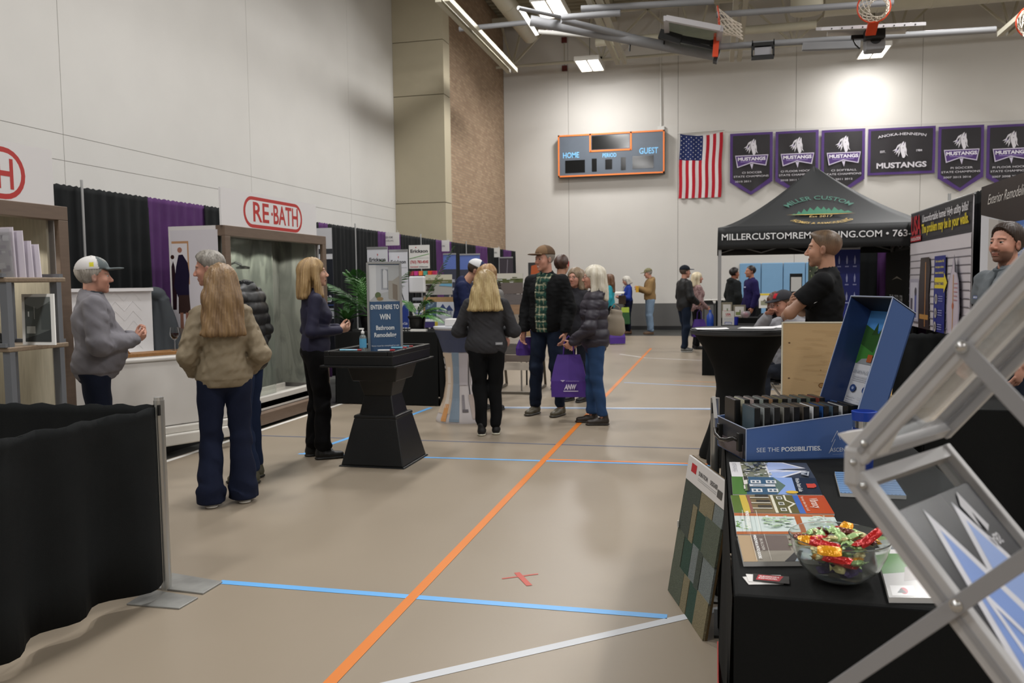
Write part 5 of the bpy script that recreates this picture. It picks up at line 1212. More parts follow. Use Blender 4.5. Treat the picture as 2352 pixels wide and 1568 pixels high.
# pop-up tent
TX, TY, TW = .03, 13.0, 3.05
t = thing('canopy_tent', (TX + TW / 2, TY + TW / 2, 0), 'black pop-up canopy tent printed MILLER CUSTOM HOMES & REMODELING', 'tent')
ZE, ZP, ZV = 2.27, 3.33, 1.94
tm = mat('#1d1f21', .6, bump=.05, bs=120, var=.05)
cxx, cyy = TX + TW / 2, TY + TW / 2
def slope(k, u, v):
    """side k, u across 0..1, v eave->peak"""
    h = TW / 2 * (1 - v); a = (u - .5) * 2 * h; z = ZE + (ZP - ZE) * (v ** 1.35 if v > 0 else 0) - .03 * math.sin(math.pi * u) * (1 - v) * v * 4
    q = [(a, -h), (h, a), (-a, h), (-h, -a)][k]
    return (cxx + q[0], cyy + q[1], z)
for k in range(4):
    B().grid(lambda u, v: slope(k, u, v), 16, 14).obj('roof_panel', tm, t, world=True, smooth=60, solid=.004)
    def val(u, v): p = slope(k, u, 0); n = [(0, -1), (1, 0), (0, 1), (-1, 0)][k]; w_ = .006 * math.sin(u * 21) * (1 - v); return (p[0] + n[0] * w_, p[1] + n[1] * w_, ZV + (ZE - ZV) * v)
    B().grid(val, 24, 4).obj('valance', tm, t, world=True, smooth=60, solid=.004)
pole = mat('#a9aaac', .35, metal=.7)
for x in (TX + .03, TX + TW - .03):
    for y in (TY + .04, TY + TW - .04): B().box(x - .022, y - .022, 0, x + .022, y + .022, 2.25).obj('leg', pole, t, world=True); B().box(x - .06, y - .06, 0, x + .06, y + .06, .02).obj('foot', pole, t, world=True)
for (a, c) in (((TX + .04, TY + .05), (TX + TW - .04, TY + .05)), ((TX + .04, TY + TW - .05), (TX + TW - .04, TY + TW - .05)), ((TX + .04, TY + .05), (TX + .04, TY + TW - .05)), ((TX + TW - .04, TY + .05), (TX + TW - .04, TY + TW - .05))):
    for q in range(4):
        f0, f1 = q / 4, (q + 1) / 4; z0, z1 = (2.2, 1.98) if q % 2 == 0 else (1.98, 2.2)
        for (za, zb2) in ((z0, z1), (z1, z0)): B().bar((a[0] + (c[0] - a[0]) * f0, a[1] + (c[1] - a[1]) * f0, za), (a[0] + (c[0] - a[0]) * f1, a[1] + (c[1] - a[1]) * f1, zb2), .02, .02).obj('truss_bar', pole, t, world=True)
p = Print(TW, ZE - ZV, O=(TX, TY - .01, ZV), U=(1, 0, 0), V=(0, 0, 1), lift=.006)
p.text('MILLERCUSTOMREMODELING.COM • 763-333-', .018, .43, .098, '#e3e4e6', wd=2.9, al='l', bold=.012).text('LIC #BC', .955, .2, .06, '#d4d5d7', wd=.3, bold=.02).obj('valance_lettering', t, world=True)
# roof emblem
SL = math.hypot(TW / 2, ZP - ZE)
def rf(u, v, d):
    vv = v / SL; x = u - TW / 2; h = TW / 2 * (1 - vv); P_ = slope(0, .5 + x / (2 * h), vv); return (P_[0], P_[1] - d * .6, P_[2] + d * .8)
p = Print(TW, SL, fn=rf, lift=.02, step=.002); ex, ey = .50, .40
cxm, cym = ex * TW - .02, .50
GRN, GLD = '#2f6f55', '#b79a55'
p.text('MILLER CUSTOM', 90, 0, .105, '#3f6e60', arc=(cxm, cym - .03, .54), wd=1.02, bold=.01)
p.text('HOMES & REMODELING', -90, 0, .12, GLD, arc=(cxm, cym + .10, -.54), wd=1.05, bold=.012)
pts = [(-.42, 0), (-.38, .05), (-.34, .03), (-.3, .14), (-.27, .06), (-.22, .2), (-.18, .1), (-.13, .24), (-.08, .14), (-.02, .27), (.03, .16), (.07, .25), (.1, .14), (.14, .2), (.17, .1), (.22, .22), (.27, .1), (.31, .13), (.35, .05), (.4, .08), (.46, 0)]
for i in range(0, len(pts) - 2, 2):
    q = [(pts[i][0], 0)] + [pts[i], pts[i + 1], pts[i + 2]] + [(pts[i + 2][0], 0)]; p.poly([((cxm + x) / TW, (cym + .02 + y) / SL) for x, y in q], GRN)
p.poly([((cxm + x) / TW, (cym + y) / SL) for x, y in ((-.5, -.01), (-.2, .0), (.2, .0), (.5, -.01), (.2, -.02), (-.2, -.02))], '#c8a24a').text('Est 2017', cxm / TW, (cym - .13) / SL, .08, '#b9a06a', wd=.34, shear=.2)
p.obj('roof_emblem', t, world=True, m=VC(.6))

# right hand drapes and printed backdrops (face the aisle)
for i, (y0, y1, c, w_) in enumerate(((7.0, 9.4, BLK, 'behind the exterior remodeling backdrop'), (9.4, 10.2, BLK, 'between the two printed backdrops'), (10.2, 12.6, BLK, 'behind the insulation backdrop'), (12.6, 14.4, PRP, 'beside the tent corner'), (14.4, 16.4, BLK, 'inside the tent by the blue roller banner'), (16.4, 17.1, PRP, 'behind the polo shirt man and the tent'), (17.1, 19, BLK, 'deep behind the tent'))):
    sx_ = 2.86 if y1 < 12.7 else 3.17
    drape('side_drape', (sx_, y1 - .01), (sx_, y0 + .01), .03, 2.44, c, 'tall dark side drape ' + w_ if c == BLK else 'tall purple side drape ' + w_, 'tall drapes along the right booths', seed=40 + i, amp=.025)
drape('side_drape', (2.35, 16.7), (2.93, 16.7), .03, 2.44, BLK, 'black drape across the back of the tent by the blue roller banner', 'tall drapes along the right booths', seed=60, amp=.02)
drape('side_drape', (2.91, 16.72), (3.12, 16.72), .03, 2.44, PRP, 'narrow purple drape strip right of the blue roller banner', 'tall drapes along the right booths', seed=61, amp=.02)
t = thing('drape_upright', (2.84, 11.4, 0), 'silver drape upright poking above the insulation backdrop', 'pole'); B().tube((2.82, 11.4, 0), (2.82, 11.4, 2.52), .018).obj('tube', alu, t, world=True)
# insulation backdrop
y0, y1, z0, z1 = 12.98, 10.05, .8, 2.38; W, Hh = y0 - y1, z1 - z0
t = thing('printed_backdrop', (2.72, (y0 + y1) / 2, z0), 'large printed insulation backdrop with siding picture and yellow headline', 'backdrop')
fnu = lambda u, v, d: (2.72 - d, y0 - u, z0 + v)
vy = B().box(2.722, y1, z0, 2.735, y0, z1).obj('vinyl', mat('#c9c4c8', .5), t, world=True)
B().tube((2.73, y1 - .03, z1 + .01), (2.73, y0 + .03, z1 + .01), .012).obj('hanging_rod', alu, t, world=True)
p = Print(W, Hh, fn=fnu, lift=.002, step=.0008)
p.rect(0, 0, 1, 1, '#c6c0c6').rect(0, .74, 1, 1, '#3a383c')
for k in range(4): p.rect(0, .76 + k * .062, 1, .766 + k * .062, '#2e2c30')
p.rect(0, .64, 1, .735, '#d3cdd2').rect(0, .632, 1, .64, '#77727a')
for k in range(10): p.rect(0, .575 - k * .06, 1, .582 - k * .06, '#6f6a72')
p.text('USA', .125, .815, .26, '#b3242c', wd=.56, bold=.03).rect(.02, .75, .23, .80, '#a8232b').text('INSULATION', .125, .76, .045, '#d9c9cb', wd=.56, bold=.03)
p.text('Uncomfortable home? High utility bills?', .61, .9, .1, '#dcdadf', wd=2.1, bold=.02).text('The problem may be in your walls.', .61, .81, .12, '#d9c427', wd=2.15, bold=.03)
p.poly([(.22, .0), (.42, .0), (.4, .3), (.42, .5), (.4, .6), (.24, .6), (.22, .4)], '#33251c').rect(.33, .02, .345, .56, '#a8743e').rect(.24, .08, .4, .12, '#b5843f')
p.rect(.03, .05, .22, .42, '#a7a3b4').rect(.05, .07, .2, .39, '#c9c6d2').rect(.14, .08, .18, .3, '#5a5f9c').rect(.06, .1, .1, .25, '#4b4455').circ(.16, .31, .02, '#3a3340')
p.rect(.5, 0, .68, .6, '#252a78').poly([(.51, .345), (.66, .345), (.66, .31), (.71, .39), (.66, .47), (.66, .43), (.51, .43)], '#d9c427').text('SEE WHAT IT MAKES', .585, .372, .035, '#2a2f78', wd=.42, bold=.03)
for k, q in enumerate(('Our insulation fills', 'the space others', 'leave behind.')): p.text(q, .59, .55 - k * .045, .03, '#d3c56a', wd=.4, bold=.02)
for k in range(3): p.circ(.545, .26 - k * .11, .022, '#a9a3a0').circ(.545, .26 - k * .11, .012, '#6f6a6c'); [p.rect(.585, .28 - k * .11 - j * .018, .655, .286 - k * .11 - j * .018, '#8f92c4') for j in range(3)]
p.poly([(.75, .0), (.9, .0), (.92, .2), (.9, .4), (.86, .5), (.83, .6), (.8, .5), (.75, .4), (.73, .2)], '#9e96a6').poly([(.765, .0), (.885, .0), (.905, .2), (.885, .4), (.85, .5), (.83, .56), (.81, .5), (.765, .4), (.745, .2)], '#bfb4c0').poly([(.83, .6), (.86, .5), (.87, .46), (.84, .47)], '#4a4a52').rect(.82, .02, .832, .45, '#b58a5a').circ(.826, .22, .014, '#b0603a')
for k in range(5): p.rect(.84, .38 - k * .03, .885, .388 - k * .03, '#b57f86')
p.obj('backdrop_print', vy, world=True, m=VC(.4))
# exterior remodeling backdrop
y0, y1, z0, z1 = 9.32, 7.1, 1.0, 2.38; W, Hh = y0 - y1, z1 - z0
t = thing('printed_backdrop', (2.6, (y0 + y1) / 2, z0), 'dark brown and white Exterior Remodel backdrop with blue tick boxes, right edge', 'backdrop')
vy = B().box(2.602, y1, z0, 2.62, y0, z1).obj('vinyl', mat('#cfd0d6', .5), t, world=True)
p = Print(W, Hh, fn=lambda u, v, d: (2.6 - d, y0 - u, z0 + v), lift=.002, step=.0008)
p.poly([(0, 1), (0, .8), (.5, .68), (1, .66), (1, 1)], '#2b2120').poly([(.12, .76), (.5, .68), (.9, .67), (.9, 0), (.12, 0)], '#bcb7b3').poly([(.25, .735), (.5, .68), (.6, .68), (.6, .3), (.25, .3)], '#9a9692').rect(.3, .0, .34, .5, '#5d5c60')
p.text('Exterior Remodeling', .1, .86, .1, '#d8d3cf', wd=1.1, al='l', shear=.45)
for k, q in enumerate(('Durable', 'Siding', 'Awards')):
    p.rect(.36, .60 - k * .14, .62, .70 - k * .14, '#4a72b8').line((.39, .65 - k * .14), (.4, .63 - k * .14), .015, '#e6e9f0').line((.4, .63 - k * .14), (.43, .68 - k * .14), .015, '#e6e9f0').text(q, .45, .63 - k * .14, .06, '#e6e9f0', al='l', bold=.01, wd=.3)
p.obj('backdrop_print', vy, world=True, m=VC(.4))
# dark phone number banner + blue roller banner under the tent
t = thing('printed_banner', (2.75, 13.8, .4), 'black banner with phone number between tent and insulation backdrop', 'banner')
B().box(2.755, 12.95, .4, 2.77, 14.95, 1.9).obj('vinyl', mat('#0c0c0d', .8), t, world=True)
p = Print(2.0, 1.5, fn=lambda u, v, d: (2.755 - d, 14.95 - u, .4 + v), lift=.002); p.text('763-333-59', .42, .45, .15, '#c3c5c8', wd=.95, bold=.01).poly([(.25, .7), (.45, .74), (.65, .7), (.45, .72)], '#6d5a2e').obj('print', t, world=True)
def roller(px0, px1, ytop, Y, label, bg, draw, zb=.02, group=None):
    a, c = ony(px0, ytop, Y), ony(px1, ytop, Y); W = c[0] - a[0]; Hh = a[2] - zb
    t = thing('roller_banner', ((a[0] + c[0]) / 2, Y, 0), label, 'banner', group=group)
    vy = B().box(a[0], Y, zb, c[0], Y + .004, a[2]).obj('vinyl', mat(bg, .45), t, world=True)
    B().box(a[0] - .01, Y - .08, 0, c[0] + .01, Y + .08, .08).obj('base', alu, t, world=True, bevel=.01); B().box(a[0], Y - .012, a[2] - .01, c[0], Y + .012, a[2] + .018).obj('top_rail', alu, t, world=True)
    p = Print(W, Hh, O=(a[0], Y, zb), U=(1, 0, 0), V=(0, 0, 1), lift=.002, step=.0006); draw(p, W, Hh); p.obj('print', vy, world=True); return t
def dr_blue(p, W, Hh):
    for j in range(5):
        for i in range(3):
            x, y = .2 + i * .3, .93 - j * .145; p.poly([(x - .02, y - .05), (x + .02, y - .05), (x + .035, y - .015), (x, y + .02), (x - .035, y - .015)], '#aab0dc').rect(x - .07, y - .075, x + .07, y - .065, '#9aa0d0')
roller(1916, 1976, 572, 13.6, 'royal blue roller banner with rows of small white figures, behind the polo man', '#1f2a78', dr_blue)

# low furniture in and behind the tent
def cloth_table(x0, x1, y0, y1, z, label, name='draped_table', m=None, fold=.012):
    t = thing(name, ((x0 + x1) / 2, (y0 + y1) / 2, 0), label, 'table')
    B().box(x0, y0, z - .03, x1, y1, z).obj('table_top', m or cl, t, world=True, bevel=.008)
    for (p_, q_) in (((x0, y0), (x1, y0)), ((x1, y0), (x1, y1)), ((x1, y1), (x0, y1)), ((x0, y1), (x0, y0))):
        L_ = math.hypot(q_[0] - p_[0], q_[1] - p_[1]); n = ((q_[1] - p_[1]) / L_, -(q_[0] - p_[0]) / L_)
        def g(u, v):
            o = fold * (1 - v) * (math.sin(u * L_ * 9 + p_[0] * 5) + .5 * math.sin(u * L_ * 23)) + .012 * (1 - v) + .002
            return (p_[0] + (q_[0] - p_[0]) * u + n[0] * o, p_[1] + (q_[1] - p_[1]) * u + n[1] * o, .012 + (z - .02) * v)
        B().grid(g, max(8, int(L_ * 18)), 6).obj('cloth_side', m or cl, t, world=True, smooth=70)
    return t
cloth_table(.05, 2.2, 14.0, 14.7, .74, 'black draped table under the tent with the USA card')
cloth_table(.1, 2.0, 16.9, 17.5, .74, 'black draped table with picture frames behind the tent')
cloth_table(1.3, 3.2, 22.3, 23.0, .75, 'far black draped table against the blue wall pads')
drape('low_drape', (0, 23.4), (1.2, 23.4), .03, .93, BLK, 'low black drape with pale top rail before the far pads', seed=70, amp=.02)
tag(B().tube((-.3, 23.35, .95), (.75, 23.35, .97), .02).obj('drape_rail', wht), 'pale rail on top of the far low drape', 'rail')
c = ony(1672, 728, 14.15)
t = thing('card_stand', (c[0], 14.15, .74), 'white upright USA card on the tent table', 'sign')
B().box(c[0] - .09, 14.15, .74, c[0] + .1, 14.156, .97).obj('card', wht, t, world=True)
p = Print(.19, .23, O=(c[0] - .09, 14.15, .74), U=(1, 0, 0), V=(0, 0, 1), lift=.001); p.text('USA', .5, .7, .035, '#b0303a', wd=.08, bold=.04).rect(.25, .62, .75, .65, '#c98a90').rect(.1, .45, .9, .47, '#9aa0b8').rect(.1, .36, .9, .38, '#9aa0b8').rect(.2, .04, .8, .22, '#3d4aa0').rect(.24, .06, .76, .18, '#d8d9e4').obj('print', t, world=True)
def cup(x, y, z, r, h, c, label, extra=None):
    t = thing('cup', (x, y, z), label, 'cup'); B().lathe([(0, 0), (r * .8, 0), (r, h), (r * .92, h), (r * .74, .01), (0, .01)], n=24).obj('body', mat(c, .35), t, smooth=50)
    if extra: extra(t)
cup(ony(1690, 735, 14.2)[0], 14.2, .74, .045, .13, '#2a35a8', 'blue cup right beside the white USA card')
for (x0, x1, y0_, y1_, Y, lb, c1) in ((1657, 1682, 694, 730, 16.95, 'grey framed photo leaning, left of the two on the rear tent table', '#a63a3c'), (1684, 1713, 700, 729, 16.95, 'taupe framed photo with greenery, right of the two on the rear table', '#6f7a45')):
    a, c = ony(x0, y1_, Y), ony(x1, y0_, Y); z = .74; W, Hh = c[0] - a[0], c[2] - z
    t = thing('framed_photo', ((a[0] + c[0]) / 2, Y, z), lb, 'framed photo')
    fn = lambda u, v, d: (a[0] + u, Y - d + v * .25, z + v)
    B().prism([fn(0, 0, 0), fn(W, 0, 0), fn(W, Hh, 0), fn(0, Hh, 0)], (0, .02, 0)).obj('frame', mat('#77705f', .5), t, world=True)
    p = Print(W, Hh, fn=fn, lift=.002); p.rect(.14, .12, .86, .86, '#c9c6c2').rect(.2, .2, .8, .45, c1).rect(.5, .3, .6, .6, '#5b6b3c').obj('print', t, world=True)
c = ony(1712, 727, 16.93)
t = thing('glass_bowl', (c[0], 16.95, .74), 'round glass bowl of pink sweets at the end of the rear tent table', 'bowl'); B().lathe([(0, 0), (.06, 0), (.1, .06), (.095, .1), (.07, .13)], n=24).obj('body', mat('#c9bfc4', .1, trans=.6), t, smooth=50)
for i in range(14):
    a = random.uniform(0, 6.28); r = random.uniform(0, .05); B().lathe([(0, 0), (.018, .012), (0, .024)], (r * math.cos(a), r * math.sin(a), .01 + random.uniform(0, .06)), 8).obj('sweet', mat(random.choice(('#b0446a', '#d8d0d4', '#8c3a58')), .3), t)
a = ony(1756, 703, 22.5)
t = thing('display_box', (a[0], 22.5, .75), 'white display box with yellow top and house picture before the blue pads', 'box'); W = .27
B().box(a[0] - W / 2, 22.5, .75, a[0] + W / 2, 22.7, 1.13).obj('carton', wht, t, world=True)
p = Print(W, .38, O=(a[0] - W / 2, 22.5, .75), U=(1, 0, 0), V=(0, 0, 1), lift=.003); p.rect(0, .87, 1, 1, '#d8bf3c').rect(.15, .2, .85, .5, '#8d8f78').poly([(.3, .45), (.5, .62), (.7, .45)], '#6e6a60').obj('print', t, world=True)
a = ony(1829, 690, 15)
a = ony(1829, 690, 17.6); t = thing('literature_rack', (a[0], 17.7, 0), 'black upright literature rack with white leaflets behind the seated man', 'rack')
B().box(a[0] - .12, 17.7, .0, a[0] + .12, 17.74, 1.6).box(a[0] - .2, 17.5, 0, a[0] + .2, 17.9, .03).obj('stand', bk, t, world=True)
for z in (1.2, .84):
    B().box(a[0] - .11, 17.6, z, a[0] + .11, 17.7, z + .04).obj('pocket', bk, t, world=True)
    B().box(a[0] - .1, 17.65, z + .03, a[0] + .1, 17.67, z + .33).obj('leaflet', wht, t, world=True)
a = ony(1869, 640, 20)
t = thing('poster', (a[0], 20, .9), 'green leafy poster partly hidden by the polo shirt collar', 'poster'); B().box(a[0] - .12, 20, .5, a[0] + .12, 20.02, 1.95).obj('board', mat('#3c4434', .5), t, world=True)
p = Print(.24, 1.45, O=(a[0] - .12, 20, .5), U=(1, 0, 0), V=(0, 0, 1), lift=.003); photo(p, 0, .1, 1, 1, ['#5d7a3c', '#8c9a6a', '#2a3322', '#b5a59a'], 40, 5); p.obj('print', t, world=True)
tag(B().box(-.35, 23.3, .82, .0, 23.6, .84).prism([(-.34, 23.4, .84), (-.05, 23.4, .84), (-.1, 23.4, .98), (-.3, 23.4, .95)], (0, .05, 0)).box(-.33, 23.35, 0, -.3, 23.55, .82).box(-.05, 23.35, 0, -.02, 23.55, .82).obj('stroller', bk), 'black folded canopy shape beside the tent leg, far back', 'stroller')
t = thing('water_jug', (ony(1630, 735, 13)[0], 13.5, 0), 'blue water bottle on a low stand left of the tent leg', 'bottle')
c = ony(1631, 738, 13.2); B().lathe([(0, .75), (.05, .75), (.055, .78), (.055, .93), (.02, .98), (.02, 1.02), (0, 1.02)], (c[0], 13.3, 0), 20).obj('bottle', mat('#2f55b8', .15, trans=.4), t, world=True, smooth=50); B().box(c[0] - .12, 13.2, 0, c[0] + .12, 13.4, .75).obj('pedestal', cl, t, world=True)

# high spandex table
cx, cy = .20, 6.95
t = thing('cocktail_table', (cx, cy, 0), 'tall round cocktail table in stretched black spandex cover', 'table')
def hr(a, z):
    pf = [(0, .36), (.04, .355), (.25, .27), (.45, .205), (.6, .19), (.75, .215), (.9, .285), (1.02, .365), (1.075, .4)]
    for (a0, r0), (a1, r1) in zip(pf[:-1], pf[1:]):
        if a0 <= z <= a1: r = r0 + (r1 - r0) * (z - a0) / (a1 - a0); break
    else: r = .4
    low = max(0, 1 - z / .45); return r * (1 - low * .32 * (1 - abs(math.cos(2 * (a + .55)))))
b = B(); b.grid(lambda u, v: (cx + hr(u * 2 * math.pi, v * 1.075) * math.cos(u * 2 * math.pi), cy + hr(u * 2 * math.pi, v * 1.075) * math.sin(u * 2 * math.pi), .01 + v * 1.075), 64, 26); b.obj('spandex_cover', cl, t, world=True, smooth=60)
B().lathe([(0, 1.085), (.39, 1.085), (.402, 1.075), (.402, 1.05), (.39, 1.04)], (cx, cy, 0), 64).obj('top', mat('#2a2b2d', .6, bump=.05, bs=300), t, world=True, smooth=40)
for k in range(4):
    a = -.55 + k * math.pi / 2; B().lathe([(0, 0), (.035, 0), (.035, .03), (0, .04)], (cx + .34 * math.cos(a), cy + .34 * math.sin(a), 0), 12).obj('foot', bk, t, world=True)
for i, (px, py, w_, h_, r_, lb) in enumerate(((1636, 746, .25, .2, .1, 'flat white sheet at the left of the cocktail table'), (1730, 742.5, .28, .2, -.2, 'white sheet stack near the middle of the cocktail table'), (1775, 743.5, .26, .2, .35, 'curled white sheet beside the plywood on the cocktail table'))):
    c = onz(px, py, 1.086); b = B(); R_ = Matrix.Rotation(r_, 3, 'Z'); cc = (min(max(c[0], cx - .24), cx + .26), cy - .12 + .12 * i, 1.0875 + .0003)
    b.grid(lambda u, v: Vector(cc) + R_ @ Vector(((u - .5) * w_, (v - .5) * h_, .025 * (u > .7) * (u - .7) * (2 if i == 2 else .4))), 8, 2); tag(b.obj('paper_sheet', mat('#dedee0', .6), solid=.002), lb, 'paper')

# main foreground table
TX0, TX1, TY0, TY1, TZ = .045, .84, 1.95, 4.5, .74
t = thing('display_table', ((TX0 + TX1) / 2, 3.2, 0), 'long black clothed display table in the right foreground', 'table')
B().box(TX0, TY0, TZ - .02, TX1, TY1, TZ).obj('table_top', cl, t, world=True, bevel=.01)
def side(p_, q_, fl_):
    L_ = math.hypot(q_[0] - p_[0], q_[1] - p_[1]); n = ((q_[1] - p_[1]) / L_, -(q_[0] - p_[0]) / L_)
    def g(u, v):
        o = fl_ * (1 - v) * (1 + math.sin(u * L_ * 5 + 1) * .9 + .35 * math.sin(u * L_ * 17)) + .004
        return (p_[0] + (q_[0] - p_[0]) * u + n[0] * o, p_[1] + (q_[1] - p_[1]) * u + n[1] * o, .008 + (TZ - .012) * v)
    B().grid(g, max(10, int(L_ * 30)), 10).obj('cloth_side', cl, t, world=True, smooth=70)
side((TX0, TY0), (TX1, TY0), .006); side((TX1, TY0), (TX1, TY1), .02); side((TX1, TY1), (TX0, TY1), .02); side((TX0, TY1), (TX0, TY0), .012)
tag(B().grid(lambda u, v: (.022 - .012 * math.sin(v * 8), 1.965 + .25 * u, .01 + .5 * v), 3, 12, cf=lambda u, v: '#a83028' if int(v * 7) % 2 == 0 else '#c9bcb8').obj('red_banner', VC(.6), solid=.003), 'thin red and white banner edge hanging at the left corner of the table', 'banner')
cloth_table(1.15, 2.5, 5.05, 5.7, .74, 'black clothed table at the right in front of the grey polo man', fold=.02)
drape('low_drape', (1.5, 9.0), (2.8, 9.0), .03, .92, BLK, 'low black drape below the insulation backdrop', seed=77, amp=.03)
drape('low_drape', (2.52, 9.0), (2.52, 6.4), .03, .92, BLK, 'low black drape behind the grey polo man', seed=78, amp=.03)

# wooden backed board standing on the table
a, c = ony(1797, 905, 4.33), ony(1945, 742, 4.33); xw = a[0]
t = thing('plywood_board', (xw + .2, 4.33, TZ), 'plywood sheet with knots standing upright behind the sample box', 'board')
B().box(xw, 4.33, TZ, xw + .42, 4.345, c[2]).obj('plywood', mat('#c4a579', .55, var=.05, vs=3, stretch=(.5, 1, 5), bump=.05, bs=60), t, world=True)
B().box(xw - .006, 4.328, TZ, xw, 4.35, c[2] + .004).box(xw, 4.328, c[2], xw + .42, 4.35, c[2] + .006).obj('painted_edge', mat('#d4cdb9', .5), t, world=True)
p = Print(.42, c[2] - TZ, O=(xw, 4.33, TZ), U=(1, 0, 0), V=(0, 0, 1), lift=.0008); H_ = c[2] - TZ
for (px, py, r, cc) in ((1888, 885, .017, '#6d4a2a'), (1888, 885, .0135, '#a57d4c'), (1813, 787, .005, '#6b5138'), (1812, 868, .005, '#6b5138'), (1885, 850, .003, '#7d5f3a')):
    q = ony(px, py, 4.33); p.circ((q[0] - xw) / .42, (q[2] - TZ) / H_, r / .42, cc, ry=r * .75 / H_)
for i in range(22):
    yy = .05 + i * .042; xx = random.uniform(.05, .5); p.line((xx, yy), (min(.98, xx + random.uniform(.1, .4)), yy + random.uniform(-.02, .02)), .0012, '#b08f62')
p.obj('grain', t, world=True, m=VC(.55))
a = onz(1718, 912, .76)
t = thing('paper_tray', (.33, 4.38, TZ), 'dark grey plastic tray holding white sheets beside the plywood', 'tray')
x0 = ony(1716, 900, 4.35)[0]; x1 = xw - .02
B().box(x0, 4.3, TZ, x1, 4.48, TZ + .01).prism([(x0, 4.3, TZ), (x0 + .03, 4.3, .83), (x0 + .03, 4.48, .83), (x0, 4.48, TZ)], (.006, 0, 0)).box(x0 + .03, 4.47, TZ, x1, 4.48, .84).obj('bin', mat('#2a2b2d', .4), t, world=True)
for k in range(3): B().box(x0 + .035 + .01 * k, 4.31, TZ + .012 + k * .028, x1, 4.46, TZ + .034 + k * .028).obj('sheet_stack', mat(('#b9bcc2', '#d2d4d8', '#e4e5e8')[k], .5), t, world=True)
# upright by the table
t = thing('barrier_post', (.0, 3.92, 0), 'short silver drape post at the back left of the display table', 'post')
B().tube((.0, 3.92, .0), (.0, 3.92, .93), .0205, n=20).obj('tube', mat('#b5b5b2', .3, metal=.8, var=.05), t, world=True, smooth=40); B().prism([(-.005, 3.895, .84), (.012, 3.893, .84), (.002, 3.893, .94), (-.014, 3.895, .94)], (0, -.003, 0)).obj('tag', wht, t, world=True); B().box(-.016, 3.896, .86, -.01, 3.9, .91).obj('slot', bk, t, world=True)
tag(B().box(-.12, 3.8, 0, .035, 4.04, .008).obj('base_plate', st), 'steel floor plate under the post behind the shingle board', 'floor plate')

# blue sample case
OA = Vector((.122, 3.43, TZ + .001)); th = math.radians(19)
BX = frame3(OA, (math.cos(th), math.sin(th), 0), (-math.sin(th), math.cos(th), 0), (0, 0, 1))
t = thing('sample_case', tuple(OA), 'open blue sample case lettered SEE THE POSSIBILITIES', 'sample case')
blue = mat('#486398', .32, var=.03, vs=3); edge = mat('#a9b4cc', .4)
LB, DB, H0, H1 = .52, .34, .132, .192; tk = .006
def pan(b, pts, vec): return b.prism([BX(*q) for q in pts], BX(*vec) - BX(0, 0, 0))
fp_ = pan(B(), [(0, 0, 0), (LB, 0, 0), (LB, 0, H1), (0, 0, H0)], (0, tk, 0)).obj('front_panel', blue, t, world=True)
pan(B(), [(0, DB - tk, 0), (LB, DB - tk, 0), (LB, DB - tk, H1), (0, DB - tk, H0)], (0, tk, 0)).obj('back_panel', blue, t, world=True)
pan(B(), [(0, tk, 0), (0, DB - tk, 0), (0, DB - tk, H0), (0, tk, H0)], (tk, 0, 0)).obj('end_panel', mat('#33343a', .3), t, world=True)
pan(B(), [(LB - tk, tk, 0), (LB - tk, DB - tk, 0), (LB - tk, DB - tk, H1), (LB - tk, tk, H1)], (tk, 0, 0)).obj('end_panel', blue, t, world=True)
pan(B(), [(0, 0, 0), (LB, 0, 0), (LB, DB, 0), (0, DB, 0)], (0, 0, tk)).obj('case_floor', blue, t, world=True)
b = B()
for (a, c) in (((0, 0, H0), (LB, 0, H1)), ((0, 0, H0), (0, DB, H0)), ((0, 0, 0), (0, 0, H0)), ((0, DB, H0), (LB, DB, H1))): b.bar(BX(*a), BX(*c), .003, .003)
b.obj('edge_trim', edge, t, world=True)
p = Print(LB, H1, fn=lambda u, v, d: BX(u, -d, v), lift=.0006, step=.0002)
p.text('SEE THE', .085, .19, .0185, '#d9dde6', wd=.094, al='l').text('POSSIBILITIES.', .285, .19, .0185, '#e2e5ec', wd=.168, al='l', bold=.022)
p.text('ASCEND', .68, .15, .017, '#c9d0de', wd=.08, al='l').line((.67, .12), (.72, .42), .0016, '#c9d0de').line((.69, .36), (.735, .6), .0016, '#c9d0de').line((.735, .6), (.76, .4), .0016, '#c9d0de').rect(.70, .09, .8, .094, '#9aa6c0')
p.obj('lettering', fp_, world=True, m=VC(.4))
b = B(); b.path([BX(-.004, .055, .075), BX(-.03, .06, .085), BX(-.042, .1, .07), BX(-.045, .17, .06), BX(-.042, .24, .07), BX(-.03, .285, .085), BX(-.004, .29, .075)], .009, 8)
hdl = b.obj('handle', mat('#191615', .25), t, world=True, smooth=60)
for y in (.05, .285): B().cbox(BX(-.008, y, .07), (.02, .028, .075), Matrix.Rotation(th, 3, 'Z')).obj('handle_clip', bk, hdl, world=True, bevel=.003)
pan(B(), [(-.003, .03, .005), (-.003, .31, .005), (-.003, .31, .06), (-.003, .03, .06)], (.002, 0, 0)).obj('end_plate', mat('#574f54', .35), t, world=True)
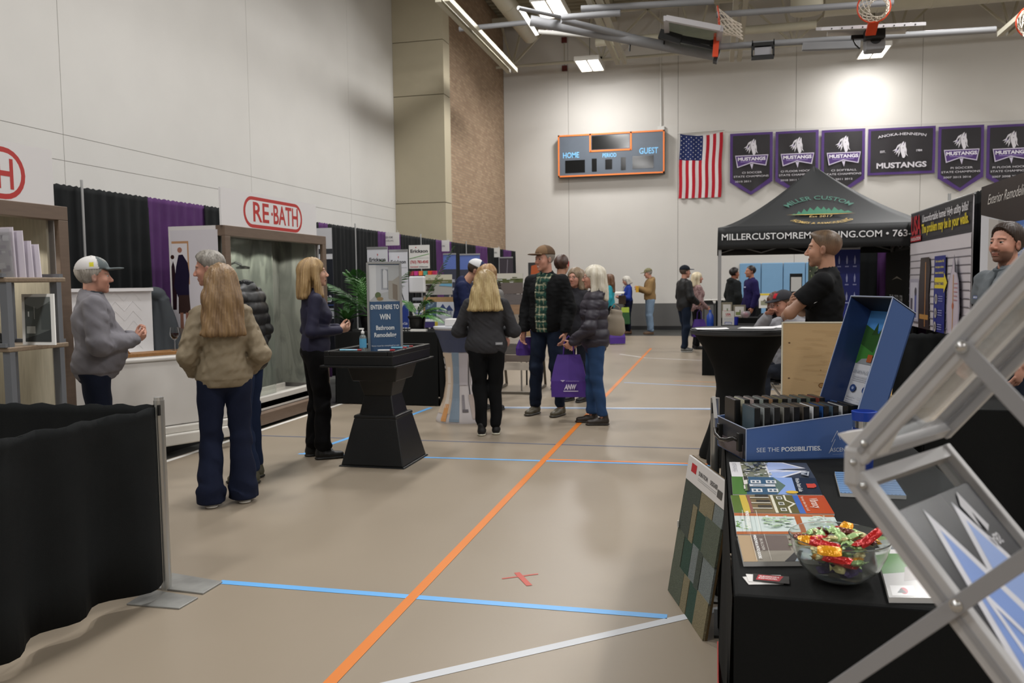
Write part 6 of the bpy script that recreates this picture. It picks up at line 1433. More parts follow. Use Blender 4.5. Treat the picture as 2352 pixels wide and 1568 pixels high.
# lid, swung up and back
al = math.radians(17); LX = BX(1, 0, 0) - BX(0, 0, 0); LY = BX(0, 1, 0) - BX(0, 0, 0); LZ = Vector((0, 0, 1))
T_ = LX * math.sin(al) + LZ * math.cos(al); D_ = LX * math.cos(al) - LZ * math.sin(al); O_ = BX(LB - .075, 0, .12)
LD = lambda s_, y, d: O_ + T_ * s_ + LY * y + D_ * d
LH, LT = .56, .115
def lp(b, pts, vec): return b.prism([LD(*q) for q in pts], LD(*vec) - LD(0, 0, 0))
lp(B(), [(0, 0, 0), (LH, 0, 0), (LH - .035, 0, LT), (0, 0, LT)], (0, tk, 0)).obj('lid_side', blue, t, world=True)
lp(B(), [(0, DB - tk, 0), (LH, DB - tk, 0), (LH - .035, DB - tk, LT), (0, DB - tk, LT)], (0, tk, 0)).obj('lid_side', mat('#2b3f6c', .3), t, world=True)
_q = lp(B(), [(0, 0, LT - tk), (LH - .035, 0, LT - tk), (LH - .035, DB, LT - tk), (0, DB, LT - tk)], (0, 0, tk)); lpn = _q.obj('lid_panel', blue, t, world=True)
lp(B(), [(LH - tk, 0, 0), (LH - tk, DB, 0), (LH - .04, DB, LT), (LH - .04, 0, LT)], (tk, 0, 0)).obj('lid_end', bk, t, world=True)
b = B(); b.bar(LD(0, 0, 0), LD(LH, 0, 0), .003, .003).bar(LD(LH, 0, 0), LD(LH - .035, 0, LT), .003, .003).bar(LD(LH, 0, 0), LD(LH, DB, 0), .004, .004).bar(LD(0, DB, 0), LD(LH, DB, 0), .003, .003); b.obj('lid_trim', edge, t, world=True)
p = Print(DB, LH, fn=lambda u, v, d: LD(v, DB - (u / DB - .3) / .68 * DB, LT - tk - d), lift=.0008, step=.0003)
p.rect(.3, .0, .98, .5, '#c9cbd2').rect(.3, .5, .98, .94, '#2c62a8').poly([(.3, .76), (.98, .8), (.98, .94), (.3, .94)], '#4a84c4')
p.poly([(.3, .5), (.98, .5), (.98, .6), (.3, .78)], '#3f7a34').poly([(.3, .66), (.55, .6), (.6, .74), (.45, .78), (.3, .82)], '#2f5426').poly([(.34, .5), (.72, .5), (.6, .56), (.4, .54)], '#8a8f94').poly([(.45, .74), (.5, .84), (.54, .74)], '#2a4420').poly([(.55, .74), (.6, .82), (.64, .73)], '#31502a').poly([(.62, .5), (.98, .5), (.98, .76), (.66, .76)], '#23242b').poly([(.64, .76), (.98, .76), (.98, .84), (.84, .88)], '#8f8f94').poly([(.6, .76), (.84, .9), (.98, .86), (.98, .84), (.84, .87)], '#1b1c20')
for q in ((.7, .64), (.82, .62), (.72, .55), (.88, .54), (.9, .68)): p.rect(q[0], q[1], q[0] + .03, q[1] + .05, '#c9c4b4')
p.rect(.5, .52, .58, .58, '#a5572c')
p.text('UNRIVALED', .33, .425, .015, '#9aa0aa', wd=.1, al='l').text('PEACE', .66, .425, .015, '#3a4456', wd=.06, al='l', bold=.01)
for k in range(3): p.rect(.36, .395 - k * .015, .92, .399 - k * .015, '#a7abb4')
for k, x in enumerate((.42, .64, .86)):
    p.circ(x, .3, .05, '#2f4374').circ(x, .3, .02, '#8f9cc0')
    for j in range(9): p.rect(x - .08, .23 - j * .018, x + .06 - (j % 3) * .02, .234 - j * .018, '#b0b3bb')
p.obj('lid_print', lpn, world=True, m=VC(.25))
# sample blocks in two rows
fc = ['#4c5c66', '#9ea3a3', '#77797b', '#8c8a82', '#6f6d6c', '#5a534c', '#e2e3e6', '#28508c', '#4d6070', '#c9cbcd', '#1a1b1c']; fr = ['#3a3632', '#c9c6ae', '#b9a8a4', '#9aa39e', '#9a7a5c', '#7c7858', '#6a6c6a', '#5c6a68', '#5f6b5c', '#7a3a30']
ord_ = ['first', 'second', 'third', 'fourth', 'fifth', 'sixth', 'seventh', 'eighth', 'ninth', 'tenth', 'last']
cn = {0: 'slate blue'}
for row, cols, y0, y1, x0, nm in ((0, fc, .03, .165, .045, 'front'), (1, fr, .185, .31, .02, 'back')):
    for i, c in enumerate(cols):
        x = x0 + i * .0415; z1 = .212 if row == 0 else .224
        t = thing('sample_block', tuple(BX(x, (y0 + y1) / 2, .007)), 'black framed siding sample block, %s in the %s row of the blue case' % (ord_[i], nm), 'sample', group='sample blocks in the blue case')
        t.rotation_euler = (0, 0, th); d = (y1 - y0) / 2
        B().box(.003, -d, 0, .026, d, z1 - .007).obj('case', mat('#141414', .3), t, bevel=.0015)
        B().box(0, -d + .004, .004, .003, d - .004, z1 - .01).obj('face_panel', mat(c, .35, var=.06, vs=20), t)
# tumbler in front of the case
c = onz(1985, 1085, TZ); c = ony(1985, 950, 3.33)
t = thing('tumbler', (c[0], 3.33, TZ), 'blue and steel tumbler standing by the sample case front', 'tumbler')
B().lathe([(0, 0), (.034, 0), (.04, .17), (.04, .175)], n=28).obj('body', mat('#1f3478', .3), t, smooth=50); B().lathe([(.041, .172), (.041, .2)], n=28).obj('steel_band', mat('#c9cbcd', .2, metal=1), t, smooth=50); B().lathe([(.043, .198), (.046, .232), (.04, .234), (.038, .215), (0, .212)], n=28).obj('lid_ring', mat('#24429c', .3), t, smooth=50)

# magazines
def sheet(pts, thick, label, draw, name='magazine', z=TZ + .001, lay=None, cat='magazine', rough=.22, group=None):
    """pts: photo corners on the table TL TR BR BL -> a rigid booklet"""
    P = [Vector(onz(x, y, z + thick)) for x, y in pts]
    b = B(); b.prism([(q.x, q.y, z) for q in P][::-1], (0, 0, thick)); c = sum(P, Vector()) / 4
    t = thing(name, (c.x, c.y, z), label, cat, group=group); pg = b.obj('pages', mat('#c9c8c6', .5), t, world=True)
    U = (P[1] - P[0] + P[2] - P[3]) / 2; V = (P[0] - P[3] + P[1] - P[2]) / 2
    fn = lambda u, v, d: (P[3].lerp(P[2], u).lerp(P[0].lerp(P[1], u), v)) + Vector((0, 0, d))
    p = Print(1, 1, fn=fn, lift=.0005, step=.00012); p.asp = U.length / V.length; draw(p); p.obj('cover', pg, world=True, m=VC(rough)); return t
def vt(p, s_, x, y0, y1, h, c, bold=.02):
    """lettering that runs down the short side of the booklet"""
    V_, Fs = text2d(s_, bold); V_ = V_.copy(); V_[:, 0] -= V_[:, 0].min(); W = V_[:, 0].max(); k = (y1 - y0) / W
    p.b.add([p.fn(x + (V_[i, 1] / .73) * h, y1 - V_[i, 0] * k, p.d) for i in range(len(V_))], Fs, c); p.d += p.step
def d1(p):
    p.rect(0, 0, 1, 1, '#3a3f48').rect(0, 0, .14, 1, '#dcdbdf').rect(.14, 0, .45, 1, '#7d7f6a').poly([(.45, 0), (.62, 0), (.95, .45), (.5, .5), (.95, .62), (.7, 1), (.45, 1)], '#e4e5ee').poly([(.47, 0), (.6, .04), (.86, .42), (.47, .3)], '#9fb4e2').poly([(.47, .45), (.88, .64), (.68, .96), (.47, 1)], '#a9bae6').poly([(.47, .3), (.6, .35), (.7, .48), (.47, .42)], '#c3cdee')
    photo(p, .14, 0, .5, 1, ['#3a3d3c', '#c9c9c4', '#5f6a4a', '#8f9294', '#2d3033', '#d9d9d6'], 46, 11, .05, .2); vt(p, 'EXTERIORS', .03, .3, .9, .05, '#9a9ba2', 0); p.poly([(.84, .12), (.92, .02), (.96, .3), (.86, .3)], '#aeb4be').poly([(.87, .14), (.91, .08), (.93, .24)], '#3a3f48')
def d2(p):
    p.rect(0, 0, 1, 1, '#4f7a3c').rect(.16, 0, .5, 1, '#3d5b74').rect(.5, 0, .72, 1, '#8aa5dc').poly([(.5, 0), (.62, .5), (.5, 1)], '#5f7467').rect(.72, 0, 1, 1, '#20262f')
    for j in (.12, .6):
        for i in (.22, .4): p.rect(i, j, i + .12, j + .18, '#d8dadc').rect(i + .02, j + .04, i + .05, j + .14, '#5a6a78').rect(i + .07, j + .04, i + .1, j + .14, '#5a6a78')
    p.rect(.2, .4, .5, .54, '#c9ccd0').rect(.24, .44, .38, .5, '#8592a0').circ(.67, .1, .07, '#d9b23c', ry=.08).rect(.86, .35, .94, .6, '#c8452c').circ(.95, .5, .02, '#c8452c', ry=.12); photo(p, .13, 0, .2, 1, ['#3a3a30', '#d9d4cf', '#6c7d54'], 14, 5, .3, .8); vt(p, 'Window Design Guide', .75, .1, .9, .05, '#c9ccd2')
def d3(p):
    p.rect(0, 0, 1, 1, '#55702f').rect(.16, 0, .42, 1, '#7a6a4c').rect(.42, 0, .66, 1, '#5c5a36').rect(.66, 0, .8, 1, '#3f68b8').rect(.72, 0, 1, 1, '#b5491f').poly([(.1, .0), (.18, 0), (.16, 1), (.09, 1)], '#c9b04a').rect(.17, 0, .2, 1, '#8c5a50')
    p.rect(.42, 0, .45, 1, '#d9d6c4').poly([(.56, 0), (.58, 0), (.58, .3), (.66, .5), (.58, .7), (.58, 1), (.56, 1), (.56, .68), (.63, .5), (.56, .32)], '#e0ddcd')
    for j in (.1, .42, .74): p.rect(.48, j, .54, j + .16, '#dedfd9').rect(.49, j + .03, .53, j + .13, '#5c6058')
    for j in (.2, .5, .8): p.rect(.2, j, .4, j + .05, '#d4cfbf').rect(.26, j + .06, .4, j + .2, '#3f3a30')
    vt(p, 'Vibrancy', .82, .25, .8, .09, '#e4c8bb'); vt(p, 'Variety that has it all', .74, .1, .9, .03, '#e0b9a8')
def d4(p):
    p.rect(0, 0, 1, 1, '#c9d6d4').rect(0, .86, 1, 1, '#b0653c').rect(0, 0, 1, .12, '#ae6238').rect(.6, .1, .66, .9, '#a85a2c'); photo(p, .0, .2, .14, .7, ['#7fae5a', '#a3c87c', '#5f8f45'], 16, 4); photo(p, .25, .25, .6, .8, ['#a9c4a0', '#c3d6c6', '#8fb383', '#dfe7e6'], 40, 6); photo(p, .68, .25, 1, .8, ['#b4ccb0', '#d3dfdb', '#9fbf92'], 26, 7)
    p.rect(.08, 0, .084, 1, '#e2e2da').rect(.22, 0, .224, 1, '#e2e2da'); vt(p, 'WINDOWS & DOORS', .11, .1, .95, .035, '#ecece6', .04)
def d5(p):
    p.rect(0, 0, 1, 1, '#8f8a80').rect(0, 0, .14, 1, '#b29b7d').rect(.14, .4, .5, 1, '#6a5f5c').poly([(.4, 0), (1, 0), (1, .5), (.6, .55)], '#97a4b0').poly([(.6, 1), (.75, 1), (1, .4), (1, .2)], '#5a463a').poly([(.4, 0), (.55, .4), (.6, .4), (.5, 0)], '#2d3036').rect(.56, .06, .95, .3, '#b4c2c4')
    photo(p, .45, .4, .95, .95, ['#c9cdd0', '#6a5648', '#3d3832', '#9fb0c0', '#7a8f6c'], 26, 9); p.rect(.13, 0, .133, 1, '#dedbd4').rect(.27, 0, .273, 1, '#dedbd4'); vt(p, 'WINDOWS & PATIO DOORS', .155, .05, .97, .03, '#ececec', .04); vt(p, 'BUILDER', .21, .35, .8, .03, '#d2cec8', 0)
sheet([(1675, 1061), (1852, 1063), (1873, 1098), (1681, 1095)], .004, 'magazine with white mountain peaks and dark cover, nearest the blue case', d1)
sheet([(1680, 1094), (1873, 1098), (1889, 1136), (1683, 1135)], .006, 'magazine with blue house and green lawn, second from the blue case', d2)
sheet([(1678, 1137), (1892, 1138), (1917, 1180), (1686, 1177)], .006, 'magazine with orange top strip and yellow flower house', d3)
sheet([(1686, 1178), (1914, 1182), (1936, 1226), (1692, 1227)], .006, 'windows and doors brochure with wooden window frame cover', d4)
sheet([(1694, 1229), (1920, 1231), (1945, 1288), (1708, 1290)], .012, 'windows and patio doors brochure stack nearest the candy bowl', d5)
def d6(p): p.rect(0, 0, 1, 1, '#a3a7a4').rect(0, .6, 1, 1, '#8e9290').poly([(0, .75), (.5, .9), (.5, 1), (0, 1)], '#7f9a5c').rect(.1, .1, .9, .2, '#c9cbca').rect(.1, .3, .6, .5, '#7d8284')
def d7(p): p.rect(0, 0, 1, 1, '#b6b5b3').poly([(0, .45), (.5, .5), (.45, .95), (0, .95)], '#5f8650').poly([(.3, .3), (1, .4), (1, .7), (.4, .6)], '#97918e').rect(0, .9, 1, 1, '#d6d4d4').rect(.06, .03, .42, .22, '#dcdcdc').circ(.25, .12, .06, '#b85a66').poly([(.14, .08), (.22, .17), (.28, .08)], '#5d5f62')
sheet([(2005, 1228), (2130, 1232), (2160, 1290), (2042, 1284)], .006, 'grey brochure fanned out right of the candy bowl, rear one', d6)
sheet([(2012, 1262), (2140, 1262), (2200, 1374), (2042, 1372)], .012, 'brochure with lawn picture and white logo corner, right of the candy bowl', d7)
t = sheet([(1917, 1083), (2048, 1088), (2082, 1138), (1930, 1132)], .012, 'light blue siding texture booklet with spiral at its edge', lambda p: [p.rect(0, 0, 1, 1, '#6283ac')] + [p.rect(0, k * .1, 1, k * .1 + .012, '#56769e') for k in range(10)], name='booklet', cat='booklet', rough=.5)
b = B()
for k in range(16):
    c = Vector(onz(1932 + k * 9, 1134 + k * .35, TZ + .008)); b.path([c + Vector((0, .006 * math.cos(a), .006 * math.sin(a))) for a in [i * math.pi / 4 for i in range(8)]], .0012, 4, closed=True)
b.obj('spiral', bk, t, world=True)
for k, (px, py, r_, c1, c2, lb) in enumerate(((1752, 1334, .25, '#dcdad8', '#b8b6b4', 'white business card lowest in the small fan'), (1757, 1331, .1, '#e2e0de', '#c2c0be', 'white business card in the middle of the small fan'), (1771, 1333, -.05, '#1c1a1a', '#b02a34', 'black and red business card on top of the fan'))):
    c = onz(px, py, TZ); t = thing('business_card', (c[0], c[1], TZ + .001 + k * .0015), lb, 'card', rz=math.degrees(r_))
    B().box(-.042, -.026, 0, .042, .026, .0012).obj('card', mat(c1, .4), t)
    p = Print(.084, .052, O=(-.042, -.026, .0012), U=(1, 0, 0), V=(0, 1, 0), lift=.0002, step=.0001)
    if k < 2:
        for j in range(4): p.rect(.55, .25 + j * .14, .9, .29 + j * .14, '#8f8f92')
    else: p.poly([(.08, .2), (.72, .2), (.85, .9), (.15, .9)], c2).text('REGION', .45, .62, .009, '#e6dfdf', wd=.045, bold=.03).text('REMODEL', .42, .36, .009, '#e6dfdf', wd=.045, bold=.03)
    p.obj('print', t)

# candy bowl
bc = onz(1927, 1331, TZ); bx, by = float(bc[0]), float(bc[1]) + .0
t = thing('candy_bowl', (bx, by, TZ + .001), 'clear round plastic bowl full of wrapped candy on the black table', 'bowl')
prof_ = [(0, 0), (.04, 0), (.062, .012), (.088, .04), (.106, .075), (.114, .105), (.117, .108), (.119, .106), (.110, .072), (.092, .036), (.066, .008), (.042, -.0)]
B().lathe([(0, .0), (.045, .0), (.07, .012), (.093, .038), (.108, .07), (.116, .105), (.1185, .108), (.1165, .11), (.1135, .105), (.105, .072), (.09, .041), (.068, .015), (.044, .003), (0, .003)], n=64).obj('bowl', mat('#eef2ef', .06, trans=.96, ior=1.22), t, smooth=50)
foil = lambda c: mat(c, .22, metal=.25, bump=.5, bs=70, var=.25, vs=40)
def candy_proto(kind, c, s_):
    me = {}
    b = B(); nu, nv = 14, 8; L_, W_, T2 = s_
    r = random.Random(len(kind) * 7)
    def g(u, v, sg):
        x = (u - .5) * L_; e = min(1, min(u, 1 - u) * 5.5); k = .72 + .28 * e if kind != 'twist' else (.25 + .75 * min(1, max(0, (min(u, 1 - u) - .18) * 8)) if min(u, 1 - u) > .1 else .9 - min(u, 1 - u) * 5)
        y = (v - .5) * W_ * k; z = sg * T2 / 2 * math.sin(math.pi * v) ** .5 * (e ** .6 if kind != 'twist' else min(1, max(.08, (min(u, 1 - u) - .15) * 6))) + r.uniform(-.0009, .0009)
        return (x, y, z)
    b.grid(lambda u, v: g(u, v, 1), nu, nv); b.grid(lambda u, v: g(1 - u, v, -1), nu, nv)
    return b
KD = [('bar', '#b3201f', (.07, .022, .012), 'red wrapped candy bar', 4), ('bar', '#e09a1c', (.052, .03, .013), 'orange-yellow wrapped candy', 5), ('twist', '#a9c98a', (.05, .026, .014), 'green foil twist candy', 24), ('twist', '#c9c08c', (.046, .024, .014), 'pale gold foil candy', 13), ('bar', '#3f2f68', (.04, .026, .014), 'purple foil candy', 14), ('bar', '#6d3a34', (.045, .022, .012), 'brown and red chocolate candy', 4), ('twist', '#b9cad6', (.046, .024, .012), 'silver-blue foil candy', 3)]
rc = random.Random(21); lev = []
protos = {}
items = []
for ki, (kd, c, s_, lb, n) in enumerate(KD):
    for j in range(n): items.append(ki)
low = [k for k in items if k in (4,)] + [3, 3, 2, 2, 2]
top = [k for k in items]; 
for k in low: top.remove(k) if k in top else None
rc.shuffle(top); seq = low + top
for i, ki in enumerate(seq):
    kd, c, s_, lb, n = KD[ki]
    lay = i / len(seq); z = .014 + lay * .09; rr = (.03 + .06 * min(1, lay * 1.5)) * math.sqrt(rc.uniform(.0, 1)) if i > 3 else .02
    a = i * 2.399; x, y = rr * math.cos(a), rr * math.sin(a)
    if lay > .5: z = .07 + .035 * (1 - (rr / .1) ** 2) + rc.uniform(0, .012)
    if ki not in protos:
        o = candy_proto(kd, c, s_).obj('candy', foil(c), smooth=35); o.location = (0, 0, 0); protos[ki] = o
        for v_ in o.data.vertices: pass
    else: o = protos[ki].copy(); COL.objects.link(o)
    o.location = (bx + x, by + y, TZ + z); o.rotation_euler = (rc.uniform(-.5, .5), rc.uniform(-.5, .5), rc.uniform(0, 6.28))
    tag(o, lb + ' in the clear bowl on the table', 'candy', 'wrapped candies in the bowl')
for (px, py, zz, ki, rz, ry) in ((1925, 1290, .085, 0, -.62, -.1), (1895, 1255, .112, 0, -.5, .0), (1905, 1270, .11, 1, -.1, 0), (1858, 1245, .1, 1, .1, 0), (2000, 1238, .118, 0, .6, -.5)):
    o = protos[ki].copy(); COL.objects.link(o); q = onz(px, py, TZ + zz); o.location = q; o.rotation_euler = (.55, ry, rz); tag(o, KD[ki][3] + ' on top of the heap at the bowl rim', 'candy', 'wrapped candies in the bowl')
    if ki == 0 and px == 1925:
        p = Print(.03, .012, O=(-.035, -.006, .0068), U=(1, 0, 0), V=(0, 1, 0), lift=.0004); p.text('KitKat', .5, .2, .008, '#e8dcdc', wd=.026, bold=.03).obj('print', o)

# shingle sample board leaning on the table edge
BL, BR, TL = Vector(onz(1539, 1355, 0)), Vector(onz(1620, 1472, 0)), Vector(ony(1610, 1071, 3.80)); UU = (BR - BL); VV = (TL - BL); WB, HB = UU.length, VV.length
UU.normalize(); VV = (VV - UU * VV.dot(UU)).normalized(); NN = UU.cross(VV)
if NN.x > 0: NN = -NN
t = thing('shingle_board', tuple((BL + BR) / 2), 'roof shingle sample board with white label leaning on the table', 'sample board')
QF = lambda u, v, d: BL + UU * (u * WB) + VV * (v * HB) + NN * d
def slab(u0, v0, u1, v1, d0, d1, sk=0): return B().prism([QF(u0, v0, d0), QF(u1, v0, d0), QF(u1 + sk, v1, d0), QF(u0 + sk, v1, d0)], NN * (d1 - d0))
slab(0, 0, 1, 1, -.008, 0).obj('backing_board', mat('#5c4c34', .8), t, world=True)
def gran(c): return mat(c, .95, var=.55, vs=420, bump=.5, bs=420)
gc = {'g': '#3c5046', 'd': '#4c524b', 't': '#827a62', 's': '#767d7c', 'm': '#5c6256'}
rows = [(.0, .235, [(0, .36, 'm'), (.36, .52, 't'), (.52, .72, 'g'), (.72, 1, 't')]), (.235, .47, [(0, .22, 'm'), (.22, .44, 'g'), (.44, .60, 's'), (.60, .72, 'd'), (.72, 1, 's')]), (.47, .71, [(0, .3, 'd'), (.3, .42, 't'), (.42, .64, 'g'), (.64, 1, 'm')]), (.71, .85, [(0, .45, 'd'), (.45, .78, 't'), (.78, 1, 's')])]
for ri, (v0, v1, tabs) in enumerate(rows):
    for (u0, u1, k) in tabs:
        lift = .004 + .0018 * (k in 'tmd') + ri * .0
        slab(u0 + .004, v0 - (.0 if ri == 0 else .012), u1 - .004, v1, .0 + .001, lift + .004 + .002 * (4 - ri) * .3).obj('shingle', gran(gc[k]), t, world=True)
hc_ = slab(0, .83, 1, 1, .0, .0125).obj('header_card', mat('#cfccca', .5), t, world=True, bevel=.002)
p = Print(WB, HB, fn=lambda u, v, d: QF(u / WB, v / HB, .0125 + d), lift=.0006)
p.rect(.12, .905, .26, .965, '#b3222c').text('DURATION', .33, .915, .02, '#4a4a4c', wd=.13, al='l', bold=.02).text('DESIGNER', .63, .915, .02, '#4a4a4c', wd=.1, al='l', bold=.02)
for k in range(2): p.rect(.33, .895 - k * .012, .8, .898 - k * .012, '#a3a2a2')
p.poly([(.82, .875), (.93, .875), (.93, .925), (.82, .925)], '#4b4a48').obj('label_print', hc_, world=True)
B().cbox(QF(.04, .5, .02), (.006, .012, .03)).obj('side_tag', wht, t, world=True)
tag(B().box(.0, 3.42, 0, .035, 3.7, .012).box(.015, 3.5, .012, .035, 3.62, .35).obj('black_stand_foot', bk), 'black stand foot on the floor behind the shingle board', 'stand')

# zigzag literature stand, close to the camera
P0 = Vector((.158, 1.025, 1.250)); W_ = Vector((.58, .814, 0)).normalized(); U_ = Vector((.814, -.58, 0)).normalized(); Zv = Vector((0, 0, 1)); TRW = .247
am = mat('#b6b5b6', .38, metal=.1, bump=.02, bs=60); am2 = mat('#97979a', .4, metal=.15)
t = thing('literature_stand', (P0.x + .1, P0.y + .1, 0), 'folding zigzag aluminium literature stand with clear pockets, close at right', 'literature stand')
ZG = lambda a, w_, z: P0 + U_ * a + W_ * w_ + Zv * z
nU = (.172, .222)      # upper hinge -> top, per .28 m
up_d = Vector((.626, .78)); dn_d = Vector((.672, -.741))     # (along U, along Z)
LU = .36
def tray(a0, z0, d, L_, sgn, nm):
    """one pocket frame from hinge (a0,z0) along d in the U-Z plane"""
    e = d.normalized(); q = Vector((-e.y, e.x)) * sgn
    G = lambda s_, w_, k: ZG(a0 + e.x * s_ + q.x * k, w_, z0 + e.y * s_ + q.y * k)
    for w_ in (0, TRW - .014):
        b = B(); b.prism([G(0, w_, -.014), G(L_, w_, -.014), G(L_, w_, .014), G(0, w_, .014)], W_ * .014); b.obj('side_rail', am, t, world=True, bevel=.002)
        b = B(); b.prism([G(.01, w_ - .0015, -.004), G(L_ - .01, w_ - .0015, -.004), G(L_ - .01, w_ - .0015, .003), G(.01, w_ - .0015, .003)], W_ * .002); b.obj('rail_groove', am2, t, world=True)
    for s0 in (0, L_ - .016):
        b = B(); b.prism([G(s0, .014, -.01), G(s0 + .016, .014, -.01), G(s0 + .016, .014, .01), G(s0, .014, .01)], W_ * (TRW - .028)); b.obj('cross_rail', am, t, world=True)
    b = B(); b.prism([G(.02, .012, 0), G(L_ - .02, .012, 0), G(L_ - .02, .012, .002), G(.02, .012, .002)], W_ * (TRW - .024)); b.obj('clear_panel', mat('#d4d8da', .05, trans=.95, ior=1.02, spec=.1), t, world=True)
    return G
GU = tray(0, .012, up_d, LU, 1, 'u'); GL = tray(0, -.012, dn_d, LU, 1, 'l')
tipU = (up_d.normalized() * LU); tipL = (dn_d.normalized() * LU)
G3 = tray(tipL.x, -.012 + tipL.y - .02, Vector((-.672, -.741)), LU, -1, 'm'); tip3 = Vector((tipL.x - .672 * LU, -.032 + tipL.y - .741 * LU))
G4 = tray(tip3.x, tip3.y - .02, dn_d, LU, 1, 'n'); tip4 = Vector((tip3.x + tipL.x, tip3.y - .02 + tipL.y))
zb_ = -P0.z
G5 = tray(tip4.x, tip4.y - .02, Vector((-.672, -.741)), LU * .9, -1, 'o')
for q in (Vector((0, 0)), tip3):
    b = B(); b.cbox(ZG(q.x - .002, .007, q.y), (.022, .018, .05), Matrix.Rotation(math.atan2(U_.y, U_.x), 3, 'Z')); b.obj('hinge', am, t, world=True, bevel=.006)
def flat(a, c, off, wd=.018):
    b = B(); b.bar(ZG(a[0], off, a[1]), ZG(c[0], off, c[1]), .003, wd, up=tuple(Vector((0, 0, 1)))); b.obj('link_bar', am2, t, world=True, bevel=.001)
def inpl(px, py): d = Vector(ray(px, py)); o = Vector(CP); q = o + d * ((P0 - o).dot(W_) / d.dot(W_)); q -= P0; return (q.dot(U_), q.z)
pv1, pv2, e1 = inpl(2215, 795), inpl(2203, 1385), inpl(2352, 940)
k1 = (e1[0] - pv1[0], e1[1] - pv1[1]); flat(pv1, (pv1[0] + k1[0] * 2.6, pv1[1] + k1[1] * 2.6), -.006)
e2, e3 = inpl(2352, 1285), inpl(1928, 1575); k2 = (e2[0] - e3[0], e2[1] - e3[1]); flat((e2[0] + k2[0] * .3, e2[1] + k2[1] * .3), (e3[0] - k2[0] * .25, e3[1] - k2[1] * .25), -.006)
q1, q2 = inpl(2137, 1460), inpl(2249, 1568); flat(q1, (q2[0] + (q2[0] - q1[0]) * 1.2, q2[1] + (q2[1] - q1[1]) * 1.2), TRW + .01)
def bolt(pt, r=.009, off=-.009):
    c = ZG(pt[0], off, pt[1]); b = B(); b.tube(c + W_ * .006, c, r, n=16); b.lathe([(r * .8, 0), (r * .55, .003), (0, .0042)], (0, 0, 0), 14)
    n0 = len(b.v) - 3 * 14; Rq = Zv.rotation_difference(-W_).to_matrix()
    for i in range(n0, len(b.v)): b.v[i] = tuple(Rq @ Vector(b.v[i]) + c)
    b.obj('bolt', mat('#c4c4c4', .2, metal=.9), t, world=True, smooth=50)
for q in (pv1, pv2, inpl(1987, 1017), inpl(1985, 1113), inpl(1962, 1060)): bolt(q, .007 if q is pv1 or q is pv2 else .0045, -.009 if q is pv1 or q is pv2 else -.003)
# floor part of the stand: two legs and base bars so that it stands
for w_ in (.01, TRW - .01):
    a5 = Vector((tip4.x - .672 * LU * .9, tip4.y - .02 - .741 * LU * .9)); b = B(); b.bar(ZG(a5.x, w_, a5.y), ZG(a5.x + .02, w_, zb_ + .02), .016, .016); b.obj('leg', am, t, world=True); b = B(); b.bar(ZG(-.12, w_, zb_ + .011), ZG(.32, w_, zb_ + .011), .02, .02); b.obj('base_bar', am, t, world=True)
# leaflets in the stand (separate things)
def leaflet(G, s0, s1, w0, w1, label, draw, k=.006):
    P = [G(s1, w0, k), G(s1, w1, k), G(s0, w1, k), G(s0, w0, k)]; nn = (P[1] - P[0]).cross(P[3] - P[0]).normalized()
    c = sum(P, Vector()) / 4; tt = thing('brochure', tuple(c), label, 'brochure'); B().prism(P, -nn * .002).obj('paper', mat('#cfcfd2', .4), tt, world=True)
    for sg in (1, -1):
        f_ = lambda u, v, d: P[3].lerp(P[2], u).lerp(P[0].lerp(P[1], u), v) + nn * (d if sg > 0 else -.002 - d)
        p = Print(1, 1, fn=f_, lift=.0005, step=.0002); draw(p); p.obj('cover', tt, world=True, m=VC(.25))
def dm(p):      # u across the pocket, v towards the free end
    p.rect(0, 0, 1, 1, '#37383c')
    p.poly([(.63, .05), (.2, .75), (.5, 1), (1, 1), (1, .70)], '#cfd0d8').poly([(.63, .14), (.3, .7), (.5, .9), (1, .98), (1, .80)], '#8fa6d8').poly([(.4, .7), (.5, .9), (1, .98), (1, .88), (.7, .62)], '#a3b4dc')
    p.poly([(.27, .03), (.0, .66), (.0, 1), (.80, 1)], '#d3d4dc').poly([(.28, .13), (.04, .72), (.04, 1), (.70, 1)], '#7d98d2').poly([(.2, .6), (.04, .85), (.04, 1), (.6, 1)], '#97abdc')
    p.line((.22, .42), (.12, .97), .035, '#d6d8e2').line((.22, .42), (.5, .97), .035, '#d6d8e2')
    p.poly([(.68, .08), (.76, .02), (.82, .2), (.76, .22), (.75, .12), (.71, .2)], '#b9b9be').text('ABS', .78, .24, .05, '#c3c3c8', wd=.12, bold=.02)
leaflet(GL, .055, .34, .02, TRW - .02, 'dark brochure with blue sky mountain peaks in the clear pocket', dm)
def dh(p): p.rect(0, 0, 1, 1, '#9aa7bd'); photo(p, 0, 0, 1, 1, ['#d9d9da', '#3a3c40', '#7d7a62', '#bcbcbe', '#54585e', '#8ea4cc'], 60, 8, .08, .3)
leaflet(G3, .02, .3, .02, TRW - .02, 'brochure with house photograph in the lowest visible pocket', dh, -.004)
a_, b2_, c2_ = inpl(1908, 1000), inpl(1992, 976), inpl(1960, 1046)
tt = thing('loose_card', tuple(ZG(b2_[0], .02, b2_[1])), 'white card corner poking out at the stand hinge', 'card'); B().prism([ZG(a_[0], .016, a_[1]), ZG(b2_[0] + .02, .016, b2_[1]), ZG(c2_[0] + .02, .016, c2_[1]), ZG(c2_[0] - .004, .016, c2_[1])], W_ * .03).obj('card', mat('#d4d2d0', .5), tt, world=True)
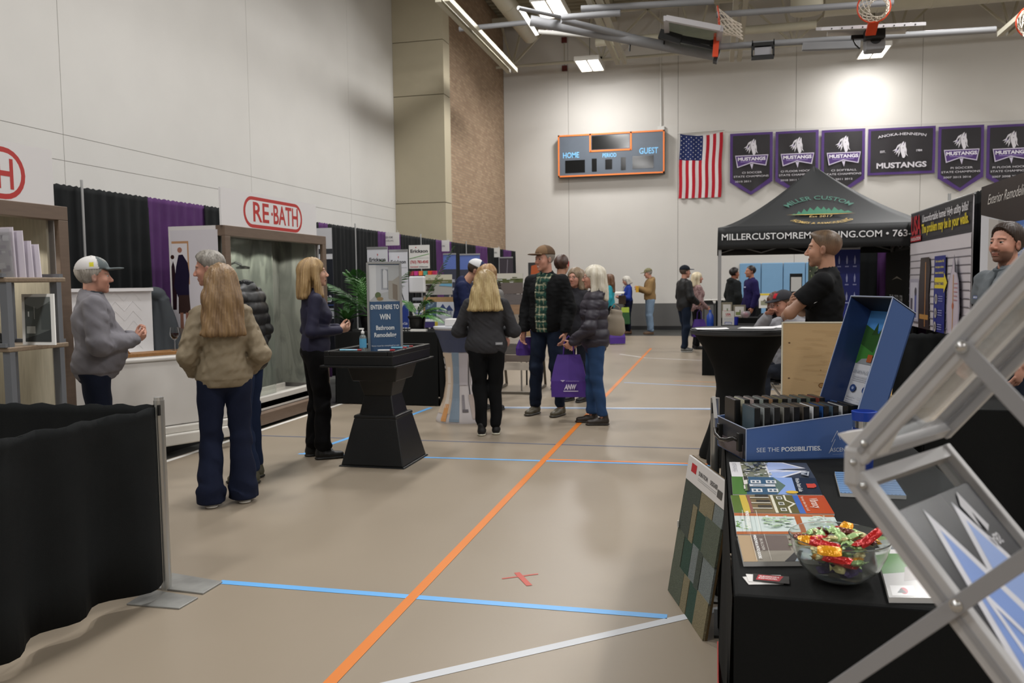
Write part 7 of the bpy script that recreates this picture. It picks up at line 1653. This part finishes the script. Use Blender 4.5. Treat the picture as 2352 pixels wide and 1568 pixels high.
# small items behind the case
c = onz(2055, 935, .74)
t = thing('food_tray', (1.02, 4.9, 0), 'white paper tray with wooden skewer on a small black stand', 'tray')
c = ony(2052, 925, 5.2); B().box(c[0] - .1, 5.15, .74, c[0] + .12, 5.3, .745).obj('tray_paper', wht, t, world=True); B().prism([(c[0] - .1, 5.15, .74), (c[0] + .12, 5.15, .74), (c[0] + .14, 5.12, .80), (c[0] - .12, 5.12, .80)], (0, .005, 0)).obj('tray_side', mat('#cbb896', .6), t, world=True)
B().tube((c[0] - .02, 5.2, .75), (c[0] + .0, 5.2, .93), .005).obj('skewer', mat('#c9a86a', .6), t, world=True); B().box(c[0] - .14, 5.08, 0, c[0] + .08, 5.32, .738).obj('stand', cl, t, world=True)
# purple shopping bags
def bag(name, loc, rz, W, D, Hh, label, lg=False, hh=.3):
    t = thing(name, loc, label, 'bag', rz=rz)
    m = mat('#4b2c86', .6, bump=.2, bs=14, var=.06, vs=6)
    b = B(); s_ = lambda k: 1 + .04 * k
    def ringp(z, sx, sy): return [(-W / 2 * sx, -D / 2 * sy, z), (0, -D / 2 * sy - .01, z), (W / 2 * sx, -D / 2 * sy, z), (W / 2 * sx * (1 - .12 * (z / Hh)), 0, z), (W / 2 * sx, D / 2 * sy, z), (0, D / 2 * sy + .01, z), (-W / 2 * sx, D / 2 * sy, z), (-W / 2 * sx * (1 - .12 * (z / Hh)), 0, z)]
    R_ = [ringp(0, 1, 1), ringp(Hh * .38, 1.03, 1.0), ringp(Hh * .75, .85, .6), ringp(Hh, .66, .3)]
    for k in range(3): b.add(R_[k] + R_[k + 1], [(i, (i + 1) % 8, 8 + (i + 1) % 8, 8 + i) for i in range(8)])
    b.add(R_[0], [tuple(range(8))[::-1]]); b.obj('bag_body', m, t, solid=.003)
    for y in (-1, 1): 
        bb = B(); bb.path([(-W * .16, y * D * .1, Hh * .96), (-W * .12, y * D * .08, Hh + hh * .7), (0, 0, Hh + hh), (W * .12, y * D * .08, Hh + hh * .7), (W * .16, y * D * .1, Hh * .96)], .008, 6); bb.obj('handle', m, t)
    if lg:
        p = Print(W, Hh * .35, O=(-W / 2, -D / 2 - .022, .03), U=(1, 0, 0), V=(0, -.0, 1), lift=.002); p.text('ANW', .55, .35, .055, '#d9d2e6', wd=.13, bold=.04, shear=.3).rect(.35, .2, .78, .26, '#cfc6e0').poly([(.26, .98), (.4, .98), (.33, .86)], '#cfc6e0').rect(.42, .9, .8, .93, '#a592cc').obj('bag_logo', t)
def hand_w(root, info, sd): a = info['arms'][sd]; return to_world(root, a[1] + a[3] * .1)
hw = hand_w(P7, i7, -1); hw2 = hand_w(P7, i7, 1)
# ---------------------------------------------------------------- bags in hands, things on the left booth tables
c = ony(1307, 915, 8.62); bag('shopping_bag', (c[0], 8.62, float(hw2[2]) - .66 if False else .27), 8, .36, .17, .44, 'large purple ANW shopping bag held between the tall man and the silver-blonde woman', True, .2)
c = ony(1213, 812, 9.1); bag('shopping_bag', (c[0], 9.12, .66), 30, .26, .1, .2, 'small purple bag hanging from the tall man by his far hand', False, .1)
c = ony(1417, 785, 19.6); bag('shopping_bag', (c[0], 19.6, .02), 20, .36, .18, .38, 'purple bag low beside the woman in teal', False, .25)
c = ony(1600, 780, 17.6); bag('shopping_bag', (c[0] + .05, 17.62, .32), 10, .3, .15, .36, 'purple bag behind the legs of the man in the black vest', False, .2)
t = thing('tote_bag', (ony(1436, 760, 23.0)[0], 23.0, .3), 'green and lime tote bag beside the silver bob woman', 'bag'); B().prism([(-.13, 0, 0), (.13, 0, 0), (.11, 0, .42), (-.11, 0, .42)], (0, .1, 0)).obj('bag_body', mat('#2f5a34', .7), t, bevel=.02); B().prism([(-.11, -.01, .33), (.11, -.01, .33), (.1, -.01, .47), (-.1, -.01, .47)], (0, .12, 0)).obj('lime_top', mat('#a9c24a', .6), t)
s = SDF((-.25, -.15, -.05), (.25, .15, .45), .008); s.cone((-.1, 0, .06), (.1, 0, .06), .07, k=.04, sq=(1, .8, 1)).cone((-.07, 0, .3), (.06, 0, .3), .03, k=.06).ell((0, 0, .15), (.15, .07, .14), k=.05)
o = link('handbag', s.mesh('h', dec=.4), mat('#8f8474', .55, bump=.1, bs=200)); c = ony(1414, 762, 8.75); o.location = (c[0] - .02, 8.72, .92); o.rotation_euler = (0, .15, .5); o.scale = (.72, .72, .8); tag(o, 'slouchy taupe shoulder bag behind the plum puffer coat', 'handbag')
o2 = B().path([(-.08, 0, .26), (-.1, -.01, .34), (-.06, -.02, .40), (.03, -.01, .36), (.06, 0, .26)], .008, 6).obj('strap', mat('#8f8474', .55), o)
tag(B().cbox((ony(1424, 672, 23.2)[0], 22.95, 1.18), (.3, .2, .02), Matrix.Rotation(.2, 3, 'X')).obj('paper_sheet', wht), 'white paper held by the silver bob woman', 'paper')
tag(B().cbox((ony(1464, 668, 23)[0], 22.95, 1.27), (.08, .03, .17)).obj('yellow_folder', mat('#c99a28', .5)), 'yellow folder in the hands of the camouflage cap man', 'folder')
tag(B().cbox((ony(1430, 690, 23.2)[0], 23.1, .98), (.2, .1, .24)).obj('brown_bag', mat('#3b2b22', .6), bevel=.02), 'small dark brown bag at the silver bob woman hip', 'handbag')

# second booth table with plants and cups
cloth_table(-4.58, -3.24, 9.42, 10.1, .9, 'black draped booth table with potted palms behind the entry sign', fold=.006)
def pot(x, y, r, h, lb, cat='potted plant', name='potted_palm'):
    t = thing(name, (x, y, .9), lb, cat); B().lathe([(0, 0), (r * .75, 0), (r, h), (r * 1.08, h), (r * 1.08, h - .02), (r, h - .03)], n=24).obj('pot', mat('#1c1b1b', .3), t, smooth=40); B().lathe([(0, h - .015), (r, h - .015)], n=24).obj('soil', mat('#2b211a', .9), t); return t
grn = [mat('#3d6b2c', .45, var=.25, vs=4), mat('#2f5a26', .45, var=.25, vs=4), mat('#5a8a3a', .45, var=.2, vs=4)]
def frond(t, o_, d, L_, droop, lw, mm, n=22):
    o_ = Vector(o_); d = Vector(d).normalized(); pts = []
    for i in range(n + 1):
        s_ = i / n; pts.append(o_ + d * L_ * s_ + Vector((0, 0, -droop * s_ * s_ * L_)))
    b = B().path(pts, [.005 * (1 - .7 * i / n) for i in range(n + 1)], 5)
    sd = d.cross(Vector((0, 0, 1))); sd = sd.normalized() if sd.length > .05 else Vector((1, 0, 0))
    for i in range(3, n + 1):
        s_ = i / n; tg = (pts[i] - pts[i - 1]).normalized(); ll = lw * math.sin(math.pi * min(1, .18 + s_ * .78)) + .03
        for g in (-1, 1):
            e = (sd * g * .8 + tg * .75 + Vector((0, 0, -.12 - random.uniform(0, .2)))).normalized(); w_ = tg * .011
            p0 = pts[i]; p1 = p0 + e * ll * .55; p2 = p0 + e * ll + Vector((0, 0, -.12 * ll)); b.add([p0 - w_ * .4, p0 + w_ * .4, p1 + w_, p1 - w_, p2], [(0, 1, 2, 3), (3, 2, 4)])
    b.obj('frond', mm, t)
t = pot(-4.28, 9.8, .13, .2, 'bushy potted palm with arching fronds left of the entry sign'); rr_ = random.Random(3)
for i in range(13):
    a = rr_.uniform(0, 6.28); e = rr_.uniform(.6, 1.3); frond(t, (0, 0, .18), (math.cos(a) * math.cos(e), math.sin(a) * math.cos(e) * .6, math.sin(e)), rr_.uniform(.75, 1.05), rr_.uniform(.12, .4), .2, grn[i % 2])
t = pot(-3.62, 9.75, .11, .18, 'potted palm with one long frond reaching right above the sign')
for (dx, dz, L_, dr_) in ((.62, 1.3, 1.1, .12), (.5, .5, .5, .5), (.2, .6, .55, .6), (.65, .3, .45, .5), (-.3, .7, .5, .5), (.9, .6, .5, .5)): frond(t, (0, 0, .16), (dx, rr_.uniform(-.3, .1), dz), L_, dr_, .13, grn[0])
t = pot(-4.47, 9.53, .08, .14, 'broad-leaved potted plant low beside the palm', name='potted_plant')
for i in range(15):
    a = rr_.uniform(0, 6.28); e = rr_.uniform(.5, 1.2); L_ = rr_.uniform(.3, .48); d = Vector((math.cos(a) * math.cos(e), math.sin(a) * math.cos(e), math.sin(e))); s_ = d.cross(Vector((0, 0, 1))).normalized()
    b = B(); b.grid(lambda u, v: Vector((0, 0, .12)) + d * L_ * v + Vector((0, 0, -.45 * v * v * L_)) + s_ * (u - .5) * .075 * math.sin(math.pi * min(1, v * .9 + .12)) + Vector((0, 0, .02 * abs(u - .5))), 4, 8); b.obj('leaf', grn[1], t, smooth=80)
for i in range(5):
    x = ony(912 + i * 7, 752, 9.6)[0]; t = thing('small_cup', (x, 9.6, .9), 'small white and black cup, %s of five on the plant table' % ['first', 'second', 'middle', 'fourth', 'last'][i], 'cup', group='row of five small cups'); B().lathe([(0, 0), (.011, 0), (.016, .04), (.014, .04), (.01, .004), (0, .004)], n=16).obj('body', wht, t, smooth=50); B().lathe([(.0165, .015), (.0172, .03)], n=16).obj('band', bk, t)
tag(B().box(-3.62, 9.5, .9, -3.42, 9.56, .925).obj('card_tray', wht), 'low white card tray in front of the small cups', 'tray')
def er(p, W, Hh, lower=True):
    p.rect(0, 0, 1, 1, '#cfd0d6').poly([(.48, .955), (.54, .955), (.51, .935)], '#b02a30').text('Erickson', .5, .9, .055, '#26262a', wd=W * .8, bold=.03).rect(.05, .865, .95, .868, '#9a9ca2')
    if lower: p.poly([(0, 0), (1, 0), (1, .6), (.7, .57), (.5, .47), (.3, .5), (0, .42)], '#2b3f88').line((.25, .6), (.5, .75), .015, '#2a2c33').line((.5, .75), (.78, .6), .015, '#2a2c33').text('Shield My Home Club', .5, .42, .04, '#d3d6e4', wd=W * .85, bold=.02)
    for k in range(6): p.rect(.3, .36 - k * .05, .8 - (k % 3) * .1, .372 - k * .05, '#b4bada')
roller(843, 890, 570, 11.9, 'left of the twin white and blue contractor roller banners', '#cfd0d6', er, group='twin contractor roller banners')
roller(893, 936, 576, 12.1, 'right of the twin white and blue contractor roller banners', '#cfd0d6', er, group='twin contractor roller banners')
a, c = ony(940, 617, 12.8), ony(986, 562, 12.8); W, Hh = c[0] - a[0], c[2] - a[2]
t = thing('hanging_sign', ((a[0] + c[0]) / 2, 12.8, a[2]), 'white square contractor sign with red phone number over a green swoosh', 'sign')
B().box(a[0], 12.8, a[2], c[0], 12.81, c[2]).obj('board', wht, t, world=True); B().box((a[0] + c[0]) / 2 - .015, 12.81, 0, (a[0] + c[0]) / 2 + .015, 12.84, c[2] - .05).obj('post', bk, t, world=True)
p = Print(W, Hh, O=(a[0], 12.8, a[2]), U=(1, 0, 0), V=(0, 0, 1), lift=.002); p.poly([(.3, .92), (.38, .92), (.34, .86)], '#b02a30').text('Erickson', .5, .68, .055, '#26262a', wd=W * .85, bold=.03).line((.02, .42), (.98, .62), .01, '#5a9a4a').rect(0, .44, 1, .445, '#55575c').text('(763) 783-4545', .5, .23, .045, '#b02a38', wd=W * .88, bold=.03).text('Guaranteed', .05, .05, .025, '#b02a38', wd=W * .4, al='l', bold=.02).text('erickson.com', .5, .05, .025, '#3a3c42', wd=W * .42, al='l', bold=.02).obj('lettering', t, world=True)
t = thing('sample_shelf', (-4.55, 12.2, 0), 'black stand with shelf carrying coloured cubes over a white gutter unit', 'stand')
a = ony(936, 633, 12.3); c = ony(1003, 633, 12.3); B().box(a[0], 12.3, a[2] - .02, c[0], 12.42, a[2]).box(a[0] + .05, 12.42, 0, a[0] + .08, 12.45, a[2]).box(c[0] - .08, 12.42, 0, c[0] - .05, 12.45, a[2]).obj('frame', bk, t, world=True)
for i, cc in enumerate(('#a8324c', '#b5327a', '#d97a3c', '#4a9a8a', '#d9562c', '#b5325c')):
    x = ony(940 + i * 10.5, 628, 12.3)[0]; o = B().box(x, 12.31, a[2], x + .06, 12.38, a[2] + .07).obj('coloured_box', mat(cc, .4), bevel=.004); tag(o, ('crimson', 'magenta', 'orange', 'teal', 'vermilion', 'rose red')[i] + ' little box in the row under the square contractor sign', 'box', 'row of little coloured boxes')
a = ony(955, 672, 12.2); c = ony(974, 634, 12.2)
o = B().box(a[0] - .12, 12.2, a[2], c[0] + .0, 12.38, c[2]).obj('dispenser', mat('#d4d4d6', .3), bevel=.02); tag(o, 'white rounded square dispenser unit below the coloured boxes', 'dispenser')
for i in range(4):
    z = .95 + i * .09; tag(B().box(a[0] - .06, 12.2, z, a[0] + .09, 12.34, z + .045).obj('gutter_sample', mat(('#c9c9cd', '#a9abb2', '#d8d8da', '#8f929a')[i], .4), bevel=.008), ('lowest', 'second lowest', 'third', 'topmost') + 0 * '' if False else ['lowest white', 'grey second', 'white third', 'topmost dark grey'][i] + ' gutter sample in the stack under the dispenser', 'sample', 'stacked gutter samples')
B().box(a[0] - .08, 12.2, 0, a[0] + .11, 12.36, .95).obj('plinth', cl, t, world=True)
c = ony(960, 716, 11.5)
t = thing('oval_sign', (c[0], 11.5, .9), 'small white oval sign with blue lettering low in the contractor booth', 'sign'); B().tube((c[0], 11.5, c[2]), (c[0], 11.52, c[2]), .09, n=28).obj('oval', wht, t, world=True); B().box(c[0] - .02, 11.52, 0, c[0] + .02, 11.54, c[2]).obj('post', bk, t, world=True)
p = Print(.16, .1, O=(c[0] - .08, 11.498, c[2] - .05), U=(1, 0, 0), V=(0, 0, 1), lift=.002); p.text('Premium', .5, .6, .02, '#2b3f98', wd=.1, bold=.03).text('Windows', .5, .2, .025, '#2b3fb8', wd=.12, bold=.03).obj('lettering', t, world=True)
# roller banners further back
def pav(p, W, Hh): p.rect(0, 0, 1, 1, '#3c3f4e').rect(0, .86, 1, 1, '#5d72b4').text('THE PAVERS', .5, .74, .05, '#c9ccd6', wd=W * .8, bold=.03).text('TREELINE', .5, .66, .05, '#c9ccd6', wd=W * .7, bold=.03).rect(0, .35, 1, .45, '#6f86c4')
roller(1018, 1047, 584, 15.0, 'narrow slate roller banner with blue top, left of the navy cap man', '#3c3f4e', pav, group='slate and blue roller banners')
roller(1056, 1102, 585, 15.1, 'wider slate roller banner with blue top right behind the navy cap man', '#3c3f4e', pav, group='slate and blue roller banners')
roller(1148, 1178, 592, 18.0, 'dark plum grey roller banner near the far end of the drapes', '#3b353c', lambda p, W, Hh: p.rect(0, 0, 1, 1, '#3f3940').line((.2, .1), (.6, .98), .02, '#77727a'))
a = ony(1213, 603, 16); c = ony(1262, 650, 16)
t = thing('poster', ((a[0] + c[0]) / 2, 16, .9), 'dark poster with orange figure behind the tall man shoulder', 'poster'); B().box(a[0], 16, .6, c[0], 16.02, a[2]).box(a[0] + .1, 16.02, 0, a[0] + .14, 16.06, .8).obj('board', mat('#2a2b2c', .5), t, world=True)
p = Print(c[0] - a[0], a[2] - .6, O=(a[0], 16, .6), U=(1, 0, 0), V=(0, 0, 1), lift=.003); p.poly([(.1, .7), (.5, .7), (.55, .85), (.4, .97), (.15, .95)], '#a8532c').poly([(.15, .5), (.6, .5), (.5, .72), (.2, .72)], '#8c4a2c').obj('print', t, world=True)
c = ony(1207, 661, 11.6)
t = thing('info_card', (c[0], 11.6, 0), 'white card with red line on a thin post left of the tall man', 'card'); B().box(c[0] - .06, 11.6, c[2] - .12, c[0] + .07, 11.61, c[2] + .1).obj('card', wht, t, world=True); B().box(c[0] - .01, 11.61, 0, c[0] + .01, 11.63, c[2] - .1).obj('post', bk, t, world=True)
# paving and decking display
t = thing('decking_display', (-2.6, 11.2, 0), 'stepped rack of composite decking planks in browns and greys', 'display rack')
pc = ['#57504f', '#86694e', '#857b6f', '#a5865f', '#b3aaa0', '#56504c', '#5b4f46', '#a69c90']
ye = [676, 700, 722, 746, 772, 790, 815, 832, 851]; 
for i in range(8):
    a = ony(1125 if i < 5 else 1150, ye[i], 11.0 - i * .05 ); c = ony(1236, ye[i + 1], 11.0 - i * .05); Y = 11.0 - i * .05
    B().prism([(a[0], Y, a[2]), (c[0], Y, a[2]), (c[0], Y - .03, c[2] + .006), (a[0], Y - .03, c[2] + .006)], (0, .025, 0)).obj('plank', mat(pc[i], .6, var=.12, vs=10, stretch=(.5, 1, 8), bump=.1, bs=60), t, world=True)
lg = mat('#6d675e', .5, metal=.4)
for x in (-2.92, -2.35):
    B().bar((x, 10.6, .02), (x, 11.12, 1.35), .03, .03).obj('leg', lg, t, world=True); B().bar((x, 11.5, .02), (x, 11.12, 1.3), .03, .03).obj('leg', lg, t, world=True); B().bar((x, 10.55, .02), (x, 11.5, .02), .03, .03).obj('foot_bar', lg, t, world=True)
B().bar((-2.92, 10.6, .02), (-2.35, 10.6, .02), .03, .03).obj('foot_bar', lg, t, world=True)
def pic(px0, px1, py0, py1, Y, lb, cols, seed, name='picture_panel'):
    a, c = ony(px0, py1, Y), ony(px1, py0, Y); W, Hh = c[0] - a[0], c[2] - a[2]
    t = thing(name, ((a[0] + c[0]) / 2, Y, a[2]), lb, 'picture'); B().box(a[0], Y, a[2], c[0], Y + .012, c[2]).box(a[0] + .03, Y + .012, 0.0, a[0] + .05, Y + .03, a[2] + .1).box(c[0] - .05, Y + .012, 0.0, c[0] - .03, Y + .03, a[2] + .1).obj('board', mat('#b9b7b4', .5), t, world=True)
    p = Print(W, Hh, O=(a[0], Y, a[2]), U=(1, 0, 0), V=(0, 0, 1), lift=.002); p.rect(0, 0, 1, 1, cols[0]).rect(0, .72, 1, 1, cols[1]).rect(0, .55, 1, .74, cols[2]); photo(p, 0, .5, 1, .85, cols[2:4] + ['#d2d3d0'], 20, seed, .06, .2); photo(p, 0, .2, .35, .6, ['#2c2a28', '#4a4744', '#3a322c'], 16, seed + 1, .2, .5); p.obj('print', t, world=True, m=VC(.35)); return t, a, c
pic(1128, 1201, 627, 675, 11.0, 'patio photograph with grey-brown paving above the decking planks', ['#6d6460', '#c9c6ba', '#59603c', '#3f4a2c'], 12)
t, a, c = pic(978, 1038, 630, 677, 10.95, 'patio photograph with swimming pool above the small easel', ['#a8a6a2', '#c6c2b0', '#6a6d48', '#8a8a6c'], 14)
p = Print(c[0] - a[0], c[2] - a[2], O=(a[0], 10.95, a[2]), U=(1, 0, 0), V=(0, 0, 1), lift=.006); p.poly([(.5, .45), (1, .4), (1, .55), (.6, .55)], '#6fa4c4').obj('pool_print', t, world=True)
t = thing('easel_display', (-3.35, 10.2, 0), 'tan edged easel board with house logo left of the navy cap man', 'display board')
a, c = ony(974, 752, 10.2), ony(1042, 682, 10.2); W, Hh = c[0] - a[0], c[2] - a[2]
B().prism([(a[0] - .0, 10.2, a[2]), (c[0] + .03, 10.2, a[2]), (c[0], 10.26, c[2]), (a[0] - .02, 10.26, c[2])], (0, .03, 0)).obj('board', mat('#97784f', .6, var=.1, vs=8), t, world=True)
for x in (a[0] - .015, c[0] + .01): B().bar((x, 10.18, .0), (x, 10.28, c[2] + .02), .025, .025).obj('leg', mat('#77726a', .5), t, world=True)
p = Print(W, Hh, fn=lambda u, v, d: (a[0] + u, 10.2 + .06 * v / Hh - d, a[2] + v), lift=.003); p.rect(.02, .0, .98, .84, '#b9bdc6').rect(.02, .0, .4, .84, '#44586e').poly([(.45, .55), (.6, .78), (.72, .62), (.82, .74), (.96, .55)], '#2c3c6c').text('KENNBLIK', .7, .42, .05, '#4a5468', wd=W * .45, bold=.02).rect(.02, .2, .98, .28, '#e0e0e6').rect(.02, 0, .35, .18, '#3c2f6c').rect(.36, 0, .46, .2, '#c9b43c'); photo(p, .02, .3, .42, .82, ['#2c4052', '#8aa0b0', '#5c7488'], 14, 6); p.obj('print', t, world=True)
# tall roller at the end of the second display
a = ony(738, 530, 10.3)
t = thing('vertical_banner', (a[0] + .1, 10.3, .8), 'narrow dark banner with white numbers right of the shower display', 'banner')
x0, x1 = ony(722, 600, 10.3)[0], ony(764, 600, 10.3)[0]; z1 = ony(760, 523, 10.3)[2]; B().box(x0, 10.3, .5, x1, 10.31, z1).box(x0 + .05, 10.31, 0, x0 + .08, 10.34, 1).obj('vinyl', mat('#24272e', .4), t, world=True)
p = Print(x1 - x0, z1 - .5, O=(x0, 10.3, .5), U=(1, 0, 0), V=(0, 0, 1), lift=.002); p.rect(0, .84, 1, 1, '#c4c4c8').rect(0, .8, 1, .84, '#3a3c40').rect(0, .76, 1, .8, '#d0d0d4').text('23', .72, .43, .09, '#c9ccd4', wd=.1, bold=.03).rect(.45, .3, 1, .38, '#b9bcc4').rect(.45, .4, 1, .41, '#3a4a7c').obj('print', t, world=True)
